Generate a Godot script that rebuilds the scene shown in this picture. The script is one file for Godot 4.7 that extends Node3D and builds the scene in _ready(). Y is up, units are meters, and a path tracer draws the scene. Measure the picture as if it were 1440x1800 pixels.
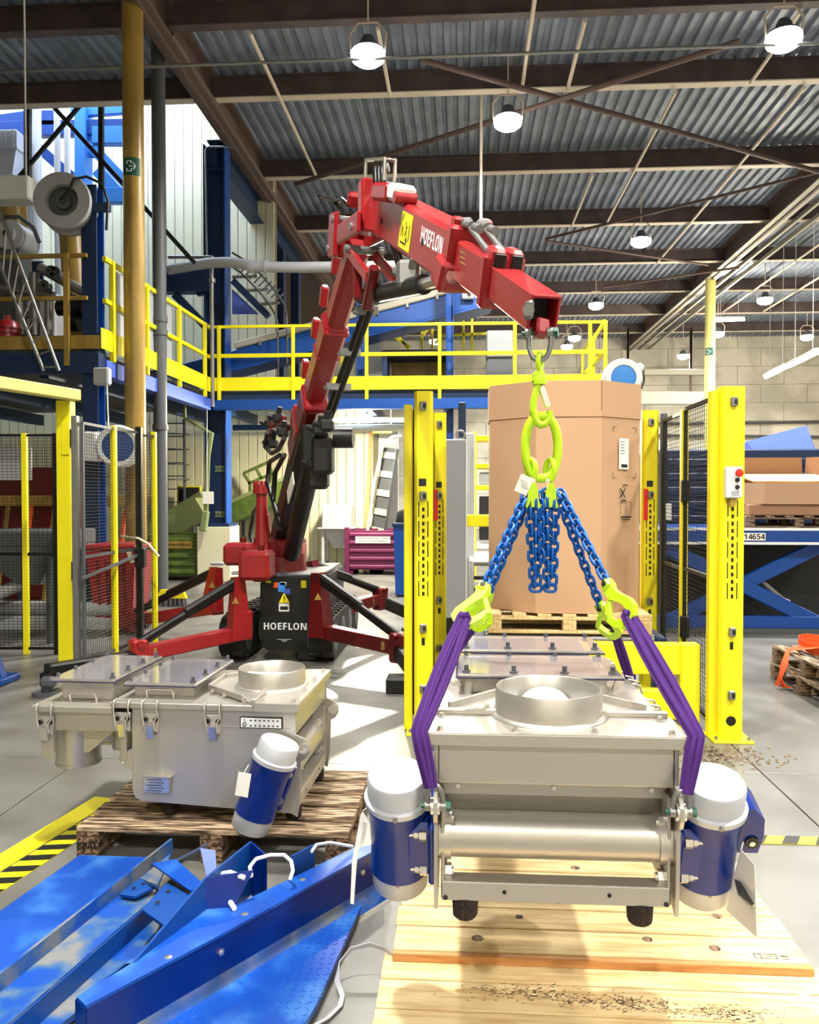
extends Node3D

const FOCAL := 1444.0
const EYE := Vector3(0, 1.6, 0)
var view := Basis.from_euler(Vector3(deg_to_rad(-1.27), deg_to_rad(3.76), 0))
var taken := {}
var T := {}
var C := {}


# A mesh in the making: every shape is added as triangles with normals.
class M:
	var v := PackedVector3Array()
	var n := PackedVector3Array()
	var o := Vector3.ZERO
	var x := Transform3D()

	func _init(off := Vector3.ZERO):
		o = off

	func tri(a: Vector3, b: Vector3, c: Vector3, na: Vector3, nb: Vector3, nc: Vector3):
		a = x * a
		b = x * b
		c = x * c
		na = x.basis * na
		nb = x.basis * nb
		nc = x.basis * nc
		if (b - a).cross(c - a).dot(na + nb + nc) > 0.0:
			v.append(a - o); v.append(c - o); v.append(b - o)
			n.append(na); n.append(nc); n.append(nb)
		else:
			v.append(a - o); v.append(b - o); v.append(c - o)
			n.append(na); n.append(nb); n.append(nc)

	func quad(a: Vector3, b: Vector3, c: Vector3, d: Vector3, nn: Vector3):
		tri(a, b, c, nn, nn, nn)
		tri(a, c, d, nn, nn, nn)

	func box(c: Vector3, s: Vector3, bev := 0.0, b := Basis()):
		var h := s * 0.5
		var e: float = min(bev, min(h.x, min(h.y, h.z)) * 0.9)
		for i in 3:
			var j := (i + 1) % 3
			var k := (i + 2) % 3
			for sg in [-1.0, 1.0]:
				var p := []
				for w in [[-1, -1], [1, -1], [1, 1], [-1, 1]]:
					var q := Vector3()
					q[i] = sg * h[i]
					q[j] = w[0] * (h[j] - e)
					q[k] = w[1] * (h[k] - e)
					p.append(c + b * q)
				var nn := Vector3()
				nn[i] = sg
				quad(p[0], p[1], p[2], p[3], b * nn)
			if e > 0.0:
				for sa in [-1.0, 1.0]:
					for sb in [-1.0, 1.0]:
						var p := []
						for w in [[0, -1], [0, 1], [1, 1], [1, -1]]:
							var q := Vector3()
							q[j] = sa * (h[j] - (e if w[0] == 1 else 0.0))
							q[k] = sb * (h[k] - (e if w[0] == 0 else 0.0))
							q[i] = w[1] * (h[i] - e)
							p.append(c + b * q)
						var nn := Vector3()
						nn[j] = sa
						nn[k] = sb
						quad(p[0], p[1], p[2], p[3], b * nn.normalized())
		if e > 0.0:
			for sx in [-1.0, 1.0]:
				for sy in [-1.0, 1.0]:
					for sz in [-1.0, 1.0]:
						var g := Vector3(sx, sy, sz)
						var q := h * g
						var nn := b * g.normalized()
						tri(c + b * (q - Vector3(0, sy * e, sz * e)), c + b * (q - Vector3(sx * e, 0, sz * e)), c + b * (q - Vector3(sx * e, sy * e, 0)), nn, nn, nn)

	# a box from p to q, w wide across and h high towards up
	func bar(p: Vector3, q: Vector3, w: float, h: float, bev := 0.0, up := Vector3.UP):
		var z := (q - p).normalized()
		if abs(z.dot(up)) > 0.98:
			up = Vector3.BACK if abs(z.z) < 0.9 else Vector3.RIGHT
		var s := up.cross(z).normalized()
		box((p + q) * 0.5, Vector3(w, h, p.distance_to(q)), bev, Basis(s, z.cross(s), z))

	# a box whose section tapers from (w0,h0) to (w1,h1)
	func taper(p: Vector3, q: Vector3, w0: float, h0: float, w1: float, h1: float, up := Vector3.UP):
		var z := (q - p).normalized()
		if abs(z.dot(up)) > 0.98:
			up = Vector3.BACK
		var s := up.cross(z).normalized()
		var u := z.cross(s)
		var a := []
		var b := []
		for g in [[-1, -1], [1, -1], [1, 1], [-1, 1]]:
			a.append(p + s * g[0] * w0 * 0.5 + u * g[1] * h0 * 0.5)
			b.append(q + s * g[0] * w1 * 0.5 + u * g[1] * h1 * 0.5)
		quad(a[0], a[1], a[2], a[3], -z)
		quad(b[0], b[1], b[2], b[3], z)
		var ns := [-u, s, u, -s]
		for i in 4:
			var j := (i + 1) % 4
			quad(a[i], a[j], b[j], b[i], ns[i])

	func cyl(p: Vector3, q: Vector3, r: float, r2 := -1.0, seg := 14, caps := true):
		if r2 < 0.0:
			r2 = r
		var z := (q - p).normalized()
		var s := z.cross(Vector3.UP if abs(z.y) < 0.9 else Vector3.RIGHT).normalized()
		var u := z.cross(s)
		var slope: float = (r - r2) / maxf(p.distance_to(q), 1e-6)
		for i in seg:
			var a := TAU * i / seg
			var b := TAU * (i + 1) / seg
			var da := s * cos(a) + u * sin(a)
			var db := s * cos(b) + u * sin(b)
			var na := (da + z * slope).normalized()
			var nb := (db + z * slope).normalized()
			if seg <= 6:
				na = (na + nb).normalized()
				nb = na
			tri(p + da * r, p + db * r, q + db * r2, na, nb, nb)
			tri(p + da * r, q + db * r2, q + da * r2, na, nb, na)
			if caps:
				tri(p, p + da * r, p + db * r, -z, -z, -z)
				tri(q, q + da * r2, q + db * r2, z, z, z)

	func tube(pts: Array, r: float, seg := 8, closed := false):
		var c := pts.size()
		var s := Vector3.ZERO
		var rings := []
		for i in c:
			var a: Vector3 = pts[(i - 1 + c) % c] if (closed or i > 0) else pts[0]
			var b: Vector3 = pts[(i + 1) % c] if (closed or i < c - 1) else pts[c - 1]
			var z := (b - a).normalized()
			if s == Vector3.ZERO:
				s = z.cross(Vector3.UP if abs(z.y) < 0.9 else Vector3.RIGHT).normalized()
			s = (s - z * s.dot(z)).normalized()
			var u := z.cross(s)
			var ring := []
			for k in seg:
				ring.append(s * cos(TAU * k / seg) + u * sin(TAU * k / seg))
			rings.append(ring)
		for i in (c if closed else c - 1):
			var j := (i + 1) % c
			for k in seg:
				var l := (k + 1) % seg
				var a: Vector3 = rings[i][k]
				var b: Vector3 = rings[i][l]
				var d: Vector3 = rings[j][l]
				var e: Vector3 = rings[j][k]
				tri(pts[i] + a * r, pts[i] + b * r, pts[j] + d * r, a, b, d)
				tri(pts[i] + a * r, pts[j] + d * r, pts[j] + e * r, a, d, e)
		if not closed:
			for k in seg:
				var l := (k + 1) % seg
				var z0: Vector3 = (pts[0] - pts[1]).normalized()
				var z1: Vector3 = (pts[c - 1] - pts[c - 2]).normalized()
				tri(pts[0], pts[0] + rings[0][k] * r, pts[0] + rings[0][l] * r, z0, z0, z0)
				tri(pts[c - 1], pts[c - 1] + rings[c - 1][k] * r, pts[c - 1] + rings[c - 1][l] * r, z1, z1, z1)

	# profile of (radius, height) points turned about the y axis of f
	func lathe(prof: Array, seg := 24, f := Transform3D()):
		var keep := x
		x = x * f
		var ns := []
		for i in prof.size() - 1:
			var d: Vector2 = prof[i + 1] - prof[i]
			ns.append(Vector2(d.y, -d.x).normalized())
		for i in prof.size() - 1:
			var n0: Vector2 = ns[i]
			var n1: Vector2 = ns[i]
			if i > 0 and ns[i - 1].dot(ns[i]) > 0.7:
				n0 = (ns[i - 1] + ns[i]).normalized()
			if i < ns.size() - 1 and ns[i + 1].dot(ns[i]) > 0.7:
				n1 = (ns[i + 1] + ns[i]).normalized()
			var p: Vector2 = prof[i]
			var q: Vector2 = prof[i + 1]
			for k in seg:
				var a := Vector3(cos(TAU * k / seg), 0, sin(TAU * k / seg))
				var b := Vector3(cos(TAU * (k + 1) / seg), 0, sin(TAU * (k + 1) / seg))
				var y0 := Vector3(0, p.y, 0)
				var y1 := Vector3(0, q.y, 0)
				var na0 := a * n0.x + Vector3(0, n0.y, 0)
				var nb0 := b * n0.x + Vector3(0, n0.y, 0)
				var na1 := a * n1.x + Vector3(0, n1.y, 0)
				var nb1 := b * n1.x + Vector3(0, n1.y, 0)
				if p.x > 1e-5:
					tri(a * p.x + y0, b * p.x + y0, b * q.x + y1, na0, nb0, nb1)
				if q.x > 1e-5:
					tri(a * p.x + y0, b * q.x + y1, a * q.x + y1, na0, nb1, na1)
		x = keep

	# a flat outline in the xy plane of f, from z0 to z1
	func prism(poly: PackedVector2Array, z0: float, z1: float, f := Transform3D()):
		var keep := x
		x = x * f
		var area := 0.0
		for i in poly.size():
			area += poly[i].cross(poly[(i + 1) % poly.size()])
		var t := Geometry2D.triangulate_polygon(poly)
		for i in range(0, t.size(), 3):
			var a := poly[t[i]]
			var b := poly[t[i + 1]]
			var c := poly[t[i + 2]]
			for s in [[z0, -1.0], [z1, 1.0]]:
				var nn := Vector3(0, 0, s[1] * sign(z1 - z0))
				tri(Vector3(a.x, a.y, s[0]), Vector3(b.x, b.y, s[0]), Vector3(c.x, c.y, s[0]), nn, nn, nn)
		for i in poly.size():
			var a := poly[i]
			var b := poly[(i + 1) % poly.size()]
			var d: Vector2 = (b - a).normalized() * signf(area)
			var nn := Vector3(d.y, -d.x, 0)
			quad(Vector3(a.x, a.y, z0), Vector3(b.x, b.y, z0), Vector3(b.x, b.y, z1), Vector3(a.x, a.y, z1), nn)
		x = keep

	# a flat band w wide and t thick along points; side gives the width direction at each point
	func band(pts: Array, sides: Array, w: float, t: float):
		var c := pts.size()
		var fr := []
		for i in c:
			var z: Vector3 = (pts[min(i + 1, c - 1)] - pts[max(i - 1, 0)]).normalized()
			var s: Vector3 = sides[min(i, sides.size() - 1)]
			s = (s - z * s.dot(z)).normalized()
			fr.append([pts[i], s, z.cross(s)])
		for i in c - 1:
			var a = fr[i]
			var b = fr[i + 1]
			for g in [-1.0, 1.0]:
				tri(a[0] - a[1] * w * 0.5 + a[2] * g * t, a[0] + a[1] * w * 0.5 + a[2] * g * t, b[0] + b[1] * w * 0.5 + b[2] * g * t, a[2] * g, a[2] * g, b[2] * g)
				tri(a[0] - a[1] * w * 0.5 + a[2] * g * t, b[0] + b[1] * w * 0.5 + b[2] * g * t, b[0] - b[1] * w * 0.5 + b[2] * g * t, a[2] * g, b[2] * g, b[2] * g)
				quad(a[0] + a[1] * g * w * 0.5 - a[2] * t, a[0] + a[1] * g * w * 0.5 + a[2] * t, b[0] + b[1] * g * w * 0.5 + b[2] * t, b[0] + b[1] * g * w * 0.5 - b[2] * t, a[1] * g)

	# a flat plate through the given corners, t thick
	func slab(pts: Array, t: float):
		var nn := Vector3.ZERO
		for i in range(1, pts.size() - 1):
			nn += (pts[i] - pts[0]).cross(pts[i + 1] - pts[0])
		nn = nn.normalized()
		var mid := Vector3.ZERO
		for p in pts:
			mid += p / pts.size()
		for g in [-0.5, 0.5]:
			var e: Vector3 = nn * t * g
			for i in range(1, pts.size() - 1):
				tri(pts[0] + e, pts[i] + e, pts[i + 1] + e, nn * g, nn * g, nn * g)
		for i in pts.size():
			var a: Vector3 = pts[i]
			var b: Vector3 = pts[(i + 1) % pts.size()]
			var o2 := (b - a).cross(nn).normalized()
			if o2.dot((a + b) * 0.5 - mid) < 0.0:
				o2 = -o2
			quad(a - nn * t * 0.5, b - nn * t * 0.5, b + nn * t * 0.5, a + nn * t * 0.5, o2)

	# wires of square section filling a rectangle that starts at p and spans a and b
	func mesh_grid(p: Vector3, a: Vector3, b: Vector3, da: float, db: float, r: float):
		var na := int(round(a.length() / da))
		var nb := int(round(b.length() / db))
		for i in na + 1:
			var s := p + a * (float(i) / na)
			cyl(s, s + b, r, r, 4, false)
		for i in nb + 1:
			var s := p + b * (float(i) / nb)
			cyl(s, s + a, r, r, 4, false)

	func commit() -> ArrayMesh:
		var arr := []
		arr.resize(Mesh.ARRAY_MAX)
		arr[Mesh.ARRAY_VERTEX] = v
		arr[Mesh.ARRAY_NORMAL] = n
		var me := ArrayMesh.new()
		me.add_surface_from_arrays(Mesh.PRIMITIVE_TRIANGLES, arr)
		return me


func numbered(called: String) -> String:
	taken[called] = taken.get(called, -1) + 1
	return called if taken[called] == 0 else "%s_%03d" % [called, taken[called]]


func ray(px: float, py: float) -> Vector3:
	return view * Vector3((px - 720.0) / FOCAL, (900.0 - py) / FOCAL, -1)


# the point that the photograph shows at (px, py), d metres down the hall
func q(px: float, py: float, d: float) -> Vector3:
	var r := ray(px, py)
	return EYE + r * (d / -r.z)


# the point of the level y = h that the photograph shows at (px, py)
func fl(px: float, py: float, h := 0.0) -> Vector3:
	var r := ray(px, py)
	return EYE + r * ((h - EYE.y) / r.y)


func obj(called: String, m: M, mt: Material, parent: Node3D = self) -> MeshInstance3D:
	var o := MeshInstance3D.new()
	if parent == self:
		var lo := m.v[0]
		var hi := m.v[0]
		for p in m.v:
			lo = lo.min(p)
			hi = hi.max(p)
		var base := Vector3((lo.x + hi.x) * 0.5, lo.y, (lo.z + hi.z) * 0.5)
		for i in m.v.size():
			m.v[i] -= base
		o.position = base
		o.name = numbered(called)
	else:
		o.name = called
	o.mesh = m.commit()
	o.material_override = mt
	parent.add_child(o, true)
	return o


func inst(called: String, me: Mesh, mt: Material, f: Transform3D, parent: Node3D = self) -> MeshInstance3D:
	var o := MeshInstance3D.new()
	o.name = called if parent != self else numbered(called)
	o.mesh = me
	o.material_override = mt
	o.transform = f
	parent.add_child(o, true)
	return o


func tag(o: Node3D, label: String, category: String, group := "") -> Node3D:
	o.set_meta("label", label)
	o.set_meta("category", category)
	if group:
		o.set_meta("group", group)
	return o


func thing(called: String, label: String, category: String, at := Vector3.ZERO, turn := 0.0, group := "") -> Node3D:
	var o := Node3D.new()
	o.name = numbered(called)
	add_child(o)
	o.position = at
	o.rotation.y = turn
	return tag(o, label, category, group)


func struct(called: String, m: M, mt: Material) -> MeshInstance3D:
	var o := obj(called, m, mt)
	o.set_meta("kind", "structure")
	return o


func copy(o: Node3D, called: String, f: Transform3D, label: String) -> Node3D:
	var c := o.duplicate()
	c.name = numbered(called)
	add_child(c)
	c.transform = f
	c.set_meta("label", label)
	return c


func lettering(words: String, height: float, mt: Material, f: Transform3D, parent: Node3D, called := "lettering", bold := true, deep := 0.002) -> MeshInstance3D:
	var t := TextMesh.new()
	var fnt := SystemFont.new()
	fnt.font_names = PackedStringArray(["Droid Sans"])
	fnt.font_weight = 700 if bold else 400
	t.font = fnt
	t.text = words
	t.font_size = 32
	t.pixel_size = height / 23.0
	t.depth = deep
	t.curve_step = 2.0
	return inst(called, t, mt, f, parent)


func look(at: Vector3, normal: Vector3, up := Vector3.UP) -> Transform3D:
	var z := normal.normalized()
	var s := up.cross(z).normalized()
	return Transform3D(Basis(s, z.cross(s), z), at)


func noise_tex(freq: float, lo: Color, hi: Color, sd: int, a := 0.3, b := 0.7, oct := 4, size := 512) -> NoiseTexture2D:
	var f := FastNoiseLite.new()
	f.seed = sd
	f.frequency = freq
	f.fractal_octaves = oct
	f.noise_type = FastNoiseLite.TYPE_SIMPLEX_SMOOTH
	var t := NoiseTexture2D.new()
	t.width = size
	t.height = size
	t.seamless = true
	t.noise = f
	var g := Gradient.new()
	g.offsets = PackedFloat32Array([a, b])
	g.colors = PackedColorArray([lo, hi])
	t.color_ramp = g
	return t


func mat(c: Color, rough := 0.6, metal := 0.0, tex: Texture2D = null, sc := Vector3.ONE, world := false) -> StandardMaterial3D:
	var m := StandardMaterial3D.new()
	m.albedo_color = c
	m.roughness = rough
	m.metallic = metal
	if tex:
		m.albedo_texture = tex
		m.uv1_triplanar = true
		m.uv1_world_triplanar = world
		m.uv1_scale = sc
	return m


func glow(c: Color, e: float) -> StandardMaterial3D:
	var m := mat(c, 0.4)
	m.emission_enabled = true
	m.emission = c
	m.emission_energy_multiplier = e
	return m


func make_materials():
	T.cloud = noise_tex(0.006, Color(0.86, 0.86, 0.86), Color(1, 1, 1), 3)
	T.fine = noise_tex(0.09, Color(0.86, 0.86, 0.86), Color(1, 1, 1), 5)
	T.grain = noise_tex(0.02, Color(0.90, 0.84, 0.75), Color(1, 1, 1), 7, 0.2, 0.6, 5)
	T.old = noise_tex(0.025, Color(0.32, 0.27, 0.22), Color(1, 1, 1), 8, 0.28, 0.68, 5)
	T.floor = noise_tex(0.006, Color(0.86, 0.85, 0.83), Color(1, 1, 1), 11, 0.25, 0.7, 6, 1024)
	T.worn = noise_tex(0.007, Color(0.0, 0.26, 0.64), Color(0.22, 0.43, 0.72), 21, 0.45, 0.9, 7)
	T.bare = noise_tex(0.006, Color(0.0, 0.26, 0.62), Color(0.47, 0.47, 0.47), 23, 0.34, 0.74, 7)
	T.brush = noise_tex(0.06, Color(0.9, 0.9, 0.9), Color(1, 1, 1), 13)
	C.floor = mat(Color(0.445, 0.44, 0.425), 0.36, 0.0, T.floor, Vector3.ONE * 0.22, true)
	C.joint = mat(Color(0.22, 0.22, 0.21), 0.9)
	C.deck = mat(Color(0.52, 0.55, 0.61), 0.5, 0.1, T.cloud, Vector3.ONE * 0.3, true)
	C.purlin = mat(Color(0.33, 0.27, 0.26), 0.65, 0.0, T.cloud, Vector3.ONE * 0.4, true)
	C.flange = mat(Color(0.80, 0.74, 0.66), 0.6)
	C.girder = mat(Color(0.66, 0.64, 0.58), 0.6)
	C.brown = mat(Color(0.36, 0.28, 0.25), 0.65)
	C.cream = mat(Color(0.84, 0.82, 0.69), 0.5)
	C.creamgap = mat(Color(0.42, 0.40, 0.31), 0.8)
	C.block = mat(Color(0.90, 0.87, 0.80), 0.85, 0.0, T.cloud, Vector3.ONE * 0.12, true)
	C.dark = mat(Color(0.10, 0.10, 0.11), 0.6)
	C.black = mat(Color(0.025, 0.027, 0.03), 0.45)
	C.rubber = mat(Color(0.16, 0.155, 0.145), 0.8, 0.0, T.fine, Vector3.ONE * 4)
	C.stub = mat(Color(0.20, 0.14, 0.14), 0.85, 0.0, T.old, Vector3.ONE * 6)
	C.yellow = mat(Color(0.93, 0.88, 0.07), 0.42)
	C.paleyellow = mat(Color(0.90, 0.86, 0.52), 0.5)
	C.ochre = mat(Color(0.64, 0.52, 0.24), 0.35, 0.0, T.cloud, Vector3(1, 0.3, 1))
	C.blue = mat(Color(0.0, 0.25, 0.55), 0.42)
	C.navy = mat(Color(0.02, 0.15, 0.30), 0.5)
	C.skyblue = mat(Color(0.20, 0.52, 0.84), 0.5)
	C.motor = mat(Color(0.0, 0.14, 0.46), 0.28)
	C.worn = mat(Color(1, 1, 1), 0.42, 0.0, T.worn, Vector3.ONE * 1.1)
	C.bare = mat(Color(1, 1, 1), 0.45, 0.1, T.bare, Vector3(1.2, 1.2, 1.2))
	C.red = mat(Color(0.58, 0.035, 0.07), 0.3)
	C.red.clearcoat_enabled = true
	C.red.clearcoat = 0.5
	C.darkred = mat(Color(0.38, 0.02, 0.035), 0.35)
	C.steel = mat(Color(0.73, 0.71, 0.675), 0.36, 0.7)
	C.bright = mat(Color(0.88, 0.86, 0.83), 0.22, 0.9)
	C.zinc = mat(Color(0.55, 0.55, 0.54), 0.4, 0.7)
	C.grey = mat(Color(0.60, 0.61, 0.62), 0.5)
	C.darkgrey = mat(Color(0.30, 0.31, 0.33), 0.5)
	C.silver = mat(Color(0.74, 0.75, 0.77), 0.4, 0.25)
	C.white = mat(Color(0.90, 0.91, 0.91), 0.5)
	C.paper = mat(Color(0.93, 0.92, 0.88), 0.8)
	C.card = mat(Color(0.74, 0.59, 0.46), 0.8)
	C.cardin = mat(Color(0.62, 0.46, 0.34), 0.8)
	C.pine = mat(Color(0.88, 0.78, 0.58), 0.65, 0.0, T.grain, Vector3(0.25, 2.5, 2.5))
	C.pinez = mat(Color(0.86, 0.74, 0.54), 0.65, 0.0, T.grain, Vector3(2.5, 2.5, 0.25))
	C.pinedark = mat(Color(0.80, 0.58, 0.36), 0.65, 0.0, T.grain, Vector3(0.25, 3, 3))
	C.oldwood = mat(Color(0.74, 0.64, 0.52), 0.8, 0.0, T.old, Vector3(0.35, 3, 3))
	C.oldwoodz = mat(Color(0.60, 0.49, 0.38), 0.8, 0.0, T.old, Vector3(3, 3, 0.35))
	C.chain = mat(Color(0.0, 0.32, 0.64), 0.35, 0.2)
	C.lime = mat(Color(0.72, 0.86, 0.10), 0.38)
	C.purple = mat(Color(0.27, 0.08, 0.43), 0.85, 0.0, T.fine, Vector3(6, 6, 6))
	C.magenta = mat(Color(0.38, 0.08, 0.26), 0.5)
	C.green = mat(Color(0.34, 0.42, 0.17), 0.55, 0.0, T.cloud, Vector3.ONE)
	C.olive = mat(Color(0.48, 0.52, 0.34), 0.55)
	C.orange = mat(Color(0.94, 0.36, 0.13), 0.7)
	C.signgreen = mat(Color(0.05, 0.32, 0.25), 0.5)
	C.tarp = mat(Color(0.30, 0.40, 0.80), 0.7)
	C.lampglow = glow(Color(1, 0.99, 0.97), 40.0)
	C.tubeglow = glow(Color(1, 0.98, 0.92), 12.0)
	C.greenlamp = glow(Color(0.1, 0.95, 0.4), 1.6)
	C.redbtn = mat(Color(0.88, 0.16, 0.12), 0.4)
	C.glass = mat(Color(0.95, 0.96, 0.98, 0.16), 0.03)
	C.glass.transparency = BaseMaterial3D.TRANSPARENCY_ALPHA
	C.film = mat(Color(0.10, 0.09, 0.28), 0.3)
	C.pvc = mat(Color(0.62, 0.60, 0.62, 0.28), 0.08)
	C.pvc.transparency = BaseMaterial3D.TRANSPARENCY_ALPHA


func _ready():
	var cam := Camera3D.new()
	cam.name = "camera"
	cam.transform = Transform3D(view, EYE)
	cam.fov = rad_to_deg(2.0 * atan(900.0 / FOCAL))
	cam.near = 0.05
	cam.far = 200
	add_child(cam)
	var we := WorldEnvironment.new()
	we.name = "surroundings"
	var env := Environment.new()
	env.background_mode = Environment.BG_SKY
	var sky := Sky.new()
	var ps := ProceduralSkyMaterial.new()
	ps.sky_top_color = Color(0.80, 0.87, 0.97)
	ps.sky_horizon_color = Color(0.9, 0.93, 0.97)
	ps.ground_horizon_color = Color(0.6, 0.6, 0.6)
	ps.ground_bottom_color = Color(0.4, 0.4, 0.4)
	ps.sky_energy_multiplier = 3.6
	sky.sky_material = ps
	env.sky = sky
	env.tonemap_mode = Environment.TONE_MAPPER_LINEAR
	env.tonemap_exposure = 1.0
	env.sdfgi_enabled = true
	env.ssao_enabled = true
	env.ssil_enabled = true
	we.environment = env
	add_child(we)
	make_materials()
	build_shell()
	build_lamps()
	build_roof_steel()
	build_mezzanine()
	build_left_plant()
	build_back_plant()
	build_fences()
	build_lift_station()
	build_right_plant()
	build_crane()
	build_feeders()
	build_rigging()
	build_floor_goods()


func build_shell():
	# floor: poured slabs with open joints over a bed
	var m := M.new()
	m.box(Vector3(0.5, -0.16, -15.5), Vector3(31.4, 0.2, 43.4))
	var floor_ := struct("floor", m, C.joint)
	var xs := [-15.2, -10.3, -6.3, -2.3, 1.71, 5.7, 9.7, 13.7, 16.2]
	var zs := [6.2, 3.2, -0.8, -4.8, -8.8, -12.8, -16.8, -20.8, -24.8, -28.8, -32.8, -37.2]
	for i in xs.size() - 1:
		for k in zs.size() - 1:
			var s := M.new(floor_.position)
			s.box(Vector3((xs[i] + xs[i + 1]) * 0.5, -0.04, (zs[k] + zs[k + 1]) * 0.5), Vector3(xs[i + 1] - xs[i] - 0.008, 0.08, zs[k] - zs[k + 1] - 0.008), 0.002)
			obj("slab", s, C.floor, floor_)
	# roof
	m = M.new()
	m.box(Vector3(6.0, 8.65, -15.5), Vector3(20.6, 0.2, 43.4))
	m.box(Vector3(-9.7, 8.65, -4.1), Vector3(11.0, 0.2, 20.6))
	m.box(Vector3(-9.7, 8.65, -27.65), Vector3(11.0, 0.2, 19.3))
	m.box(Vector3(-4.35, 9.6, -16.0), Vector3(0.1, 1.9, 3.6))
	m.box(Vector3(-9.7, 9.6, -14.25), Vector3(11.0, 1.9, 0.1))
	var ceil_ := struct("ceiling", m, C.brown)
	var o: Vector3 = ceil_.position
	var sh := []
	for part in [[6.0, -37.0], [6.0, -14.2]]:
		m = M.new()
		for r in 5:
			var x0: float = r * 0.2
			var pr := [[0.0, 0.0], [0.075, 0.0], [0.1, -0.06], [0.175, -0.06], [0.2, 0.0]]
			for i in 4:
				var a := Vector3(x0 + pr[i][0], pr[i][1], part[0])
				var b := Vector3(x0 + pr[i + 1][0], pr[i + 1][1], part[0])
				var d := Vector3(0, 0, part[1] - part[0])
				m.quad(a, b, b + d, a + d, Vector3((b - a).y, -(b - a).x, 0).normalized())
		sh.append(m.commit())
	for i in 20:
		inst("deck_sheet", sh[0], C.deck, Transform3D(Basis(), Vector3(-4.2 + i, 8.53, 0) - o), ceil_)
	for i in 11:
		inst("deck_sheet", sh[1], C.deck, Transform3D(Basis(), Vector3(-15.2 + i, 8.53, 0) - o), ceil_)
	for z in [3.0, -0.4, -3.5, -6.7, -10.0, -11.4, -13.5, -16.9, -20.3, -23.7, -27.1, -30.5, -33.9]:
		m = M.new(o)
		var left := -15.0 if z > -14.0 else -4.2
		m.box(Vector3((left + 16.0) * 0.5, 8.29, z), Vector3(16.0 - left, 0.34, 0.03))
		m.box(Vector3((left + 16.0) * 0.5, 8.46, z), Vector3(16.0 - left, 0.02, 0.16))
		var b := obj("purlin", m, C.purlin, ceil_)
		m = M.new(o)
		m.box(Vector3((left + 16.0) * 0.5, 8.11, z), Vector3(16.0 - left, 0.022, 0.17), 0.004)
		obj("flange", m, C.flange if z < -11.5 else C.purlin, b)
	for gx in [[-4.2, C.brown, 0.3, 2.0], [7.3, C.girder, 0.34, 4.0]]:
		m = M.new(o)
		m.box(Vector3(gx[0], 8.2, -16.0), Vector3(0.06, 0.6, 42.0))
		m.box(Vector3(gx[0], 8.44, -16.0), Vector3(gx[2], 0.03, 42.0))
		var g := obj("girder", m, C.brown, ceil_)
		m = M.new(o)
		m.box(Vector3(gx[0], 7.95, -16.0), Vector3(gx[2], 0.03, 42.0), 0.004)
		obj("flange", m, gx[1], g)
	# twin pale rails that run beside the right girder
	for x in [7.75, 8.15]:
		m = M.new(o)
		m.box(Vector3(x, 8.0, -18.0), Vector3(0.07, 0.1, 38.0))
		obj("rail", m, C.girder, ceil_)
	# roof bracing and thin conduits
	for b in [[520, 324, 16.7, 1300, 73, 11.6, 0.045], [740, 105, 12.1, 1440, 302, 16.3, 0.045], [1440, 302, 16.3, 960, 420, 20.5, 0.035], [960, 424, 20.6, 1245, 466, 22.8, 0.035], [1300, 470, 23.2, 1060, 505, 25, 0.035], [560, 345, 17.2, 760, 405, 19.8, 0.035], [300, 60, 11.5, 560, 470, 23.0, 0.05]]:
		m = M.new(o)
		m.cyl(q(b[0], b[1], b[2]), q(b[3], b[4], b[5]), b[6], -1, 8)
		obj("brace", m, C.brown, ceil_)
	for c in [[-1.2, -11.5, -13.4], [0.92, -10.1, -13.4], [1.65, -11.5, -13.4], [4.5, -11.5, -13.4], [2.6, -17.0, -20.2], [-3.0, -11.5, -16.8], [3.4, -13.6, -20.2], [5.4, -13.6, -23.6], [9.2, -12, -30], [10.6, -12, -30]]:
		m = M.new(o)
		m.cyl(Vector3(c[0], 8.06, c[1]), Vector3(c[0], 8.06, c[2]), 0.03, -1, 6)
		obj("conduit", m, C.flange, ceil_)
	# skylight over the left bay
	m = M.new()
	for i in 7:
		m.box(Vector3(-15.2 + i * 1.8, 10.55, -16.0), Vector3(0.08, 0.1, 3.6))
	for z in [-14.25, -16.0, -17.75]:
		m.box(Vector3(-9.8, 10.55, z), Vector3(10.9, 0.1, 0.08))
	var sk := struct("window_1", m, C.white)
	for i in 6:
		var pm := M.new(sk.position)
		pm.box(Vector3(-14.3 + i * 1.8, 10.56, -16.0), Vector3(1.72, 0.012, 3.4))
		obj("pane", pm, C.glass, sk)
	# outer walls
	m = M.new()
	m.box(Vector3(16.25, 4.3, -15.5), Vector3(0.3, 9.0, 43.6))
	struct("wall_right", m, C.block)
	m = M.new()
	m.box(Vector3(-15.25, 5.2, -15.5), Vector3(0.3, 10.7, 43.6))
	struct("wall_left", m, C.cream)
	m = M.new()
	m.box(Vector3(0.5, 4.3, 6.25), Vector3(31.6, 9.0, 0.3))
	struct("wall_front", m, C.block)
	m = M.new()
	m.box(Vector3(0.5, 4.3, -37.3), Vector3(31.6, 9.0, 0.3))
	var wb := struct("wall_back", m, C.block)
	var bm := M.new()
	bm.box(Vector3.ZERO, Vector3(1.98, 0.785, 0.1), 0.006)
	var bme := bm.commit()
	for i in 10:
		for k in 11:
			inst("block", bme, C.block, Transform3D(Basis(), Vector3(-3.0 + i * 2.0 + (1.0 if k % 2 else 0.0), 0.4 + k * 0.8, -37.12) - wb.position), wb)
	# cream clad wall of the left bay and the low partition under the mezzanine
	m = M.new()
	m.box(Vector3(-9.6, 5.2, -17.85), Vector3(11.0, 10.7, 0.2))
	var wc := struct("wall_clad", m, C.creamgap)
	m = M.new()
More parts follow.
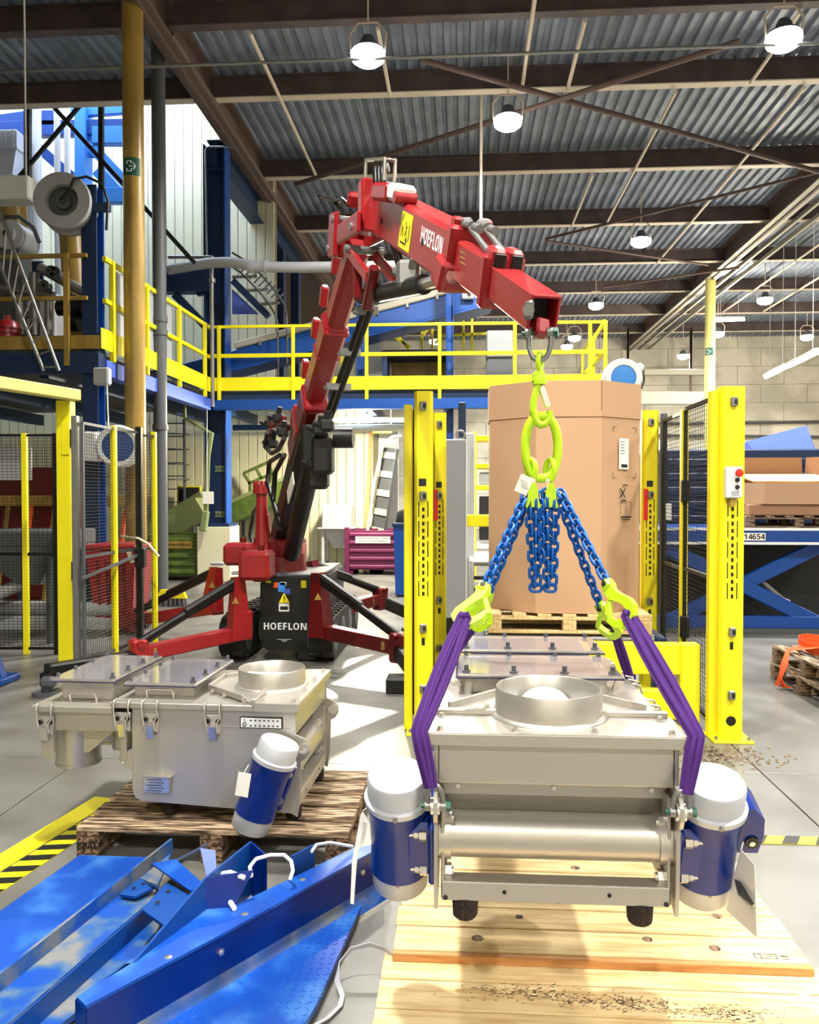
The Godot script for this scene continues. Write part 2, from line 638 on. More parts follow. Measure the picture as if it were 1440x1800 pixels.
	m.box(Vector3(0, 5.2, 0), Vector3(0.19, 10.6, 0.05), 0.012)
	var cm := m.commit()
	for i in 55:
		inst("cladding_panel", cm, C.cream, Transform3D(Basis(), Vector3(-15.0 + i * 0.2, 0, -17.73) - wc.position), wc)
	m = M.new()
	m.box(Vector3(-3.0, 1.75, -17.85), Vector3(2.3, 3.5, 0.2))
	var wl := struct("wall_partition", m, C.creamgap)
	m = M.new()
	m.box(Vector3(0, 1.75, 0), Vector3(0.19, 3.45, 0.05), 0.012)
	cm = m.commit()
	for i in 11:
		inst("cladding_panel", cm, C.cream, Transform3D(Basis(), Vector3(-4.05 + i * 0.2, 0, -17.73) - wl.position), wl)
	# floor markings
	var left_a := fl(0, 1582)
	var tl := thing("floor_marking", "yellow floor line with black hatching, left of the old pallet", "floor marking", Vector3(-1.75, 0.002, -3.45))
	for part in [[-1.99, -1.87, C.yellow, "line"], [-1.86, -1.74, C.yellow, "hatched_strip"]]:
		m = M.new(tl.position)
		m.box(Vector3((part[0] + part[1]) * 0.5 + 0.0, 0.003, -3.2), Vector3(part[1] - part[0], 0.002, 1.9))
		var st := obj(part[3], m, part[2], tl)
		if part[3] == "hatched_strip":
			for i in 17:
				m = M.new(tl.position)
				var z0: float = -2.3 - i * 0.11
				m.prism(PackedVector2Array([Vector2(-1.86, z0), Vector2(-1.74, z0 - 0.04), Vector2(-1.74, z0 - 0.095), Vector2(-1.86, z0 - 0.055)]), -0.0045, -0.0055, Transform3D(Basis(Vector3.RIGHT, PI / 2), Vector3.ZERO))
				obj("stripe", m, C.black, st)
	tl.rotation.y = deg_to_rad(-9)
	tl.position.x -= 0.06
	var tr := thing("floor_marking", "yellow hatched floor line at the right, behind the pine deck", "floor marking", Vector3(2.0, 0.002, -3.9))
	m = M.new(tr.position)
	m.box(Vector3(2.3, 0.003, -3.86), Vector3(2.4, 0.002, 0.09))
	var ts := obj("hatched_strip", m, C.yellow, tr)
	for i in 16:
		m = M.new(tr.position)
		var x0: float = 1.15 + i * 0.15
		m.prism(PackedVector2Array([Vector2(x0, -3.815), Vector2(x0 + 0.05, -3.905), Vector2(x0 + 0.12, -3.905), Vector2(x0 + 0.07, -3.815)]), -0.0045, -0.0055, Transform3D(Basis(Vector3.RIGHT, PI / 2), Vector3.ZERO))
		obj("stripe", m, C.black, ts)


func high_bay(at: Vector3, label: String, energy: float):
	var t := thing("high_bay_lamp", label, "lamp", at, 0.0, "high bay lamps")
	var m := M.new()
	m.lathe([Vector2(0.0, 0.26), Vector2(0.07, 0.26), Vector2(0.1, 0.2), Vector2(0.12, 0.12), Vector2(0.2, 0.1), Vector2(0.215, 0.075), Vector2(0.2, 0.06)], 20)
	obj("housing", m, C.darkgrey, t)
	m = M.new()
	m.lathe([Vector2(0.215, 0.06), Vector2(0.225, 0.02), Vector2(0.21, -0.04), Vector2(0.15, -0.085), Vector2(0.07, -0.105), Vector2(0.0, -0.11)], 20)
	obj("diffuser", m, C.lampglow, t)
	m = M.new()
	m.tube([Vector3(-0.22, 0.06, 0), Vector3(-0.24, 0.3, 0), Vector3(-0.13, 0.44, 0), Vector3(0.13, 0.44, 0), Vector3(0.24, 0.3, 0), Vector3(0.22, 0.06, 0)], 0.016, 6)
	m.cyl(Vector3(0, 0.44, 0), Vector3(0, 8.45 - at.y, 0), 0.012, -1, 6)
	obj("bracket", m, C.flange, t)
	var l := SpotLight3D.new()
	l.name = "lamp_light"
	l.rotation.x = -PI / 2
	l.position.y = -0.15
	l.spot_angle = 82
	l.spot_range = 60
	l.spot_attenuation = 2.0
	l.light_energy = energy
	l.light_color = Color(1, 0.985, 0.95)
	l.light_size = 0.2
	l.shadow_enabled = true
	t.add_child(l)


func lamp_at(px: float, py: float, h: float, label: String, energy: float):
	var r := ray(px, py)
	high_bay(EYE + r * ((h - EYE.y) / r.y), label, energy)


const LAMP := 74.0


func build_lamps():
	lamp_at(647, 100, 7.3, "bright high bay lamp above the crane's knuckle, beside a diagonal roof brace", LAMP)
	lamp_at(1378, 72, 7.3, "largest high bay lamp, in the top right corner", LAMP)
	lamp_at(893, 216, 7.4, "high bay lamp hanging behind the crossing roof braces, above the jib", LAMP)
	lamp_at(1127, 426, 7.3, "high bay lamp above the right end of the yellow railing", LAMP)
	lamp_at(1048, 538, 7.3, "high bay lamp just above the corner of the yellow mezzanine railing", LAMP)
	lamp_at(1345, 529, 7.3, "high bay lamp right of the pale far column, above the fluorescent tube", LAMP)
	lamp_at(1262, 588, 7.3, "small high bay lamp touching the right side of the far column", LAMP * 0.7)
	lamp_at(1201, 627, 7.0, "smallest high bay lamp, left of the far column", LAMP * 0.7)
	lamp_at(1010, 595, 7.3, "small high bay lamp seen through the yellow mezzanine railing at right", LAMP * 0.7)
	lamp_at(765, 601, 7.3, "small high bay lamp seen through the railing beside the blue post", LAMP * 0.7)
	for p in [[-1.3, -2.6], [4.0, -2.2], [-1.3, 4.0], [4.0, 4.0], [9.2, -10.3], [9.2, -3.0], [8.7, -18.3], [4.0, -32.4], [12.5, -31.0]]:
		high_bay(Vector3(p[0], 7.3, p[1]), "high bay lamp hanging under the roof outside the picture", LAMP)
	# two spots under the mezzanine
	for p in [[633, 722], [646, 731]]:
		var at := q(p[0], p[1], 15.4)
		var t := thing("spot_lamp", "small round spot lamp under the mezzanine floor, %s of the two" % ["left" if p[0] == 633 else "right"], "lamp", at)
		var m := M.new()
		m.cyl(Vector3(0, 0.02, 0), Vector3(0, 0.16, 0), 0.07)
		m.cyl(Vector3(0, 0.16, 0), Vector3(0, 3.405 - at.y, 0), 0.015)
		obj("housing", m, C.darkgrey, t)
		m = M.new()
		m.lathe([Vector2(0.065, 0.02), Vector2(0.05, -0.03), Vector2(0, -0.045)], 12)
		obj("diffuser", m, C.lampglow, t)
		var l := OmniLight3D.new()
		l.name = "lamp_light"
		l.position.y = -0.1
		l.omni_range = 40
		l.omni_attenuation = 2.0
		l.light_energy = 14.0
		l.light_color = Color(1, 0.96, 0.85)
		l.light_size = 0.06
		l.shadow_enabled = true
		t.add_child(l)
	# fluorescent tubes
	var k := 0
	for p in [[1346, 664, 24.0, 1384, 645, 22.0, "rear fluorescent tube of the slanting row at far right"], [1388, 644, 21.8, 1440, 619, 19.8, "front fluorescent tube of the slanting row at far right"], [1256, 563, 27.0, 1309, 562, 27.0, "fluorescent tube beside the far column, below the roof"]]:
		var a := q(p[0], p[1], p[2])
		var b := q(p[3], p[4], p[5])
		var t := thing("tube_lamp", p[6], "lamp", (a + b) * 0.5)
		var m := M.new(t.position)
		m.bar(a + Vector3.UP * 0.07, b + Vector3.UP * 0.07, 0.16, 0.06, 0.01)
		m.cyl(a.lerp(b, 0.2) + Vector3.UP * 0.08, Vector3(a.lerp(b, 0.2).x, 8.1, a.lerp(b, 0.2).z), 0.008, -1, 5)
		m.cyl(a.lerp(b, 0.8) + Vector3.UP * 0.08, Vector3(a.lerp(b, 0.8).x, 8.1, a.lerp(b, 0.8).z), 0.008, -1, 5)
		obj("fitting", m, C.white, t)
		m = M.new(t.position)
		m.cyl(a, b, 0.04)
		obj("tube", m, C.tubeglow, t)
		var l := OmniLight3D.new()
		l.name = "lamp_light"
		l.position.y = -0.12
		l.omni_range = 50
		l.omni_attenuation = 2.0
		l.light_energy = 22.0
		l.light_color = Color(1, 0.97, 0.88)
		l.light_size = 0.1
		l.shadow_enabled = true
		t.add_child(l)
		k += 1


func exit_sign(at: Vector3, r: float, h: float, t: Node3D):
	# a curved green plate on a round column with a white running-man style door and arrow
	var m := M.new(t.position)
	var n := 8
	var dir := (Vector3(EYE.x, at.y, EYE.z) - at).normalized()
	var a0 := atan2(dir.x, dir.z) - 0.05
	for i in n:
		var a := a0 - 1.0 + 1.7 * i / n
		var b := a0 - 1.0 + 1.7 * (i + 1) / n
		var pa := Vector3(sin(a), 0, cos(a))
		var pb := Vector3(sin(b), 0, cos(b))
		var lo := Vector3(0, -h * 0.5, 0)
		m.tri(at + pa * r + lo, at + pb * r + lo, at + pb * r - lo, pa, pb, pb)
		m.tri(at + pa * r + lo, at + pb * r - lo, at + pa * r - lo, pa, pb, pa)
	var s := obj("exit_sign", m, C.signgreen, t)
	m = M.new(t.position)
	for seg in [[-0.6, 0.28, 0.0, 0.28], [-0.6, -0.28, 0.0, -0.28], [-0.6, 0.28, -0.6, 0.12], [-0.6, -0.28, -0.6, -0.12], [0.0, 0.28, 0.0, 0.14], [0.0, -0.28, 0.0, -0.14], [-0.35, 0.0, 0.5, 0.0], [0.5, 0.0, 0.25, 0.18], [0.5, 0.0, 0.25, -0.18]]:
		var pp := []
		for e in [[seg[0], seg[1]], [seg[2], seg[3]]]:
			var a: float = a0 - 0.15 + e[0] * 0.7
			pp.append(at + Vector3(sin(a), 0, cos(a)) * (r + 0.002) + Vector3(0, e[1] * h, 0))
		m.cyl(pp[0], pp[1], h * 0.03, -1, 6)
	obj("pictogram", m, C.white, s)


func build_roof_steel():
	var p := q(237, 600, 10.6)
	var t := thing("column", "ochre yellow round hall column with green exit sign, at left", "column", Vector3(p.x, 0, p.z))
	var m := M.new()
	m.cyl(Vector3(0, 0, 0), Vector3(0, 8.0, 0), 0.135, -1, 28)
	m.cyl(Vector3(0, 0, 0), Vector3(0, 0.03, 0), 0.22, -1, 24)
	obj("shaft", m, C.ochre, t)
	exit_sign(q(231, 299, 10.6) * Vector3(0, 1, 0) + Vector3(p.x, 0, p.z), 0.138, 0.23, t)
	p = q(1248, 650, 25.0)
	t = thing("column", "pale yellow far column with small green sign, under the long roof girder", "column", Vector3(p.x, 0, p.z))
	m = M.new()
	m.cyl(Vector3(0, 0, 0), Vector3(0, 7.93, 0), 0.15, -1, 24)
	obj("shaft", m, C.paleyellow, t)
	exit_sign(q(1248, 619, 25) * Vector3(0, 1, 0) + Vector3(p.x, 0, p.z), 0.153, 0.22, t)
	p = q(281, 600, 12.0)
	t = thing("drain_pipe", "dark grey vertical pipe with collars, right of the ochre column", "pipe", Vector3(p.x, 0, p.z))
	m = M.new()
	m.cyl(Vector3(0, 0, 0), Vector3(0, 8.4, 0), 0.1, -1, 20)
	obj("pipe", m, C.darkgrey, t)
	for y in [3.95, 4.15, 2.55]:
		m = M.new()
		m.cyl(Vector3(0, y, 0), Vector3(0, y + 0.08, 0), 0.115, -1, 20)
		obj("collar", m, C.darkgrey, t)
	# dark bracing frame in front of the sky-lit bay
	t = thing("bracing_frame", "dark steel bracing frame with crossing diagonals, at upper left", "bracing", q(50, 868, 13.7) * Vector3(1, 0, 1))
	for b in [[49, 110, 49, 322, 0.05], [178, 185, 178, 402, 0.04], [40, 128, 342, 462, 0.035], [140, 186, 28, 318, 0.03]]:
		m = M.new(t.position)
		m.bar(q(b[0], b[1], 13.7), q(b[2], b[3], 13.7), b[4] * 2, b[4] * 2, 0.005, Vector3.BACK)
		obj("strut", m, C.dark, t)
	# lighting conduit under the near purlins
	m = M.new()
	var a := q(-30, 127, 10.7)
	m.cyl(a, Vector3(12, a.y, a.z), 0.022, -1, 8)
	tag(obj("conduit", m, C.zinc), "thin lighting conduit crossing the hall at lamp height", "conduit")
	m = M.new()
	a = q(846, 100, 14.0)
	m.cyl(Vector3(a.x, 5.6, a.z), Vector3(a.x, 8.4, a.z), 0.025, -1, 8)
	tag(obj("hanging_pipe", m, C.flange), "thin pale pipe hanging from the roof above the jib", "pipe")


# a mesh of one bar from pixel to pixel at given depths, in the space of thing t
func rod(called: String, t: Node3D, a: Vector3, b: Vector3, w: float, h: float, mt: Material, bev := 0.004) -> MeshInstance3D:
	var m := M.new(t.position)
	m.bar(a, b, w, h, bev)
	return obj(called, m, mt, t)


func pole(called: String, t: Node3D, a: Vector3, b: Vector3, r: float, mt: Material, seg := 12, r2 := -1.0) -> MeshInstance3D:
	var m := M.new(t.position)
	m.cyl(a, b, r, r2, seg)
	return obj(called, m, mt, t)


func block(called: String, t: Node3D, c: Vector3, s: Vector3, mt: Material, bev := 0.006) -> MeshInstance3D:
	var m := M.new(t.position)
	m.box(c, s, bev)
	return obj(called, m, mt, t)


func single(called: String, label: String, category: String, m: M, mt: Material, group := "") -> MeshInstance3D:
	var o := obj(called, m, mt)
	tag(o, label, category, group)
	return o


func build_mezzanine():
	var z := -14.6
	var xl := -4.5
	var xr := q(1066, 600, 14.6).x
	var t := thing("mezzanine", "blue mezzanine with long yellow railing across the back of the hall", "mezzanine", Vector3((xl + xr) * 0.5, 0, z))
	for i in 7:
		block("deck_panel", t, Vector3(xl + (xr - xl) * (i + 0.5) / 7.0, 3.43, z - 1.55), Vector3((xr - xl) / 7.0 - 0.01, 0.05, 3.0), C.darkgrey, 0.002)
	rod("toe_board", t, Vector3(xl, 3.57, z + 0.02), Vector3(xr, 3.57, z + 0.02), 0.02, 0.24, C.yellow)
	rod("edge_beam", t, Vector3(xl, 3.2, z - 0.03), Vector3(xr, 3.2, z - 0.03), 0.16, 0.18, C.blue)
	rod("deck_frame", t, Vector3(xl, 3.36, z - 0.1), Vector3(xr, 3.36, z - 0.1), 0.12, 0.14, C.navy)
	for i in 6:
		var x := xl + (xr - xl) * i / 5.0
		rod("joist", t, Vector3(x, 3.2, z - 0.12), Vector3(x, 3.2, z - 3.0), 0.1, 0.2, C.navy)
	for y in [4.08, 4.6]:
		rod("rail", t, Vector3(xl, y, z), Vector3(xr, y, z), 0.05, 0.05 if y > 4.5 else 0.07, C.yellow)
		rod("rail", t, Vector3(xr, y, z), Vector3(xr, y, z - 2.9), 0.05, 0.05, C.yellow)
		rod("rail", t, Vector3(-3.0, y, z - 2.9), Vector3(xr, y, z - 2.9), 0.04, 0.04, C.yellow)
	for px in [386, 516, 645, 773, 905, 1037, 1064]:
		var x: float = q(px, 620, 14.6).x
		rod("post", t, Vector3(x, 3.28, z + 0.03), Vector3(x, 4.62, z + 0.03), 0.06, 0.05, C.yellow)
	for x in [-2.6, -1.5, -0.4, 0.7, 1.6]:
		rod("post", t, Vector3(x, 3.45, z - 2.9), Vector3(x, 4.62, z - 2.9), 0.05, 0.05, C.yellow)
	rod("post", t, Vector3(xr, 3.45, z - 1.4), Vector3(xr, 4.62, z - 1.4), 0.05, 0.05, C.yellow)
	rod("post", t, Vector3(xr, 3.45, z - 2.9), Vector3(xr, 4.62, z - 2.9), 0.05, 0.05, C.yellow)
	for e in [[1030, 621, 1064, 562], [1030, 655, 1064, 612]]:
		rod("diagonal", t, q(e[0], e[1], 14.9), q(e[2], e[3], 14.7), 0.05, 0.05, C.yellow)
	# columns under it
	for p in [[791, 5.6], [634, 5.3]]:
		var x: float = q(p[0], 600, 14.95).x
		var m := M.new()
		var y0: float = 0.0 if p[0] > 700 else 3.46
		var yc: float = (p[1] + y0) * 0.5
		var yh: float = p[1] - y0
		m.box(Vector3(x, yc, -14.95), Vector3(0.12, yh, 0.02), 0.002)
		m.box(Vector3(x - 0.06, yc, -14.95), Vector3(0.015, yh, 0.14), 0.002)
		m.box(Vector3(x + 0.06, yc, -14.95), Vector3(0.015, yh, 0.14), 0.002)
		single("steel_post", "slim blue steel post behind the yellow railing, %s" % ["below the jib" if p[0] == 791 else "right of the crane's lower boom"], "post", m, C.blue)
	var hopper_at := q(878, 640, 15.9)
	t = thing("exhaust_unit", "grey box on a dark tapering duct behind the railing, below the jib's end", "machine", Vector3(hopper_at.x, 3.455, hopper_at.z))
	var m := M.new()
	m.taper(Vector3(0, 0.05, 0), Vector3(0, 0.45, 0), 0.85, 0.7, 0.5, 0.4)
	m.taper(Vector3(0, 0.45, 0), Vector3(0, 0.72, 0), 0.5, 0.4, 0.45, 0.4)
	m.box(Vector3(0, 0.025, 0), Vector3(0.95, 0.05, 0.8), 0.005)
	obj("duct", m, C.darkgrey, t)
	block("cap_box", t, t.position + Vector3(0, 0.98, 0), Vector3(0.5, 0.5, 0.5), C.grey, 0.02)
	var cp := q(735, 640, 16.2)
	t = thing("machine_cabinet", "navy open-fronted machine cabinet on the mezzanine beside the blue post", "cabinet", Vector3(cp.x, 3.455, cp.z))
	for s in [[Vector3(-0.62, 0.4, 0), Vector3(0.1, 0.8, 0.8)], [Vector3(0.62, 0.4, 0), Vector3(0.1, 0.8, 0.8)], [Vector3(0, 0.85, 0), Vector3(1.34, 0.12, 0.8)], [Vector3(0, 0.4, -0.38), Vector3(1.2, 0.8, 0.04)]]:
		block("panel", t, t.position + s[0], s[1], C.navy if s[0].z > -0.3 else C.ochre, 0.01)
	var bag := q(660, 640, 16.7)
	t = thing("white_hopper", "pale hopper with sloped top on the mezzanine, right of the lower boom", "hopper", Vector3(bag.x, 3.455, bag.z))
	m = M.new()
	m.prism(PackedVector2Array([Vector2(-0.4, 0.3), Vector2(0.35, 0.3), Vector2(0.35, 0.75), Vector2(0.1, 1.2), Vector2(-0.35, 1.2)]), -0.35, 0.35)
	obj("bin", m, C.white, t)
	m = M.new()
	m.taper(Vector3(0, 0.3, 0), Vector3(0, 0.08, 0), 0.75, 0.7, 0.25, 0.25)
	obj("cone", m, C.grey, t)
	for sx in [-1, 1]:
		for sz in [-1, 1]:
			pole("leg", t, t.position + Vector3(sx * 0.34, 0, sz * 0.3), t.position + Vector3(sx * 0.34, 0.35, sz * 0.3), 0.025, C.grey, 6)
	t = thing("stair_rail", "yellow stair handrails rising at the back of the mezzanine, left of the blue post", "railing", q(745, 660, 17.0))
	for e in [[742, 658, 742, 572], [760, 572, 742, 590], [760, 560, 760, 660], [776, 590, 862, 586], [815, 550, 815, 615], [830, 550, 830, 625], [776, 590, 765, 604], [690, 590, 720, 610], [690, 575, 735, 640], [690, 575, 650, 580], [865, 586, 868, 600]]:
		rod("bar", t, q(e[0], e[1], 17.0), q(e[2], e[3], 17.0), 0.05, 0.05, C.yellow)
	# inclined conveyor over the deck
	var a := q(300, 672, 15.7)
	var b := q(862, 527, 15.7)
	t = thing("inclined_conveyor", "long blue inclined conveyor rising to the right behind the yellow railing", "conveyor", (a + b) * 0.5)
	var up := Vector3(0, 0.2, 0)
	rod("trough", t, a + up * 0.2, b + up * 0.2, 0.7, 0.36, C.blue, 0.02)
	rod("cover", t, a.lerp(b, 0.22) + up * 1.5, b.lerp(a, 0.04) + up * 1.5, 0.74, 0.13, C.girder, 0.02)
	rod("lower_lip", t, a - up * 0.8, b - up * 0.8, 0.76, 0.05, C.blue)
	for i in 8:
		var c := a.lerp(b, 0.3 + i * 0.09) + up * 1.1 + Vector3(0, 0, 0.37)
		m = M.new(t.position)
		m.box(c, Vector3(0.05, 0.1, 0.03), 0.004)
		obj("clip", m, C.zinc, t)
	m = M.new(t.position)
	m.box(b + Vector3(-0.42, 0.0, 0.42), Vector3(0.22, 0.16, 0.1), 0.02)
	var mo := obj("end_motor", m, C.white, t)
	m = M.new(t.position)
	m.cyl(b + Vector3(-0.4, 0, 0.46), b + Vector3(-0.4, 0, 0.49), 0.04)
	obj("hub", m, C.black, mo)
	for e in [[0.12, 3.455], [0.45, 3.455]]:
		var c: Vector3 = a.lerp(b, e[0])
		rod("support", t, Vector3(c.x, e[1], c.z), c - up * 0.8, 0.1, 0.1, C.navy)
	# left wing of the mezzanine
	t = thing("mezzanine", "near left wing of the mezzanine with ochre toe board, above the mesh fence", "mezzanine", Vector3(-9.0, 0, -11.5))
	for i in 6:
		block("deck_panel", t, Vector3(-13.9 + (i + 0.5) * 1.55, 3.4, -13.8), Vector3(1.54, 0.05, 7.4), C.darkgrey, 0.002)
	rod("toe_board", t, Vector3(-14, 3.5, -10.05), Vector3(xl - 0.05, 3.5, -10.05), 0.02, 0.17, C.ochre)
	rod("edge_beam", t, Vector3(-14, 3.24, -10.1), Vector3(xl - 0.05, 3.24, -10.1), 0.16, 0.26, C.navy)
	rod("toe_board", t, Vector3(xl - 0.03, 3.55, -10.05), Vector3(xl - 0.03, 3.55, -14.58), 0.02, 0.26, C.yellow)
	rod("edge_beam", t, Vector3(xl - 0.1, 3.2, -10.2), Vector3(xl - 0.1, 3.2, -14.5), 0.16, 0.2, C.tarp)
	for y in [4.05, 4.58]:
		rod("rail", t, Vector3(-14, y, -10.05), Vector3(xl - 0.2, y, -10.05), 0.05, 0.05, C.ochre)
		rod("rail", t, Vector3(xl - 0.05, y, -10.2), Vector3(xl - 0.05, y, -14.6), 0.05, 0.06, C.yellow)
	for px in [120, -40, -170]:
		var x: float = q(px, 600, 10.05).x
		rod("post", t, Vector3(x, 3.2, -10.02), Vector3(x, 4.6, -10.02), 0.07, 0.05, C.ochre)
	for zz in [-10.4, -11.55, -12.9, -14.2]:
		rod("post", t, Vector3(xl - 0.03, 3.3, zz), Vector3(xl - 0.03, 4.6, zz), 0.06, 0.06, C.yellow)
	for i in 2:
		block("infill_panel", t, Vector3(xl - 0.08, 4.05, -10.95 + i * -1.2), Vector3(0.02, 0.95, 1.05), C.grey, 0.003)
	for i in 5:
		rod("joist", t, Vector3(-13.0 + i * 1.9, 3.2, -10.3), Vector3(-13.0 + i * 1.9, 3.2, -17.4), 0.12, 0.22, C.navy)
	# big blue column on its plinth, with the runway beam
	var cx := q(381, 600, 14.9).x
	t = thing("runway_column", "large blue steel column standing on a cream plinth behind the green bin", "column", Vector3(cx, 0, -14.95))
	block("plinth", t, t.position + Vector3(0, 0.5, 0), Vector3(0.62, 1.0, 0.6), C.cream, 0.01)
	block("base_plate", t, t.position + Vector3(0, 1.03, 0), Vector3(0.56, 0.06, 0.56), C.navy)
	block("web", t, t.position + Vector3(0, 4.5, 0), Vector3(0.36, 6.9, 0.03), C.navy, 0.002)
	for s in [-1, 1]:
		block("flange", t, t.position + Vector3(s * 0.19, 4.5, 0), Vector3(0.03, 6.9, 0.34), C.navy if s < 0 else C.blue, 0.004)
	for e in [[824, "sign_plate"], [904, "sign_plate"]]:
		var c := q(391, e[0], 14.9)
		var sp := block(e[1], t, Vector3(c.x - 0.05, c.y, -14.92), Vector3(0.19, 0.11, 0.01), C.olive, 0.002)
		lettering("14.02" if e[0] == 824 else "14.01", 0.06, C.navy, Transform3D(Basis(), Vector3(c.x - 0.05, c.y, -14.912) - t.position), sp)
	m = M.new()
	m.box(Vector3(cx + 0.05, 7.72, -18.5), Vector3(0.03, 0.5, 7.6))
	m.box(Vector3(cx + 0.05, 7.97, -18.5), Vector3(0.3, 0.03, 7.6))
	m.box(Vector3(cx + 0.05, 7.47, -18.5), Vector3(0.3, 0.03, 7.6))
	single("runway_beam", "blue crane runway beam running back beside the brown girder", "beam", m, C.navy)
	for p in [[493, 19.6, "left"], [520, 21.6, "right"]]:
		var x: float = q(p[0], 500, p[1]).x
		m = M.new()
		m.box(Vector3(x, 3.7, -p[1]), Vector3(0.22, 7.4, 0.3), 0.01)
		single("steel_column", "%s of two slim blue columns beyond the cream clad wall" % p[2], "column", m, C.navy)
	# box beam and diagonal plates on the column
	t = thing("bracket_beam", "short dark blue box beam with drilled ends, left of the large blue column", "beam", q(332, 495, 14.7))
	rod("beam", t, q(288, 496, 14.7), q(374, 495, 14.7), 0.3, 0.4, C.navy, 0.01)
	rod("brace", t, q(308, 518, 14.7), q(362, 574, 14.7), 0.14, 0.14, C.navy, 0.01)
	rod("gusset", t, q(345, 478, 14.7), q(352, 520, 14.7), 0.1, 0.1, C.navy, 0.01)
	t = thing("knee_brace", "blue diagonal knee brace with plate, right of the large blue column", "brace", q(435, 525, 14.9))
	rod("bar", t, q(410, 494, 14.9), q(472, 556, 14.9), 0.14, 0.12, C.navy, 0.01)
	m = M.new(t.position)
	var tp := [q(408, 508, 14.95), q(408, 552, 14.95), q(455, 552, 14.95)]
	for dz in [0.0, -0.02]:
		m.tri(tp[0] + Vector3(0, 0, dz), tp[1] + Vector3(0, 0, dz), tp[2] + Vector3(0, 0, dz), Vector3(0, 0, 1 if dz == 0.0 else -1), Vector3(0, 0, 1 if dz == 0.0 else -1), Vector3(0, 0, 1 if dz == 0.0 else -1))
	obj("plate", m, C.tarp, t)
	# pipe, cable ladder, conduits
	var pts := []
	for e in [[296, 474, 14.2], [370, 462, 14.1], [400, 461, 14.0], [425, 464, 13.9], [448, 469, 13.9], [520, 470, 13.9], [700, 468, 13.9], [880, 466, 13.9]]:
		pts.append(q(e[0], e[1], e[2]))
	t = thing("overhead_pipe", "thick grey horizontal pipe with coupling, passing behind the crane's knuckle", "pipe", pts[4])
	m = M.new(t.position)
	m.tube(pts, 0.09, 14)
	obj("pipe", m, C.grey, t)
	for e in [[438, 446], [466, 470]]:
		pole("coupling", t, q(e[0], 468, 13.9), q(e[1], 469, 13.9), 0.115, C.grey, 16)
	t = thing("cable_ladder", "curved cable ladder descending from the grey pipe, right of the blue column", "cable tray", q(470, 500, 14.0))
	for dx in [-8, 8]:
		m = M.new(t.position)
		pts = []
		for e in [[400, 452], [430, 470], [450, 490], [468, 510], [482, 528], [492, 545], [496, 562], [497, 610], [497, 678]]:
			pts.append(q(e[0] + dx, e[1] - dx, 14.8))
		m.tube(pts, 0.02, 6)
		obj("side_rail", m, C.darkgrey, t)
	for i in 9:
		var f := i / 8.0
		pole("rung", t, q(424 + 60 * f, 478 + 52 * f, 14.8), q(440 + 60 * f, 462 + 52 * f, 14.8), 0.015, C.darkgrey, 6)
	for i in 3:
		rod("arm", t, q(408 + i * 22, 487 + i * 24, 14.85), q(452 + i * 20, 486 + i * 23, 14.85), 0.04, 0.05, C.zinc)
	t = thing("conduit", "pale vertical conduit with collar, in front of the large blue column", "conduit", q(374, 715, 14.2))
	pole("pipe", t, q(374, 715, 14.2), q(372, 450, 14.2), 0.035, C.zinc, 10)
	pole("collar", t, q(373, 497, 14.2), q(373, 490, 14.2), 0.06, C.zinc, 10)
	pole("elbow", t, q(372, 452, 14.2), q(296, 452, 14.2), 0.03, C.zinc, 10)
	m = M.new()
	m.tube([q(364, 456, 14.3), q(361, 262, 14.6), q(366, 258, 14.6), q(412, 258, 14.6)], 0.016, 6)
	single("thin_pipe", "thin grey pipe clipped along the left edge of the large blue column", "pipe", m, C.zinc)


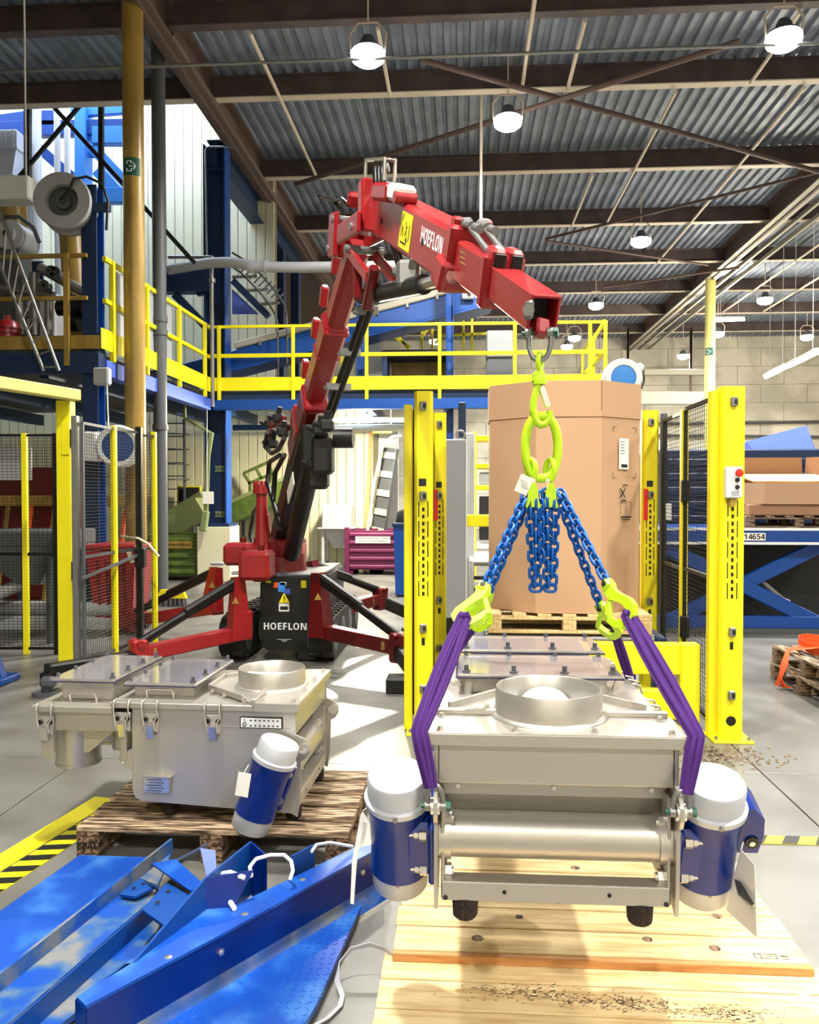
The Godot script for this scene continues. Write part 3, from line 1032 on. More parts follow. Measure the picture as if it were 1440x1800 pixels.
func build_left_plant():
	# near blue column with cable reel
	var p := q(167, 868, 10.2)
	var t := thing("steel_column", "near blue column beside the cable reel, at the corner of the left mezzanine wing", "column", Vector3(p.x, 0, p.z))
	var top := q(167, 330, 10.2).y
	block("web", t, t.position + Vector3(0, top * 0.5, 0), Vector3(0.03, top, 0.2), C.blue, 0.002)
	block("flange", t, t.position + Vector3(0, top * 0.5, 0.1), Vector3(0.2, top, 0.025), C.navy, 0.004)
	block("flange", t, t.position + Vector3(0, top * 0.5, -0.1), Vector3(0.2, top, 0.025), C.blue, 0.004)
	block("base_plate", t, t.position + Vector3(0, 0.015, 0), Vector3(0.34, 0.03, 0.34), C.blue, 0.004)
	var c := q(180, 662, 10.02)
	t = thing("junction_box", "pale grey junction box on the near blue column", "box", c - Vector3(0, 0.12, 0))
	block("box", t, c, Vector3(0.2, 0.22, 0.12), C.grey, 0.02)
	pole("cable", t, c + Vector3(0.07, -0.1, 0.03), c + Vector3(0.09, -0.75, 0.03), 0.008, C.white, 6)
	c = q(113, 356, 9.9)
	t = thing("cable_reel", "large pale grey cable reel mounted on the near blue column", "cable reel", c)
	var f := Transform3D(Basis(Vector3(0, 1, 0), deg_to_rad(10)) * Basis(Vector3.RIGHT, PI / 2), Vector3.ZERO)
	var m := M.new()
	m.lathe([Vector2(0.19, -0.02), Vector2(0.19, 0.1), Vector2(0.2, 0.11), Vector2(0.33, 0.1), Vector2(0.345, 0.08), Vector2(0.345, 0.05), Vector2(0.3, 0.04), Vector2(0.3, -0.18), Vector2(0.345, -0.2), Vector2(0.345, -0.24), Vector2(0.05, -0.25)], 32, f)
	obj("drum", m, C.grey, t)
	m = M.new()
	m.lathe([Vector2(0.19, -0.03), Vector2(0.1, -0.02), Vector2(0.09, 0.05), Vector2(0.04, 0.05), Vector2(0.03, 0.09), Vector2(0, 0.09)], 20, f)
	obj("hub", m, C.darkgrey, t)
	m = M.new()
	m.tube([Vector3(0, 0, 0.1), Vector3(0.13, 0.07, 0.16), Vector3(0.2, 0.22, 0.16), Vector3(0.33, 0.27, 0.1), Vector3(0.5, 0.2, 0.05), Vector3(0.56, 0, 0.02), Vector3(0.53, -0.35, 0)], 0.017, 8)
	obj("cable", m, C.black, t)
	m = M.new()
	m.box(Vector3(0.25, 0.0, -0.2), Vector3(0.5, 0.12, 0.06), 0.01)
	obj("arm", m, C.navy, t)
	# aluminium ladder
	t = thing("ladder", "slim grey ladder leaning on the left mezzanine edge", "ladder", q(90, 650, 9.75))
	for e in [[-12, 340, 104, 652], [-12, 435, 77, 652]]:
		pole("rail", t, q(e[0], e[1], 9.75), q(e[2], e[3], 9.75), 0.022, C.zinc, 8)
	for i in 11:
		var g := i / 10.0
		var d := 1.0 - g
		pole("rung", t, q(104 - 116 * g, 645 - 310 * g, 9.75), q(76 - 88 * g, 645 - 215 * g, 9.75), 0.012, C.zinc, 6)
	c = q(20, 336, 10.4)
	m = M.new()
	m.box(c, Vector3(0.62, 0.3, 0.3), 0.02)
	m.cyl(c + Vector3(-0.2, 0.1, 0), c + Vector3(-0.2, 8.09 - c.y, 0), 0.012, -1, 6)
	m.cyl(c + Vector3(0.2, 0.1, 0), c + Vector3(0.2, 8.09 - c.y, 0), 0.012, -1, 6)
	single("light_box", "plain white rectangular box hanging at the left edge, beside the cable reel", "box", m, C.white)
	# machines on the wing
	var lv := 3.43
	c = q(26, 418, 11.0)
	t = thing("gear_motor", "silver gear motor with round dark eye, on the left mezzanine wing", "motor", Vector3(c.x, lv, c.z))
	m = M.new(t.position)
	m.cyl(c + Vector3(0, 0, -0.3), c + Vector3(0, 0, 0.15), 0.2, -1, 20)
	m.cyl(c + Vector3(0, 0, 0.15), c + Vector3(0, 0, 0.2), 0.1, -1, 16)
	m.box(c + Vector3(-0.35, 0, 0), Vector3(0.5, 0.3, 0.3), 0.05)
	obj("housing", m, C.silver, t)
	pole("shaft_eye", t, c + Vector3(0, 0, 0.2), c + Vector3(0, 0, 0.215), 0.05, C.black)
	m = M.new(t.position)
	m.tube([c + Vector3(-0.1, 0.25, 0.1), c + Vector3(0.12, 0.25, 0.1), c + Vector3(0.32, 0.1, 0.1), c + Vector3(0.4, -0.1, 0.1)], 0.03, 8)
	obj("guard", m, C.darkgrey, t)
	m = M.new(t.position)
	m.box(Vector3(c.x - 0.1, (lv + c.y - 0.2) * 0.5, c.z), Vector3(0.5, c.y - 0.2 - lv, 0.3), 0.01)
	obj("stand", m, C.darkgrey, t)
	for e in [[128, 445, 0.17, 11.4, "glossy ochre duct rising below the cable reel", 395, 590], [20, 390, 0.24, 11.6, "glossy ochre duct below the white box at the left edge", 352, 590]]:
		c = q(e[0], e[1], e[3])
		m = M.new()
		var hi: float = q(e[0], e[5], e[3]).y
		m.cyl(Vector3(c.x + 0.12, lv, c.z), Vector3(c.x - 0.03, hi, c.z), e[2], -1, 18)
		m.cyl(Vector3(c.x + 0.12, lv, c.z), Vector3(c.x + 0.12, lv + 0.05, c.z), e[2] + 0.06, -1, 18)
		single("duct", e[4], "duct", m, C.ochre)
	c = q(14, 562, 10.35)
	t = thing("gas_cylinder", "red ribbed cylinder standing on the left mezzanine wing", "cylinder", Vector3(c.x, lv, c.z))
	m = M.new()
	m.lathe([Vector2(0.0, 0.0), Vector2(0.16, 0.0), Vector2(0.165, 0.32), Vector2(0.13, 0.4), Vector2(0.05, 0.43), Vector2(0.05, 0.48), Vector2(0, 0.48)], 18)
	obj("body", m, C.red, t)
	for i in 5:
		m = M.new()
		m.cyl(Vector3(0, 0.05 + i * 0.06, 0), Vector3(0, 0.07 + i * 0.06, 0), 0.172, -1, 18)
		obj("rib", m, C.darkred, t)
	c = q(128, 548, 10.6)
	t = thing("pump", "black pump with flanged ports behind the left railing, beside the near blue column", "pump", Vector3(c.x, lv, c.z))
	m = M.new(t.position)
	m.cyl(c + Vector3(-0.2, 0.05, 0), c + Vector3(0.15, 0.05, 0), 0.1)
	m.cyl(c + Vector3(0.15, 0.05, 0), c + Vector3(0.2, 0.05, 0), 0.16)
	m.cyl(c + Vector3(0, 0.05, 0), c + Vector3(0, 0.22, 0), 0.06)
	m.cyl(c + Vector3(0.0, -0.12, 0.05), c + Vector3(0.12, -0.12, 0.05), 0.15)
	obj("body", m, C.black, t)
	m = M.new(t.position)
	m.box(Vector3(c.x - 0.05, lv + 0.06, c.z), Vector3(0.35, 0.12, 0.3), 0.01)
	obj("base", m, C.darkgrey, t)
	t = thing("pipework", "bundle of steel pipes with open flanges on the left mezzanine wing", "pipes", q(80, 600, 10.9) * Vector3(1, 0, 1) + Vector3(0, lv, 0))
	for e in [[0, 505, 95, 520, 0.06], [70, 470, 150, 515, 0.07], [60, 480, 62, 590, 0.07], [85, 500, 85, 590, 0.05], [0, 545, 60, 555, 0.05], [36, 520, 40, 590, 0.08]]:
		pole("pipe", t, q(e[0], e[1], 10.9), q(e[2], e[3], 10.9), e[4], C.zinc)
	for e in [[80, 503], [93, 478], [100, 480]]:
		m = M.new(t.position)
		c = q(e[0], e[1], 10.8)
		m.lathe([Vector2(0.03, 0.0), Vector2(0.03, 0.06), Vector2(0.075, 0.06), Vector2(0.075, 0.03), Vector2(0.05, 0.02), Vector2(0.05, -0.1)], 14, Transform3D(Basis(Vector3.RIGHT, PI / 2), c))
		obj("flange", m, C.darkgrey, t)
	c = q(40, 490, 12.3)
	t = thing("tank", "grey boxy machine with dark window behind the left railing", "machine", Vector3(c.x, lv, c.z))
	block("body", t, Vector3(c.x, lv + 0.6, c.z), Vector3(1.3, 1.2, 0.5), C.silver, 0.03)
	block("window", t, c + Vector3(0.12, 0.05, 0.26), Vector3(0.7, 0.28, 0.03), C.navy, 0.01)
	# blue steelwork in the sky-lit bay
	t = thing("steel_structure", "bright blue steel frame of the plant in the sky-lit bay, upper left", "steel frame", q(143, 600, 16.2) * Vector3(1, 0, 1) + Vector3(0, lv, 0))
	var rods := [[147, 470, 147, 190, 0.36], [60, 228, 218, 225, 0.3], [0, 232, 48, 230, 0.34], [135, 198, 218, 192, 0.2], [128, 190, 165, 250, 0.12], [215, 228, 160, 262, 0.1], [165, 262, 222, 322, 0.22], [140, 272, 170, 272, 0.12], [70, 262, 135, 318, 0.2], [165, 240, 218, 240, 0.34], [0, 212, 48, 205, 0.2], [70, 210, 100, 210, 0.3], [172, 300, 220, 352, 0.24], [150, 345, 220, 345, 0.3]]
	for e in rods:
		var mm := M.new(t.position)
		mm.bar(q(e[0], e[1], 16.2), q(e[2], e[3], 16.2), e[4] * 0.6, e[4], 0.01)
		obj("beam", mm, C.skyblue if e[0] > 100 else C.blue, t)
	rod("column", t, Vector3(t.position.x, lv, t.position.z), q(147, 470, 16.2), 0.24, 0.3, C.skyblue, 0.01)
	for e in [[62, 10, 195, 0.11, "thick"], [100, 0, 205, 0.06, "left thin"], [118, 0, 228, 0.06, "right thin"]]:
		m = M.new()
		var lo := q(e[0], 330, 15.6)
		m.cyl(Vector3(lo.x, lv, lo.z), q(e[0], e[2] - 25, 15.6), e[3], -1, 14)
		single("white_pipe", "%s white vertical pipe in the sky-lit bay at upper left" % e[4], "pipe", m, C.white, "white vertical pipes")
	c = q(20, 280, 15.2)
	t = thing("plant_hopper", "grey ribbed hopper tapering downward, at the far upper left", "hopper", c - Vector3(0, 0.5, 0))
	m = M.new(t.position)
	m.box(c + Vector3(-0.1, 0.25, 0), Vector3(0.75, 0.35, 0.6), 0.01)
	m.taper(c + Vector3(-0.1, 0.08, 0), c + Vector3(-0.05, -0.35, 0), 0.75, 0.6, 0.3, 0.3)
	obj("bin", m, C.silver, t)
	for i in 5:
		rod("rib", t, c + Vector3(-0.4 + i * 0.15, 0.42, 0.31), c + Vector3(-0.4 + i * 0.15, 0.08, 0.31), 0.03, 0.03, C.grey)
	pole("leg", t, c + Vector3(-0.4, -0.0, -0.25), Vector3(c.x - 0.4, lv, c.z - 0.25), 0.05, C.grey)
	pole("leg", t, c + Vector3(0.2, -0.0, -0.25), Vector3(c.x + 0.2, lv, c.z - 0.25), 0.05, C.grey)
	# below the wing: hopper on legs, red bins, covered drum
	c = fl(62, 1120)
	t = thing("floor_hopper", "dark grey funnel hopper on tall legs behind the far mesh fence", "hopper", Vector3(c.x, 0, c.z))
	m = M.new()
	m.box(Vector3(0, 1.12, 0), Vector3(1.0, 0.16, 0.9), 0.01)
	m.taper(Vector3(0, 1.04, 0), Vector3(0, 0.6, 0), 1.0, 0.9, 0.25, 0.25)
	obj("funnel", m, C.darkgrey, t)
	for sx in [-0.36, 0.36]:
		for sz in [-0.36, 0.36]:
			pole("leg", t, c + Vector3(sx, 0, sz), c + Vector3(sx, 1.05, sz), 0.04, C.darkgrey, 8)
	pole("pipe", t, c + Vector3(-0.1, 0.62, 0), c + Vector3(-0.9, 0.25, 0.2), 0.07, C.silver)
	m = M.new()
	c = fl(120, 1112)
	m.bar(Vector3(c.x - 1.2, 0.1, c.z), Vector3(c.x + 0.6, 0.1, c.z - 0.1), 0.3, 0.2, 0.05)
	m.cyl(Vector3(c.x - 1.2, 0.28, c.z), Vector3(c.x + 0.6, 0.28, c.z), 0.08)
	single("floor_pipe", "bundled pale pipes lying on the floor behind the far mesh fence", "pipes", m, C.silver)
	t = thing("machine_guard", "orange lattice machine behind the far mesh fence", "machine", q(60, 1000, 11.8) * Vector3(1, 0, 1))
	for i in 8:
		var x := -1.3 + i * 0.36
		rod("lattice_bar", t, t.position + Vector3(x, 0, 0), t.position + Vector3(x + 0.2, 1.5, 0), 0.05, 0.05, C.orange if i % 2 else C.ochre)
	rod("rail", t, t.position + Vector3(-1.4, 1.5, 0), t.position + Vector3(1.6, 1.5, 0), 0.1, 0.16, C.ochre)
	rod("rail", t, t.position + Vector3(-1.4, 0.7, 0), t.position + Vector3(1.6, 0.7, 0), 0.08, 0.1, C.orange)
	block("body", t, t.position + Vector3(-0.4, 1.0, -0.5), Vector3(1.6, 2.0, 0.6), C.darkred, 0.02)
	block("panel", t, t.position + Vector3(-0.35, 2.05, -0.15), Vector3(0.5, 0.5, 0.04), C.white, 0.01)
	for e in [[214, 1108, "red ribbed plastic wheelie bin behind the mesh gate", 0.62]]:
		c = fl(e[0], e[1])
		t = thing("wheelie_bin", e[2], "bin", c)
		m = M.new()
		m.taper(Vector3(0, 0.06, 0), Vector3(0, 0.95, 0), 0.42, 0.42, 0.58, 0.6)
		obj("body", m, C.red, t)
		m = M.new()
		m.box(Vector3(0, 0.99, 0), Vector3(0.62, 0.07, 0.64), 0.02)
		obj("lid", m, C.red, t)
		for s in [-1, 1]:
			m = M.new()
			m.cyl(Vector3(s * 0.18, 0.09, -0.2), Vector3(s * 0.24, 0.09, -0.2), 0.09)
			obj("wheel", m, C.black, t)
		for i in 4:
			m = M.new()
			m.box(Vector3(-0.15 + i * 0.1, 0.55, 0.265), Vector3(0.03, 0.6, 0.02), 0.004, Basis(Vector3.RIGHT, 0.1))
			obj("rib", m, C.darkred, t)
	c = q(210, 785, 9.85)
	t = thing("hose_reel", "blue round reel with white rim and white side box, behind the mesh gate", "reel", c)
	f = Transform3D(Basis(Vector3(0, 1, 0), 0.2) * Basis(Vector3.RIGHT, PI / 2), Vector3.ZERO)
	m = M.new()
	m.lathe([Vector2(0.19, 0.1), Vector2(0.24, 0.11), Vector2(0.26, 0.08), Vector2(0.26, -0.1), Vector2(0.2, -0.12)], 26, f)
	obj("rim", m, C.white, t)
	m = M.new()
	m.lathe([Vector2(0.2, 0.09), Vector2(0.1, 0.1), Vector2(0.0, 0.1)], 26, f)
	obj("face", m, C.blue, t)
	block("side_box", t, c + Vector3(-0.33, 0, 0), Vector3(0.16, 0.36, 0.2), C.white, 0.02)
	block("bracket", t, c + Vector3(-0.1, 0.15, -0.25), Vector3(0.5, 0.1, 0.25), C.grey, 0.01)


func stack_bin(c: Vector3, w: float, d: float, h: float, mt: Material, label: String, sign_mt: Material, words: String):
	var t := thing("metal_bin", label, "bin", c)
	var m := M.new()
	m.box(Vector3(0, h * 0.5 + 0.05, d * 0.5 - 0.015), Vector3(w, h - 0.1, 0.03), 0.004)
	m.box(Vector3(0, h * 0.5 + 0.05, -d * 0.5 + 0.015), Vector3(w, h - 0.1, 0.03), 0.004)
	m.box(Vector3(-w * 0.5 + 0.015, h * 0.5 + 0.05, 0), Vector3(0.03, h - 0.1, d - 0.06), 0.004)
	m.box(Vector3(w * 0.5 - 0.015, h * 0.5 + 0.05, 0), Vector3(0.03, h - 0.1, d - 0.06), 0.004)
	m.box(Vector3(0, 0.12, 0), Vector3(w - 0.06, 0.03, d - 0.06))
	obj("body", m, mt, t)
	for i in 5:
		m = M.new()
		var y := 0.16 + (h - 0.25) * i / 4.0
		m.prism(PackedVector2Array([Vector2(0, -0.045), Vector2(0.035, -0.02), Vector2(0.035, 0.02), Vector2(0, 0.045)]), -w * 0.5 + 0.1, w * 0.5 - 0.1, Transform3D(Basis(Vector3(0, 0, 1), Vector3(0, 1, 0), Vector3(-1, 0, 0)), Vector3(0, y, d * 0.5)))
		obj("rib", m, mt, t)
	for sx in [-1, 1]:
		m = M.new()
		m.box(Vector3(sx * (w * 0.5 - 0.04), h * 0.5 + 0.03, d * 0.5 + 0.01), Vector3(0.09, h + 0.06, 0.07), 0.006)
		obj("corner_post", m, mt, t)
		m = M.new()
		m.box(Vector3(sx * (w * 0.5 - 0.1), 0.04, 0), Vector3(0.12, 0.08, d), 0.006)
		obj("foot", m, mt, t)
	m = M.new()
	m.box(Vector3(0.0, h * 0.79, d * 0.5 + 0.045), Vector3(w * 0.62, 0.13, 0.006), 0.001)
	var s := obj("sign", m, sign_mt, t)
	var lines := words.split("|")
	for i in lines.size():
		lettering(lines[i], 0.042, C.black, Transform3D(Basis(), Vector3(0, h * 0.79 + 0.03 * (lines.size() - 1) - 0.06 * i, d * 0.5 + 0.049)), s)


func build_back_plant():
	var c := fl(334, 1016)
	stack_bin(Vector3(c.x - 0.15, 0, c.z), 1.25, 1.0, 0.84, C.green, "green ribbed metal bin with yellow sign, left of the crane", C.ochre, "METAAL AFVALSTOFFEN")
	c = fl(646, 1010)
	stack_bin(Vector3(c.x + 0.12, 0, c.z - 0.4), 1.12, 0.9, 0.88, C.magenta, "purple ribbed metal bin with white sign, right of the crane", C.paper, "OPPERVLAKTE MATERIAAL|AFVALSTOFFENKRAT")
	c = fl(722, 1046)
	var t := thing("waste_bin", "tall blue bin with dark lid left of the yellow light curtain posts", "bin", c)
	var m := M.new()
	m.taper(Vector3(0, 0.03, 0), Vector3(0, 1.1, 0), 0.44, 0.5, 0.5, 0.56)
	obj("body", m, C.blue, t)
	block("rim", t, c + Vector3(0, 1.12, 0), Vector3(0.54, 0.06, 0.6), C.navy, 0.01)
	m = M.new()
	m.lathe([Vector2(0.24, 1.15), Vector2(0.22, 1.3), Vector2(0.1, 1.4), Vector2(0, 1.42)], 16)
	obj("bag_top", m, C.dark, t)
	# cream stair block and olive conveyor by the green bin
	c = q(401, 975, 15.2)
	t = thing("louvre_panel", "cream slatted panel between the green bin and the crane", "panel", Vector3(c.x, 0, c.z))
	block("frame", t, t.position + Vector3(0, 0.5, -0.04), Vector3(0.4, 1.0, 0.06), C.creamgap)
	for i in 6:
		m = M.new()
		m.box(Vector3(0, 0.1 + i * 0.165, 0.02), Vector3(0.4, 0.15, 0.02), 0.004, Basis(Vector3.RIGHT, -0.15) * Basis(Vector3.BACK, 0.12))
		obj("slat", m, C.cream, t)
	for e in [[262, 950, 362, 890, 16.2, C.olive, "olive green conveyor chute sloping up behind the green bin", 0.5], [405, 905, 520, 855, 16.8, C.green, "dark green conveyor sloping up behind the crane's boom", 0.42]]:
		var a := q(e[0], e[1], e[4])
		var b := q(e[2], e[3], e[4])
		t = thing("chute_conveyor", e[6], "conveyor", (a + b) * 0.5 * Vector3(1, 0, 1))
		rod("trough", t, a, b, 0.6, e[7], e[5], 0.02)
		rod("lip", t, a + Vector3(0, e[7] * 0.55, 0), b + Vector3(0, e[7] * 0.55, 0), 0.66, 0.08, C.olive, 0.01)
		for g in [0.15, 0.85]:
			var p := a.lerp(b, g)
			for sz in [-0.25, 0.25]:
				rod("leg", t, Vector3(p.x, 0, p.z + sz), Vector3(p.x, p.y - 0.1, p.z + sz), 0.06, 0.06, C.darkgrey)
	var fa := q(445, 830, 17.0)
	t = thing("tipping_rack", "small olive frame of bars above the dark green conveyor", "frame", fa - Vector3(0, 0.25, 0))
	for e in [[428, 832, 470, 813], [437, 850, 480, 832], [428, 832, 440, 850], [470, 813, 482, 836], [450, 823, 460, 841]]:
		rod("bar", t, q(e[0], e[1], 17.0), q(e[2], e[3], 17.0), 0.06, 0.06, C.green)
	rod("leg", t, q(440, 850, 17.0), q(440, 895, 17.0), 0.06, 0.06, C.green)
	rod("leg", t, q(478, 834, 17.0), q(478, 875, 17.0), 0.06, 0.06, C.green)
	# black notice board with cage by the wall
	c = q(333, 873, 17.3)
	t = thing("notice_board", "black board with yellow frame by the cream wall, above the olive conveyor", "board", Vector3(c.x, 0, c.z))
	block("frame", t, c, Vector3(0.52, 0.46, 0.06), C.yellow)
	block("board", t, c + Vector3(0, 0, 0.03), Vector3(0.46, 0.4, 0.03), C.dark)
	for s in [-0.22, 0.22]:
		rod("leg", t, Vector3(c.x + s, 0, c.z), Vector3(c.x + s, c.y - 0.2, c.z), 0.05, 0.05, C.yellow)
	c = q(308, 820, 17.2)
	t = thing("cage_ladder", "caged wall ladder on the cream wall, right of the dark pipe", "ladder", Vector3(c.x, 0, c.z))
	for s in [-0.2, 0.2]:
		rod("rail", t, Vector3(c.x + s, 0, c.z), Vector3(c.x + s, 3.2, c.z), 0.04, 0.05, C.darkgrey)
	for i in 11:
		pole("rung", t, Vector3(c.x - 0.2, 0.3 + i * 0.28, c.z), Vector3(c.x + 0.2, 0.3 + i * 0.28, c.z), 0.014, C.darkgrey, 6)
	for i in 4:
		m = M.new(t.position)
		var pts := []
		for k in 9:
			var a := PI * k / 8.0
			pts.append(Vector3(c.x - 0.3 * cos(a), 1.9 + i * 0.32, c.z + 0.4 * sin(a)))
		m.tube(pts, 0.014, 5)
		obj("hoop", m, C.darkgrey, t)
	# hanging tool with paper label on the large column
	m = M.new()
	m.box(q(366, 875, 14.4), Vector3(0.2, 0.22, 0.01), 0.002)
	m.cyl(q(364, 866, 14.4), q(364, 712, 14.4), 0.006, -1, 5)
	single("hanging_paper", "white paper hanging on a cord in front of the large blue column", "paper", m, C.paper)
	m = M.new()
	m.bar(q(372, 760, 14.45), q(366, 800, 14.45), 0.08, 0.06, 0.01)
	m.bar(q(366, 798, 14.45), q(362, 900, 14.45), 0.08, 0.06, 0.01)
	m.bar(q(362, 898, 14.45), q(357, 934, 14.45), 0.13, 0.1, 0.02)
	m.bar(q(372, 762, 14.45), q(325, 735, 14.45), 0.05, 0.05, 0.01)
	m.bar(q(325, 735, 14.45), Vector3(q(325, 735, 14.45).x, 3.38, -14.45), 0.05, 0.05, 0.01)
	single("hanging_duct", "bent pale duct hanging beside the large blue column", "duct", m, C.olive)
	# silver hoppers on castors
	for e in [[548, 994, 0.9, 1.4, 0.55, "plain olive-grey hopper container behind the crane's red boxes"], [592, 1002, 0.62, 1.36, 0.75, "pale hopper stand on castors with printed label, left of the purple bin"]]:
		c = fl(e[0], e[1])
		t = thing("hopper_stand", e[5], "hopper", Vector3(c.x, 0, c.z - 0.3), 0.0)
		m = M.new()
		m.box(Vector3(0, e[3] - 0.25, 0), Vector3(e[2], 0.5, 0.6), 0.01)
		m.taper(Vector3(0, e[3] - 0.5, 0), Vector3(0, 0.45, 0), e[2], 0.6, 0.2, 0.2)
		obj("container", m, C.silver if e[0] > 570 else C.creamgap, t)
		for sx in [-1, 1]:
			for sz in [-1, 1]:
				m = M.new()
				m.box(Vector3(sx * e[2] * 0.47, 0.5, sz * 0.28), Vector3(0.06, 0.76, 0.06), 0.006)
				obj("leg", m, C.silver, t)
				m = M.new()
				m.cyl(Vector3(sx * e[2] * 0.47 - 0.02, 0.075, sz * 0.28), Vector3(sx * e[2] * 0.47 + 0.02, 0.075, sz * 0.28), 0.075, -1, 14)
				obj("castor", m, C.darkgrey, t)
		m = M.new()
		m.box(Vector3(0, e[3] - 0.48, 0.05), Vector3(e[2] + 0.16, 0.03, 0.78), 0.005)
		obj("shelf", m, C.silver, t)
		if e[0] > 570:
			m = M.new()
			m.box(Vector3(0.08, e[3] - 0.24, 0.304), Vector3(0.14, 0.3, 0.008), 0.001)
			obj("label", m, C.paper, t)
	# white roller door, dark strip and leaning board in the partition
	var dx := q(668, 860, 17.6)
	m = M.new()
	m.box(Vector3(dx.x, 1.6, -17.9), Vector3(0.75, 3.2, 0.1), 0.01)
	var dr := struct("door_1", m, C.white)
	m = M.new(dr.position)
	m.box(Vector3(dx.x, 2.5, -17.83), Vector3(0.7, 0.4, 0.04), 0.01)
	obj("panel", m, C.grey, dr)
	var dw := q(712, 860, 17.6)
	m = M.new()
	m.bar(q(641, 1000, 17.25), q(652, 760, 17.6), 0.08, 0.05, 0.01)
	single("leaning_plank", "brown plank leaning on the partition beside the white door", "plank", m, C.pinedark)
	var sgn := q(672, 756, 17.0)
	t = thing("hanging_sign", "small yellow sign with dark pictograms above the white door", "sign", sgn)
	block("plate", t, sgn, Vector3(0.4, 0.14, 0.02), C.yellow)
	for i in 4:
		block("pictogram", t, sgn + Vector3(-0.14 + i * 0.09, 0.02, 0.012), Vector3(0.05, 0.07, 0.006), C.dark if i % 2 else C.redbtn, 0.001)
	block("hanger", t, sgn + Vector3(0, 0.2, 0), Vector3(0.02, 0.3, 0.02), C.grey)
	# black belt with pale bars
	var a := q(664, 945, 17.1)
	var b := q(688, 788, 17.1)
	t = thing("cleated_belt", "steep dark conveyor belt with pale cleats, above the purple bin", "conveyor", a * Vector3(1, 0, 1))
	m = M.new(t.position)
	m.bar(Vector3(a.x, 0.0, a.z), a, 0.3, 0.4, 0.01)
	obj("foot", m, C.dark, t)
	m = M.new(t.position)
	m.bar(a, b, 0.42, 0.1, 0.01, Vector3(-1, 0, 1))
	obj("belt", m, C.darkgrey, t)
	var side := (b - a).normalized().cross(Vector3(-1, 0, 1).normalized()).normalized()
	for i in 5:
		m = M.new(t.position)
		var p := a.lerp(b, 0.08 + i * 0.21) + Vector3(-0.04, 0, 0.05)
		m.bar(p - side * 0.21, p + side * 0.21, 0.13, 0.05, 0.005, Vector3(-1, 0, 1))
		obj("cleat", m, C.cream, t)
	m = M.new(t.position)
	m.tube([q(646, 935, 16.9), q(658, 850, 16.9), q(673, 783, 16.9), q(690, 767, 16.9), q(706, 765, 16.9)], 0.03, 8)
	obj("frame", m, C.white, t)
	# under the mezzanine: pale pipes and a dark cross member
	for e in [[410, 752, 720, 748, 16.6, 0.06, "dark cross pipe under the mezzanine, nearest the clad wall", C.navy], [560, 738, 720, 738, 15.6, 0.05, "pale pipe under the mezzanine beside the spot lamps", C.cream], [560, 753, 720, 751, 15.2, 0.07, "thick cream pipe under the mezzanine above the white door", C.cream]]:
		m = M.new()
		m.cyl(q(e[0], e[1], e[4]), q(e[2], e[3], e[4]), e[5], -1, 10)
		for g in [0.25, 0.8]:
			var hp := q(e[0], e[1], e[4]).lerp(q(e[2], e[3], e[4]), g)
			m.cyl(hp, Vector3(hp.x, 3.405, hp.z), 0.012, -1, 6)
		single("cross_pipe", e[6], "pipe", m, e[7])
	# a broom head beside the dark pipe
	c = fl(303, 1066)
	t = thing("broom_head", "yellow broom head with grey bristles on the floor behind the left outrigger", "broom", c)
	m = M.new()
	m.taper(Vector3(0, 0.12, 0), Vector3(0, 0.24, 0), 0.42, 0.1, 0.32, 0.07)
	obj("block", m, C.yellow, t)
	m = M.new()
	for i in 60:
		var x := -0.2 + 0.4 * i / 59.0
		m.cyl(Vector3(x, 0.0, sin(i * 2.3) * 0.05), Vector3(x * 0.9, 0.13, sin(i * 2.3) * 0.03), 0.006, -1, 4, false)
	var br := obj("bristles", m, C.darkgrey, t)
	br.set_meta("kind", "stuff")
	# green signal lamp and hoses behind the crane
	c = q(517, 888, 9.2)
	t = thing("signal_lamp", "glowing green signal lamp on a short post behind the crane's boom", "lamp", Vector3(c.x, 0.0, c.z))
	m = M.new(t.position)
	m.lathe([Vector2(0.045, -0.06), Vector2(0.05, 0.0), Vector2(0.035, 0.06), Vector2(0, 0.07)], 14, Transform3D(Basis(), c))
	obj("lens", m, C.greenlamp, t)
	pole("post", t, Vector3(c.x, 0.0, c.z), c - Vector3(0, 0.06, 0), 0.03, C.zinc)
	var l := OmniLight3D.new()
	l.name = "lamp_light"
	l.position = c - t.position + Vector3(0, 0.0, 0.12)
	l.light_color = Color(0.2, 1, 0.5)
	l.light_energy = 0.05
	l.omni_range = 40
	l.omni_attenuation = 2.0
	l.light_size = 0.05
	l.shadow_enabled = true
	t.add_child(l)


func mesh_panel(t: Node3D, a: Vector3, b: Vector3, lo: float, hi: float, fm: Material):
	# a welded-wire panel between two posts on the floor line a-b
	var d := b - a
	var m := M.new(t.position)
	m.mesh_grid(a + Vector3(0, lo, 0), d, Vector3(0, hi - lo, 0), 0.045, 0.03, 0.0021)
	obj("wire_mesh", m, C.black, t)
	m = M.new(t.position)
	for y in [lo, (lo + hi) * 0.5 - 0.12, hi]:
		m.bar(a + Vector3(0, y, 0), b + Vector3(0, y, 0), 0.025, 0.025)
	for p in [a, b]:
		m.bar(p + Vector3(0, lo, 0), p + Vector3(0, hi, 0), 0.025, 0.025)
	obj("panel_frame", m, fm, t)


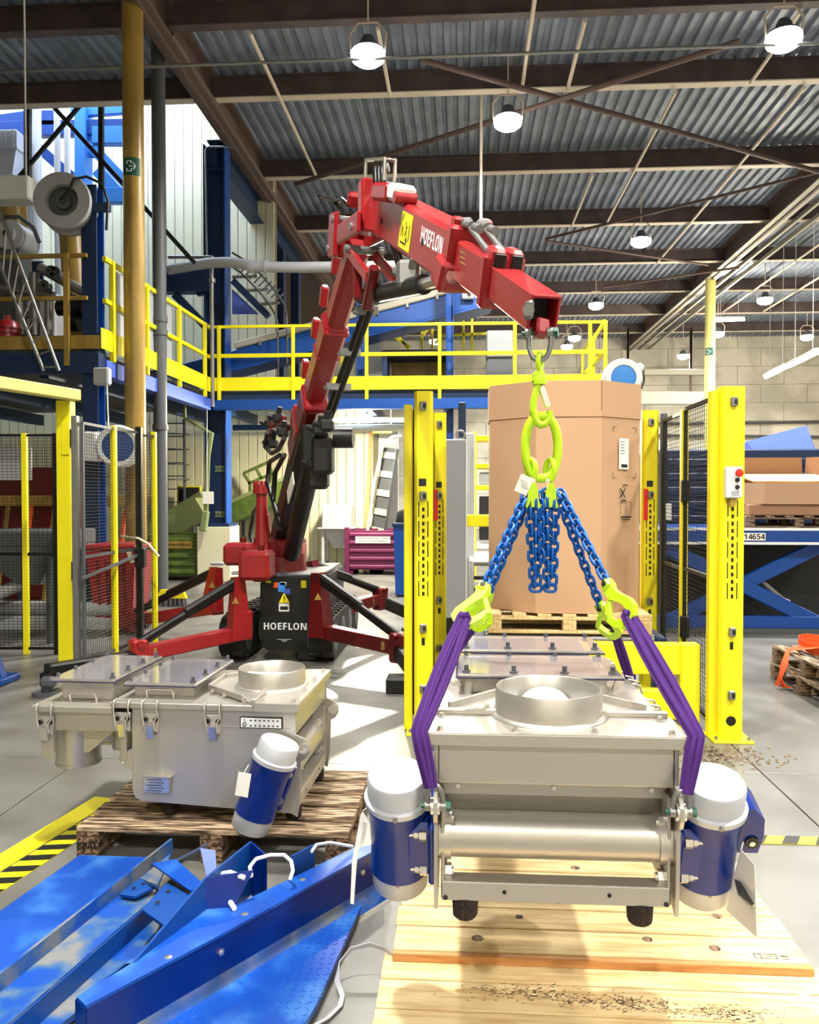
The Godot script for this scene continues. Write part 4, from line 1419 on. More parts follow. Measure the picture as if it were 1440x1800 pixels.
func build_fences():
	# left: gate post with overhead arm, gate panels running away from the camera
	var p := q(117, 900, 7.25)
	var t := thing("gate_post", "wide yellow gate post with a cream overhead arm, left foreground fence", "post", Vector3(p.x, 0, p.z))
	block("shaft", t, t.position + Vector3(0, 1.22, 0), Vector3(0.13, 2.44, 0.12), C.yellow, 0.008)
	block("gusset", t, t.position + Vector3(0.03, 2.1, 0.065), Vector3(0.07, 0.3, 0.02), C.yellow, 0.004)
	for y in [0.9, 2.1]:
		block("hinge", t, t.position + Vector3(0.08, y, 0.02), Vector3(0.03, 0.17, 0.08), C.black, 0.006)
	var arm_a := Vector3(t.position.x + 0.1, 2.49, t.position.z)
	var arm_b := q(-40, 652, 6.2)
	arm_b.y = 2.49
	rod("arm", t, arm_a, arm_b, 0.12, 0.1, C.paleyellow, 0.008)
	block("foot_plate", t, t.position + Vector3(0, 0.008, 0), Vector3(0.26, 0.016, 0.22), C.yellow, 0.003)
	var g0 := fl(140, 1188)
	var g1 := fl(203, 1160)
	var g2 := fl(247, 1143)
	var g3 := fl(273, 1134)
	t = thing("mesh_gate", "dark wire mesh gate with yellow and black posts, receding beside the wide yellow gate post", "gate", (g0 + g3) * 0.5)
	rod("post", t, g0 + Vector3(-0.02, 0, 0), g0 + Vector3(-0.02, 2.28, 0), 0.05, 0.06, C.zinc)
	rod("post", t, g1, g1 + Vector3(0, 2.25, 0), 0.05, 0.05, C.yellow)
	rod("post", t, g2, g2 + Vector3(0, 2.28, 0), 0.06, 0.06, C.black)
	rod("post", t, g3, g3 + Vector3(0, 2.25, 0), 0.05, 0.05, C.yellow)
	mesh_panel(t, g0 + Vector3(0.03, 0, -0.03), g1, 0.1, 2.22, C.darkgrey)
	mesh_panel(t, g1, g2, 0.1, 2.22, C.black)
	mesh_panel(t, g2, g3, 0.1, 2.2, C.black)
	var lk := g2 + Vector3(0.02, 0.95, 0.03)
	block("lock_box", t, lk, Vector3(0.1, 0.2, 0.08), C.black, 0.01)
	var m := M.new(t.position)
	m.tube([lk + Vector3(-0.2, 0.22, 0), lk + Vector3(0, 0.2, 0.05), lk + Vector3(0.12, 0.14, 0.08), lk + Vector3(0.22, 0.02, 0.08)], 0.012, 6)
	obj("handle", m, C.cream, t)
	m = M.new(t.position)
	m.box(lk + Vector3(-0.08, 0.02, 0.06), Vector3(0.05, 0.14, 0.004), 0.001, Basis(Vector3.BACK, 0.3))
	obj("tag", m, C.paper, t)
	m = M.new(t.position)
	m.bar(g0 + Vector3(0.05, 0.86, 0.04), g2 + Vector3(0, 0.98, 0.04), 0.02, 0.025)
	obj("push_bar", m, C.darkgrey, t)
	# far-left fence parallel to the picture
	var a := fl(-70, 1150)
	var b := fl(101, 1150)
	t = thing("mesh_fence", "dark wire mesh fence in front of the funnel hopper, at the left edge", "fence", (a + b) * 0.5)
	for e in [-70, 47, 101]:
		var c := fl(e, 1150)
		rod("post", t, c, c + Vector3(0, 2.2, 0), 0.05, 0.05, C.yellow if e < 90 else C.black)
	mesh_panel(t, a, fl(47, 1150), 0.06, 2.18, C.black)
	mesh_panel(t, fl(47, 1150), b, 0.06, 2.18, C.black)
	# blue machine foot cut by the left edge
	var c := fl(-12, 1200)
	t = thing("blue_bracket", "blue steel bracket on the floor, cut by the left edge of the picture", "bracket", c)
	block("foot", t, c + Vector3(0, 0.03, 0), Vector3(0.32, 0.05, 0.3), C.blue, 0.008)
	m = M.new()
	m.prism(PackedVector2Array([Vector2(-0.15, 0.055), Vector2(0.1, 0.055), Vector2(0.02, 0.3), Vector2(-0.15, 0.34)]), -0.04, 0.04)
	obj("gusset", m, C.blue, t)
	# light curtain posts of the pallet lift
	pillar(745, 5.5, 2.28, 0.122, 0.11, "front left yellow slotted post of the pallet lift, nearest the crane", true, false)
	pillar(773, 6.95, 2.28, 0.11, 0.1, "rear left yellow slotted post of the pallet lift, beside the grey cabinet", false, true)
	pillar(1283, 5.47, 2.29, 0.155, 0.12, "front right yellow slotted post carrying the control box", true, false)
	pillar(1141, 6.95, 2.29, 0.135, 0.1, "rear right yellow slotted post just right of the tall carton", false, true)
	# right fence
	var f0 := q(1253, 900, 5.5)
	var f1 := q(1202, 900, 6.2)
	var f2 := q(1166, 900, 6.9)
	f0.y = 0
	f1.y = 0
	f2.y = 0
	t = thing("mesh_fence", "black wire mesh fence between the two right yellow posts", "fence", f1)
	rod("post", t, f0, f0 + Vector3(0, 2.27, 0), 0.055, 0.07, C.yellow)
	rod("post", t, f1, f1 + Vector3(0, 2.22, 0), 0.05, 0.05, C.yellow)
	rod("post", t, f2, f2 + Vector3(0, 2.26, 0), 0.05, 0.05, C.darkgrey)
	mesh_panel(t, f0 + Vector3(-0.01, 0, -0.04), f1 + Vector3(0.0, 0, 0.04), 0.12, 2.22, C.black)
	mesh_panel(t, f1 + Vector3(0, 0, -0.04), f2 + Vector3(0, 0, 0.04), 0.12, 2.2, C.black)
	for y in [0.62, 1.62]:
		block("bracket", t, f1 + Vector3(0, y, 0.05), Vector3(0.06, 0.16, 0.06), C.black, 0.006)
	block("sensor", t, f2 + Vector3(0.03, 1.45, 0.04), Vector3(0.05, 0.14, 0.05), C.white, 0.008)
	# left lift fence, seen edge on
	var e0 := q(718, 900, 5.55)
	var e1 := q(755, 900, 6.95)
	e0.y = 0
	e1.y = 0
	t = thing("mesh_fence", "slim yellow fence post with mesh panel behind the front left lift post", "fence", e0)
	rod("post", t, e0, e0 + Vector3(0, 2.2, 0), 0.055, 0.06, C.yellow)
	rod("post", t, e1, e1 + Vector3(0, 2.2, 0), 0.05, 0.05, C.yellow)
	mesh_panel(t, e0 + Vector3(0.03, 0, -0.04), e1 + Vector3(0, 0, 0.04), 0.1, 2.16, C.black)


func pillar(px: float, z: float, h: float, w: float, d: float, label: String, front: bool, orange_sign: bool):
	var p := q(px, 900, z)
	var t := thing("lift_post", label, "post", Vector3(p.x, 0, p.z), 0.0, "yellow slotted lift posts")
	var m := M.new()
	var poly := PackedVector2Array()
	var b := 0.018
	for e in [[-1, -1, 1, 0], [1, -1, -1, 0], [1, -1, 0, 1], [1, 1, 0, -1], [1, 1, -1, 0], [-1, 1, 1, 0], [-1, 1, 0, -1], [-1, -1, 0, 1]]:
		poly.append(Vector2(e[0] * w * 0.5 + e[2] * b, e[1] * d * 0.5 + e[3] * b))
	m.prism(PackedVector2Array([poly[0], poly[1], poly[2], poly[3], poly[4], poly[5], poly[6], poly[7]]), 0.012, h, Transform3D(Basis(Vector3.RIGHT, Vector3.BACK, Vector3.UP), Vector3.ZERO))
	obj("profile", m, C.yellow, t)
	m = M.new()
	m.box(Vector3(0, 0.008, 0.02), Vector3(w + 0.1, 0.016, d + 0.1), 0.003)
	var bp := obj("base_plate", m, C.yellow, t)
	for sx in [-1, 1]:
		m = M.new()
		m.cyl(Vector3(sx * (w * 0.5 + 0.025), 0.016, d * 0.5 + 0.03), Vector3(sx * (w * 0.5 + 0.025), 0.036, d * 0.5 + 0.03), 0.012, -1, 6)
		obj("bolt", m, C.zinc, bp)
	var zf := d * 0.5
	for y in [h - 0.1, h * 0.695, h * 0.31, 0.3]:
		m = M.new()
		m.box(Vector3(0.0, y, zf + 0.012), Vector3(0.045, 0.06, 0.022), 0.006)
		var cl := obj("clamp", m, C.zinc, t)
		m = M.new()
		m.box(Vector3(0.008, y, zf + 0.025), Vector3(0.02, 0.03, 0.006), 0.001)
		obj("clamp_slot", m, C.dark, cl)
	for i in 13:
		var y := h * 0.41 + i * h * 0.0205
		m = M.new()
		m.box(Vector3(0, y, zf), Vector3(0.016, 0.026, 0.003), 0.001)
		obj("hole", m, C.black, t)
	for i in 5:
		for s in [-1, 1]:
			m = M.new()
			m.box(Vector3(s * 0.03, h * 0.425 + i * h * 0.058, zf), Vector3(0.007, 0.105, 0.003), 0.001)
			obj("slot", m, C.black, t)
	m = M.new()
	m.box(Vector3(-0.005, h * 0.735, zf), Vector3(0.05, 0.05, 0.004), 0.001)
	obj("window", m, C.dark, t)
	m = M.new()
	m.cyl(Vector3(0, 0.13, zf - 0.001), Vector3(0, 0.13, zf + 0.002), 0.032, -1, 16)
	obj("hole", m, C.black, t)
	m = M.new()
	m.box(Vector3(0, h * 0.27, zf), Vector3(0.022, 0.05, 0.003), 0.001)
	obj("hole", m, C.black, t)
	if orange_sign:
		m = M.new()
		m.box(Vector3(-w * 0.28, h * 0.66, zf + 0.004), Vector3(0.035, 0.26, 0.006), 0.001)
		obj("warning_strip", m, C.redbtn, t)


func pallet(called: String, label: String, at: Vector3, turn: float, w: float, d: float, nb: int, m1: Material, m2: Material, bw := 0.1) -> Node3D:
	# deck boards run along local x (length w), bearers along local z (depth d)
	var t := thing(called, label, "pallet", at, turn)
	var m := M.new()
	m.box(Vector3.ZERO, Vector3(w, 0.022, bw), 0.003)
	var bd := m.commit()
	for i in nb:
		inst("deck_board", bd, m1, Transform3D(Basis(), Vector3(0, 0.133, -d * 0.5 + bw * 0.5 + (d - bw) * i / (nb - 1.0))), t)
	m = M.new()
	m.box(Vector3.ZERO, Vector3(0.1, 0.022, d), 0.003)
	var st := m.commit()
	m = M.new()
	m.box(Vector3.ZERO, Vector3(0.1, 0.078, 0.1), 0.004)
	var bl := m.commit()
	for i in 3:
		var x := (w * 0.5 - 0.05) * (i - 1)
		inst("bearer", st, m2, Transform3D(Basis(), Vector3(x, 0.111, 0)), t)
		inst("bottom_board", st, m2, Transform3D(Basis(), Vector3(x, 0.011, 0)), t)
		for k in 3:
			inst("block", bl, m2, Transform3D(Basis(), Vector3(x, 0.061, (d * 0.5 - 0.05) * (k - 1))), t)
	return t


func octagon(x0: float, x1: float, fx0: float, fx1: float, zf: float, zs: float, depth: float) -> PackedVector2Array:
	var zb := zf - depth
	return PackedVector2Array([Vector2(fx0, zf), Vector2(fx1, zf), Vector2(x1, zs), Vector2(x1, zb + (zf - zs)), Vector2(fx1, zb), Vector2(fx0, zb), Vector2(x0, zb + (zf - zs)), Vector2(x0, zs)])


func build_lift_station():
	# yellow guard frame
	var z := -5.6
	var xl := q(785, 1200, 5.6).x
	var xr := q(1228, 1200, 5.6).x
	var t := thing("guard_frame", "low yellow welded guard frame in front of the pallet lift", "frame", Vector3((xl + xr) * 0.5, 0, z))
	block("post", t, Vector3(xr - 0.065, 0.3, z), Vector3(0.13, 0.6, 0.1), C.yellow, 0.01)
	block("post", t, Vector3(xl + 0.065, 0.3, z), Vector3(0.13, 0.6, 0.1), C.yellow, 0.01)
	block("rail", t, Vector3((xl + xr) * 0.5, 0.495, z), Vector3(xr - xl - 0.26, 0.21, 0.09), C.yellow, 0.01)
	block("rail", t, Vector3((xl + xr) * 0.5, 0.19, z), Vector3(xr - xl - 0.26, 0.2, 0.09), C.yellow, 0.01)
	for x in [xl + 0.065, xr - 0.065]:
		block("foot_plate", t, Vector3(x, 0.006, z), Vector3(0.2, 0.012, 0.18), C.yellow, 0.002)
	# roller lift under the pallet
	var cx := q(1002, 1100, 6.1).x
	t = thing("lift_table", "dark roller lift table under the tall carton's pallet", "lift table", Vector3(cx, 0, -6.7))
	for s in [-1, 1]:
		block("side_beam", t, t.position + Vector3(s * 0.66, 0.46, 0), Vector3(0.08, 0.18, 1.25), C.navy, 0.01)
		for sz in [-0.5, 0.5]:
			block("leg", t, t.position + Vector3(s * 0.66, 0.185, sz), Vector3(0.08, 0.37, 0.1), C.navy, 0.008)
	for i in 10:
		pole("roller", t, t.position + Vector3(-0.62, 0.52, -0.54 + i * 0.12), t.position + Vector3(0.62, 0.52, -0.54 + i * 0.12), 0.04, C.zinc, 12)
	# pallet and octagonal carton
	pallet("pine_pallet", "clean pine pallet under the tall brown carton", Vector3(cx, 0.565, -6.62), PI / 2, 1.02, 1.2, 7, C.pine, C.pine)
	var o := octagon(q(862, 900, 6.42).x, q(1124, 900, 6.42).x, q(942, 900, 6.14).x, q(1057, 900, 6.14).x, -6.14, -6.42, 0.96)
	var c := Vector3(cx, 0.71, -6.62)
	t = thing("octagonal_carton", "tall brown octagonal carton with lid on the pine pallet", "carton", c)
	var up := Transform3D(Basis(Vector3.RIGHT, Vector3(0, 0, 1), Vector3.UP), Vector3.ZERO)
	var m := M.new(c)
	m.prism(o, 0.712, 2.2, up)
	obj("body", m, C.card, t)
	m = M.new(c)
	var o2 := PackedVector2Array()
	for p in o:
		o2.append((p - Vector2(cx, -6.62)) * 1.015 + Vector2(cx, -6.62))
	m.prism(o2, 2.17, 2.435, up)
	obj("lid", m, C.card, t)
	var n := Vector3(o[2].y - o[1].y, 0, -(o[2].x - o[1].x)).normalized() * -1.0
	n = Vector3((o[1].y - o[2].y), 0, (o[2].x - o[1].x)).normalized()
	var mid := Vector3((o[1].x + o[2].x) * 0.5, 0, (o[1].y + o[2].y) * 0.5)
	var f := look(mid + Vector3(0.02, 1.9, 0) + n * 0.002, n)
	m = M.new(c)
	m.x = f
	m.box(Vector3(0, 0, 0), Vector3(0.11, 0.23, 0.002), 0.0005)
	var lb := obj("label", m, C.paper, t)
	for i in 5:
		m = M.new(c)
		m.x = f
		m.box(Vector3(-0.015, 0.09 - i * 0.022, 0.0015), Vector3(0.05 - 0.006 * (i % 3), 0.005, 0.001))
		obj("print_line", m, C.darkgrey, lb)
	m = M.new(c)
	m.x = f
	m.box(Vector3(0.005, -0.09, 0.0015), Vector3(0.07, 0.025, 0.001))
	obj("bar_code", m, C.dark, lb)
	m = M.new(c)
	m.x = f
	for s in [[-0.12, 0.2, 1, -1], [0.14, 0.2, -1, -1], [-0.12, -0.18, 1, 1], [0.14, -0.18, -1, 1]]:
		m.box(Vector3(s[0] + s[2] * 0.02, s[1], 0), Vector3(0.04, 0.004, 0.001))
		m.box(Vector3(s[0], s[1] + s[3] * 0.02, 0), Vector3(0.004, 0.04, 0.001))
	m.bar(Vector3(-0.04, -0.26, 0), Vector3(0.02, -0.33, 0), 0.01, 0.001, 0, Vector3(0, 0, 1))
	m.bar(Vector3(0.02, -0.26, 0), Vector3(-0.04, -0.33, 0), 0.01, 0.001, 0, Vector3(0, 0, 1))
	m.box(Vector3(0.02, -0.235, 0), Vector3(0.06, 0.008, 0.001))
	m.box(Vector3(0.0, -0.35, 0), Vector3(0.06, 0.01, 0.001))
	m.box(Vector3(0.03, -0.475, 0), Vector3(0.12, 0.012, 0.001))
	m.box(Vector3(0.03, -0.495, 0), Vector3(0.09, 0.007, 0.001))
	for x in [-0.03, 0.03, 0.085]:
		m.box(Vector3(x, -0.41, 0), Vector3(0.003, 0.1, 0.001))
	m.box(Vector3(0.03, -0.36, 0), Vector3(0.115, 0.003, 0.001))
	obj("print", m, C.dark, t)
	m = M.new(c)
	m.box(Vector3(o2[1].x - 0.004, 2.32, o2[1].y + 0.002), Vector3(0.008, 0.22, 0.006), 0.002)
	obj("lid_seam", m, C.cardin, t)
	# control box on the front right post
	var b := q(1289, 848, 5.38)
	t = thing("control_box", "white push button box with red emergency stop on the front right yellow post", "control box", b - Vector3(0, 0.1, 0))
	block("box", t, b, Vector3(0.1, 0.2, 0.06), C.white, 0.008)
	m = M.new(t.position)
	m.cyl(b + Vector3(0.02, 0.06, 0.03), b + Vector3(0.02, 0.06, 0.05), 0.014)
	m.lathe([Vector2(0.024, 0.05), Vector2(0.026, 0.06), Vector2(0.02, 0.068), Vector2(0, 0.07)], 16, Transform3D(Basis(Vector3.RIGHT, PI / 2), b + Vector3(0.02, 0.06, 0)))
	obj("stop_button", m, C.redbtn, t)
	for y in [0.015, -0.03]:
		pole("button", t, b + Vector3(0.015, y, 0.03), b + Vector3(0.015, y, 0.042), 0.014, C.black)
	block("key_label", t, b + Vector3(0.005, -0.07, 0.031), Vector3(0.05, 0.03, 0.002), C.grey, 0.0005)
	pole("gland", t, b + Vector3(-0.01, -0.1, 0), b + Vector3(-0.01, -0.15, 0), 0.02, C.ochre)
	# cabinet, posts and racks between the left posts and the carton
	var g := fl(803, 1115)
	t = thing("control_cabinet", "tall narrow grey cabinet with lifting eye behind the rear left lift post", "cabinet", Vector3(g.x - 0.08, 0, g.z - 0.3))
	block("plinth", t, t.position + Vector3(0, 0.09, 0), Vector3(0.34, 0.18, 0.56), C.black, 0.004)
	block("body", t, t.position + Vector3(0, 1.2, 0), Vector3(0.36, 2.04, 0.6), C.grey, 0.012)
	block("door_edge", t, t.position + Vector3(0.185, 1.2, 0.1), Vector3(0.012, 2.0, 0.4), C.white, 0.003)
	m = M.new()
	var ring := []
	for i in 12:
		ring.append(Vector3(0.12 + cos(TAU * i / 12) * 0.05, 2.28 + sin(TAU * i / 12) * 0.05, 0.1))
	m.tube(ring, 0.014, 6, true)
	obj("lifting_eye", m, C.zinc, t)
	g = fl(812, 1100)
	m = M.new()
	m.box(Vector3(g.x, 1.35, g.z), Vector3(0.09, 2.7, 0.12), 0.01)
	single("steel_post", "dark navy post between the grey cabinet and the tall carton", "post", m, C.navy)
	g = q(826, 900, 11.0)
	m = M.new()
	m.box(Vector3(g.x, 1.2, g.z), Vector3(0.13, 2.4, 0.3), 0.01)
	single("upright_screen", "narrow white upright panel left of the yellow rack, behind the chain sling", "panel", m, C.white)
	g = q(850, 900, 13.6)
	t = thing("storage_rack", "yellow storage rack partly hidden by the tall carton's left side", "rack", Vector3(g.x + 0.4, 0, g.z))
	for sx in [-0.55, 0.55]:
		for sz in [-0.3, 0.3]:
			rod("upright", t, t.position + Vector3(sx, 0, sz), t.position + Vector3(sx, 2.6, sz), 0.06, 0.06, C.yellow)
	for y in [0.75, 1.2, 1.7, 2.05, 2.5]:
		block("shelf", t, t.position + Vector3(0, y, 0), Vector3(1.1, 0.08, 0.6), C.yellow if y > 1.1 else C.white, 0.006)
	for e in [[-0.3, 1.0, 0.3, C.dark], [0.1, 0.95, 0.3, C.white], [-0.3, 1.4, 0.32, C.dark], [-0.3, 1.85, 0.2, C.grey]]:
		block("crate", t, t.position + Vector3(e[0], e[1], 0.1), Vector3(0.34, e[2], 0.3), e[3], 0.01)
	g = q(842, 915, 9.6)
	m = M.new()
	m.box(Vector3(g.x, g.y, g.z), Vector3(0.5, 0.14, 0.12), 0.01)
	m.box(Vector3(g.x - 0.2, g.y * 0.5, g.z), Vector3(0.08, g.y, 0.1), 0.01)
	m.box(Vector3(g.x + 0.21, g.y * 0.5, g.z), Vector3(0.08, g.y, 0.1), 0.01)
	single("yellow_barrier", "short yellow barrier rail left of the tall carton, below the rack", "barrier", m, C.yellow)
	g = fl(850, 1085)
	t = thing("roller_conveyor", "white roller conveyor left of the tall carton, ending behind the lime hook", "conveyor", Vector3(g.x + 0.12, 0, g.z - 0.2))
	for s in [-1, 1]:
		block("side_rail", t, t.position + Vector3(s * 0.28, 0.7, -0.3), Vector3(0.05, 0.14, 1.8), C.white, 0.008)
		for sz in [0.5, -1.1]:
			block("leg", t, t.position + Vector3(s * 0.28, 0.32, sz), Vector3(0.05, 0.64, 0.05), C.white, 0.005)
	for i in 14:
		pole("roller", t, t.position + Vector3(-0.26, 0.73, 0.54 - i * 0.125), t.position + Vector3(0.26, 0.73, 0.54 - i * 0.125), 0.035, C.zinc, 10)
	for i in 7:
		block("stripe", t, t.position + Vector3(0.0, 0.1 + i * 0.075, 0.58), Vector3(0.5, 0.045, 0.02), C.white if i % 2 else C.dark, 0.003)
	# white and blue hose reel peeping over the carton
	c = q(1093, 666, 8.0)
	t = thing("hose_reel", "white domed reel with blue face showing above the tall carton's lid", "reel", Vector3(c.x, 0, c.z))
	m = M.new(t.position)
	m.lathe([Vector2(0.12, 0.1), Vector2(0.165, 0.1), Vector2(0.185, 0.06), Vector2(0.185, -0.06), Vector2(0.12, -0.1), Vector2(0, -0.1)], 24, Transform3D(Basis(Vector3.RIGHT, PI / 2), c))
	obj("rim", m, C.white, t)
	m = M.new(t.position)
	m.lathe([Vector2(0.12, 0.09), Vector2(0.06, 0.1), Vector2(0, 0.1)], 24, Transform3D(Basis(Vector3.RIGHT, PI / 2), c))
	obj("face", m, C.skyblue, t)
	rod("arm", t, c + Vector3(0.1, 0.04, 0.02), c + Vector3(0.19, 0.13, 0.02), 0.08, 0.08, C.white, 0.02)
	rod("stand", t, Vector3(c.x, 0, c.z - 0.14), c + Vector3(0, 0, -0.14), 0.08, 0.08, C.grey)
	m = M.new(t.position)
	m.tube([c + Vector3(0.2, 0.1, 0.02), c + Vector3(0.2, -0.02, 0.04), c + Vector3(0.18, -0.1, 0.05)], 0.008, 6)
	obj("hose", m, C.dark, t)


func build_right_plant():
	var z := -9.6
	var x0 := q(1120, 1000, 9.6).x
	var x1 := q(1500, 1000, 9.6).x
	var w := x1 - x0
	var cx := (x0 + x1) * 0.5
	var t := thing("scissor_lift", "large blue scissor lift table numbered 14654, right of the yellow posts", "lift table", Vector3(cx, 0, z - 0.7))
	block("plinth", t, Vector3(cx, 0.03, z - 0.7), Vector3(w, 0.06, 1.4), C.darkgrey, 0.004)
	block("base_rail", t, Vector3(cx, 0.13, z - 0.05), Vector3(w, 0.14, 0.1), C.blue, 0.008)
	block("base_rail", t, Vector3(cx, 0.13, z - 1.3), Vector3(w, 0.14, 0.1), C.blue, 0.008)
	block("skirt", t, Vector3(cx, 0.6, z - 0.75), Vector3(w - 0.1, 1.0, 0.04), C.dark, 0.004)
	for dz in [-0.12, -1.2]:
		rod("scissor_arm", t, q(1163, 958, 9.6 - dz - 0.05), q(1444, 1098, 9.6 - dz - 0.05), 0.07, 0.16, C.blue, 0.01)
		rod("scissor_arm", t, q(1163, 1098, 9.6 - dz + 0.05), q(1444, 958, 9.6 - dz + 0.05), 0.07, 0.16, C.blue, 0.01)
	pole("ram", t, q(1330, 1015, 9.85), q(1392, 1068, 9.85), 0.035, C.zinc)
	var m := M.new(t.position)
	m.tube([q(1372, 1050, 9.7), q(1388, 1056, 9.68), q(1387, 1066, 9.68)], 0.012, 6)
	obj("hose", m, C.white, t)
	var ty := q(1300, 943, 9.6).y
	block("table_top", t, Vector3(cx, ty, z - 0.7), Vector3(w, 0.18, 1.5), C.blue, 0.006)
	for dy in [-0.075, 0.085]:
		block("white_stripe", t, Vector3(cx, ty + dy, z + 0.052), Vector3(w, 0.03, 0.006), C.white, 0.001)
	var lp := q(1327, 943, 9.53)
	var lb := block("number_plate", t, Vector3(lp.x, ty, z + 0.056), Vector3(0.25, 0.085, 0.006), C.paper, 0.001)
	lettering("14654", 0.062, C.black, Transform3D(Basis(), Vector3(lp.x, ty, z + 0.0605) - t.position), lb)
	var top := ty + 0.09
	# pallet and open carton tray on the table
	var px := q(1385, 900, 10.1).x
	pallet("old_pallet", "old brown pallet on the blue scissor lift table, under the open carton", Vector3(px, top + 0.001, -10.2), PI / 2, 0.9, 1.2, 6, C.oldwood, C.oldwoodz)
	var ph := top + 0.146
	m = M.new()
	m.box(Vector3(px, ph + 0.065, -10.2), Vector3(1.12, 0.13, 0.86), 0.01)
	single("carton_stack", "flat brown carton layer between the old pallet and the open carton tray", "carton", m, C.cardin)
	var c := Vector3(px, ph + 0.131, -10.2)
	t = thing("carton_tray", "open brown octagonal carton tray on the blue scissor lift table", "carton", c)
	var o := octagon(-0.6, 0.6, -0.4, 0.4, 0.46, 0.22, 0.92)
	var up := Transform3D(Basis(Vector3.RIGHT, Vector3(0, 0, 1), Vector3.UP), Vector3.ZERO)
	m = M.new()
	m.prism(o, 0.0, 0.012, up)
	obj("base", m, C.card, t)
	for i in 8:
		var a := o[i]
		var b := o[(i + 1) % 8]
		m = M.new()
		var hh := 0.25 if i in [0, 1, 7] else 0.58
		var lean := 0.0 if hh < 0.3 else 0.06
		var mid := (a + b) * 0.5
		var out := mid.normalized() * lean
		m.bar(Vector3(a.x, 0.01, a.y), Vector3(b.x, 0.01, b.y), 0.012, 0.02)
		m.quad(Vector3(a.x, 0.01, a.y), Vector3(b.x, 0.01, b.y), Vector3(b.x + out.x, hh, b.y + out.y), Vector3(a.x + out.x, hh, a.y + out.y), Vector3(mid.x, 0, mid.y).normalized())
		var sh := Vector3(-mid.x, 0, -mid.y).normalized() * 0.008
		m.quad(Vector3(a.x, 0.01, a.y) + sh, Vector3(b.x, 0.01, b.y) + sh, Vector3(b.x + out.x, hh, b.y + out.y) + sh, Vector3(a.x + out.x, hh, a.y + out.y) + sh, -Vector3(mid.x, 0, mid.y).normalized())
		obj("side", m, C.card if hh < 0.3 else C.cardin, t)
	m = M.new()
	m.box(Vector3(0.02, 0.31, -0.05), Vector3(0.98, 0.02, 0.66), 0.004, Basis(Vector3.RIGHT, 0.14))
	obj("inner_lid", m, C.pine, t)
	# navy machine body behind, tarp on top
	var bx0 := q(1160, 850, 11.3).x
	var bx1 := q(1560, 850, 11.3).x
	t = thing("machine_housing", "long navy machine housing behind the scissor lift, under the blue tarp", "machine", Vector3((bx0 + bx1) * 0.5, 0, -12.0))
	block("body", t, t.position + Vector3(0, 1.1, 0), Vector3(bx1 - bx0, 2.2, 1.4), C.navy, 0.02)
	for i in 9:
		block("slat", t, t.position + Vector3(0, 0.5 + i * 0.19, 0.71), Vector3(bx1 - bx0 - 0.2, 0.1, 0.03), C.navy, 0.01)
	var th: float = q(1400, 787, 11.4).y
	t.position.y = 0.0
	m = M.new()
	var ta := q(1312, 784, 11.9)
	var tb := q(1418, 784, 11.9)
	for i in 12:
		var f0 := i / 12.0
		var f1 := (i + 1) / 12.0
		var wob0 := sin(i * 2.4) * 0.03
		var wob1 := sin((i + 1) * 2.4) * 0.03
		var r0 := ta.lerp(tb, f0)
		var r1 := ta.lerp(tb, f1)
		var h0 := 0.14 + 0.22 * f0
		var h1 := 0.14 + 0.22 * f1
		for s in [1.0, -1.0]:
			m.quad(Vector3(r0.x, 2.2, r0.z + s * (0.3 + wob0)), Vector3(r1.x, 2.2, r1.z + s * (0.3 + wob1)), Vector3(r1.x, 2.2 + h1, r1.z), Vector3(r0.x, 2.2 + h0, r0.z), Vector3(0, 0.4, s).normalized())
	m.tri(Vector3(tb.x, 2.2, tb.z + 0.3), Vector3(tb.x, 2.2, tb.z - 0.3), Vector3(tb.x, 2.56, tb.z), Vector3.RIGHT, Vector3.RIGHT, Vector3.RIGHT)
	m.tri(ta * Vector3(1, 0, 1) + Vector3(0, 2.2, 0.3), ta * Vector3(1, 0, 1) + Vector3(0, 2.2, -0.3), ta * Vector3(1, 0, 1) + Vector3(0, 2.34, 0), Vector3.LEFT, Vector3.LEFT, Vector3.LEFT)
	single("tarp", "folded bright blue tarp tented over the navy machine housing at right", "tarp", m, C.tarp)
	# pipes along the far wall, pale galleries
	for e in [[1130, 765, 1440, 768, 20.0, 0.03, "upper thin pipe along the far wall, behind the right yellow post"], [1130, 745, 1440, 742, 20.0, 0.025, "uppermost thin pipe along the far wall at right"]]:
		m = M.new()
		m.cyl(q(e[0], e[1], 36.9), q(e[2], e[3], 36.9), 0.06, -1, 8)
		single("wall_pipe", e[6], "pipe", m, C.darkgrey, "pipes along the far wall")
	for e in [[655, 0.22, "upper pale gallery beam in front of the far wall"], [700, 0.5, "lower pale gallery beam in front of the far wall"]]:
		var a := q(1080, e[0], 33.0)
		var b := q(1238, e[0], 33.0)
		t = thing("gallery_beam", e[2], "beam", (a + b) * 0.5)
		rod("beam", t, a, b, 0.4, e[1], C.girder, 0.02)
		for g in [0.15, 0.85]:
			var hp := a.lerp(b, g)
			rod("hanger", t, hp, Vector3(hp.x, 8.1, hp.z), 0.08, 0.08, C.brown)
	# two old pallets with orange lashing strap
	var pc := Vector3(3.12, 0, -6.72)
	for i in 2:
		pallet("old_pallet", ["lower of two stacked old pallets at the right edge", "upper of two stacked old pallets at the right edge, under the orange strap"][i], pc + Vector3(0.02 * i, 0.145 * i, 0.02 * i), PI / 2 + 0.03 * i, 1.2, 0.9, 6, C.oldwood, C.oldwoodz).set_meta("group", "stacked old pallets")
	t = thing("lashing_strap", "orange lashing strap draped over the corner of the stacked pallets", "strap", Vector3(2.72, 0.29, -7.0))
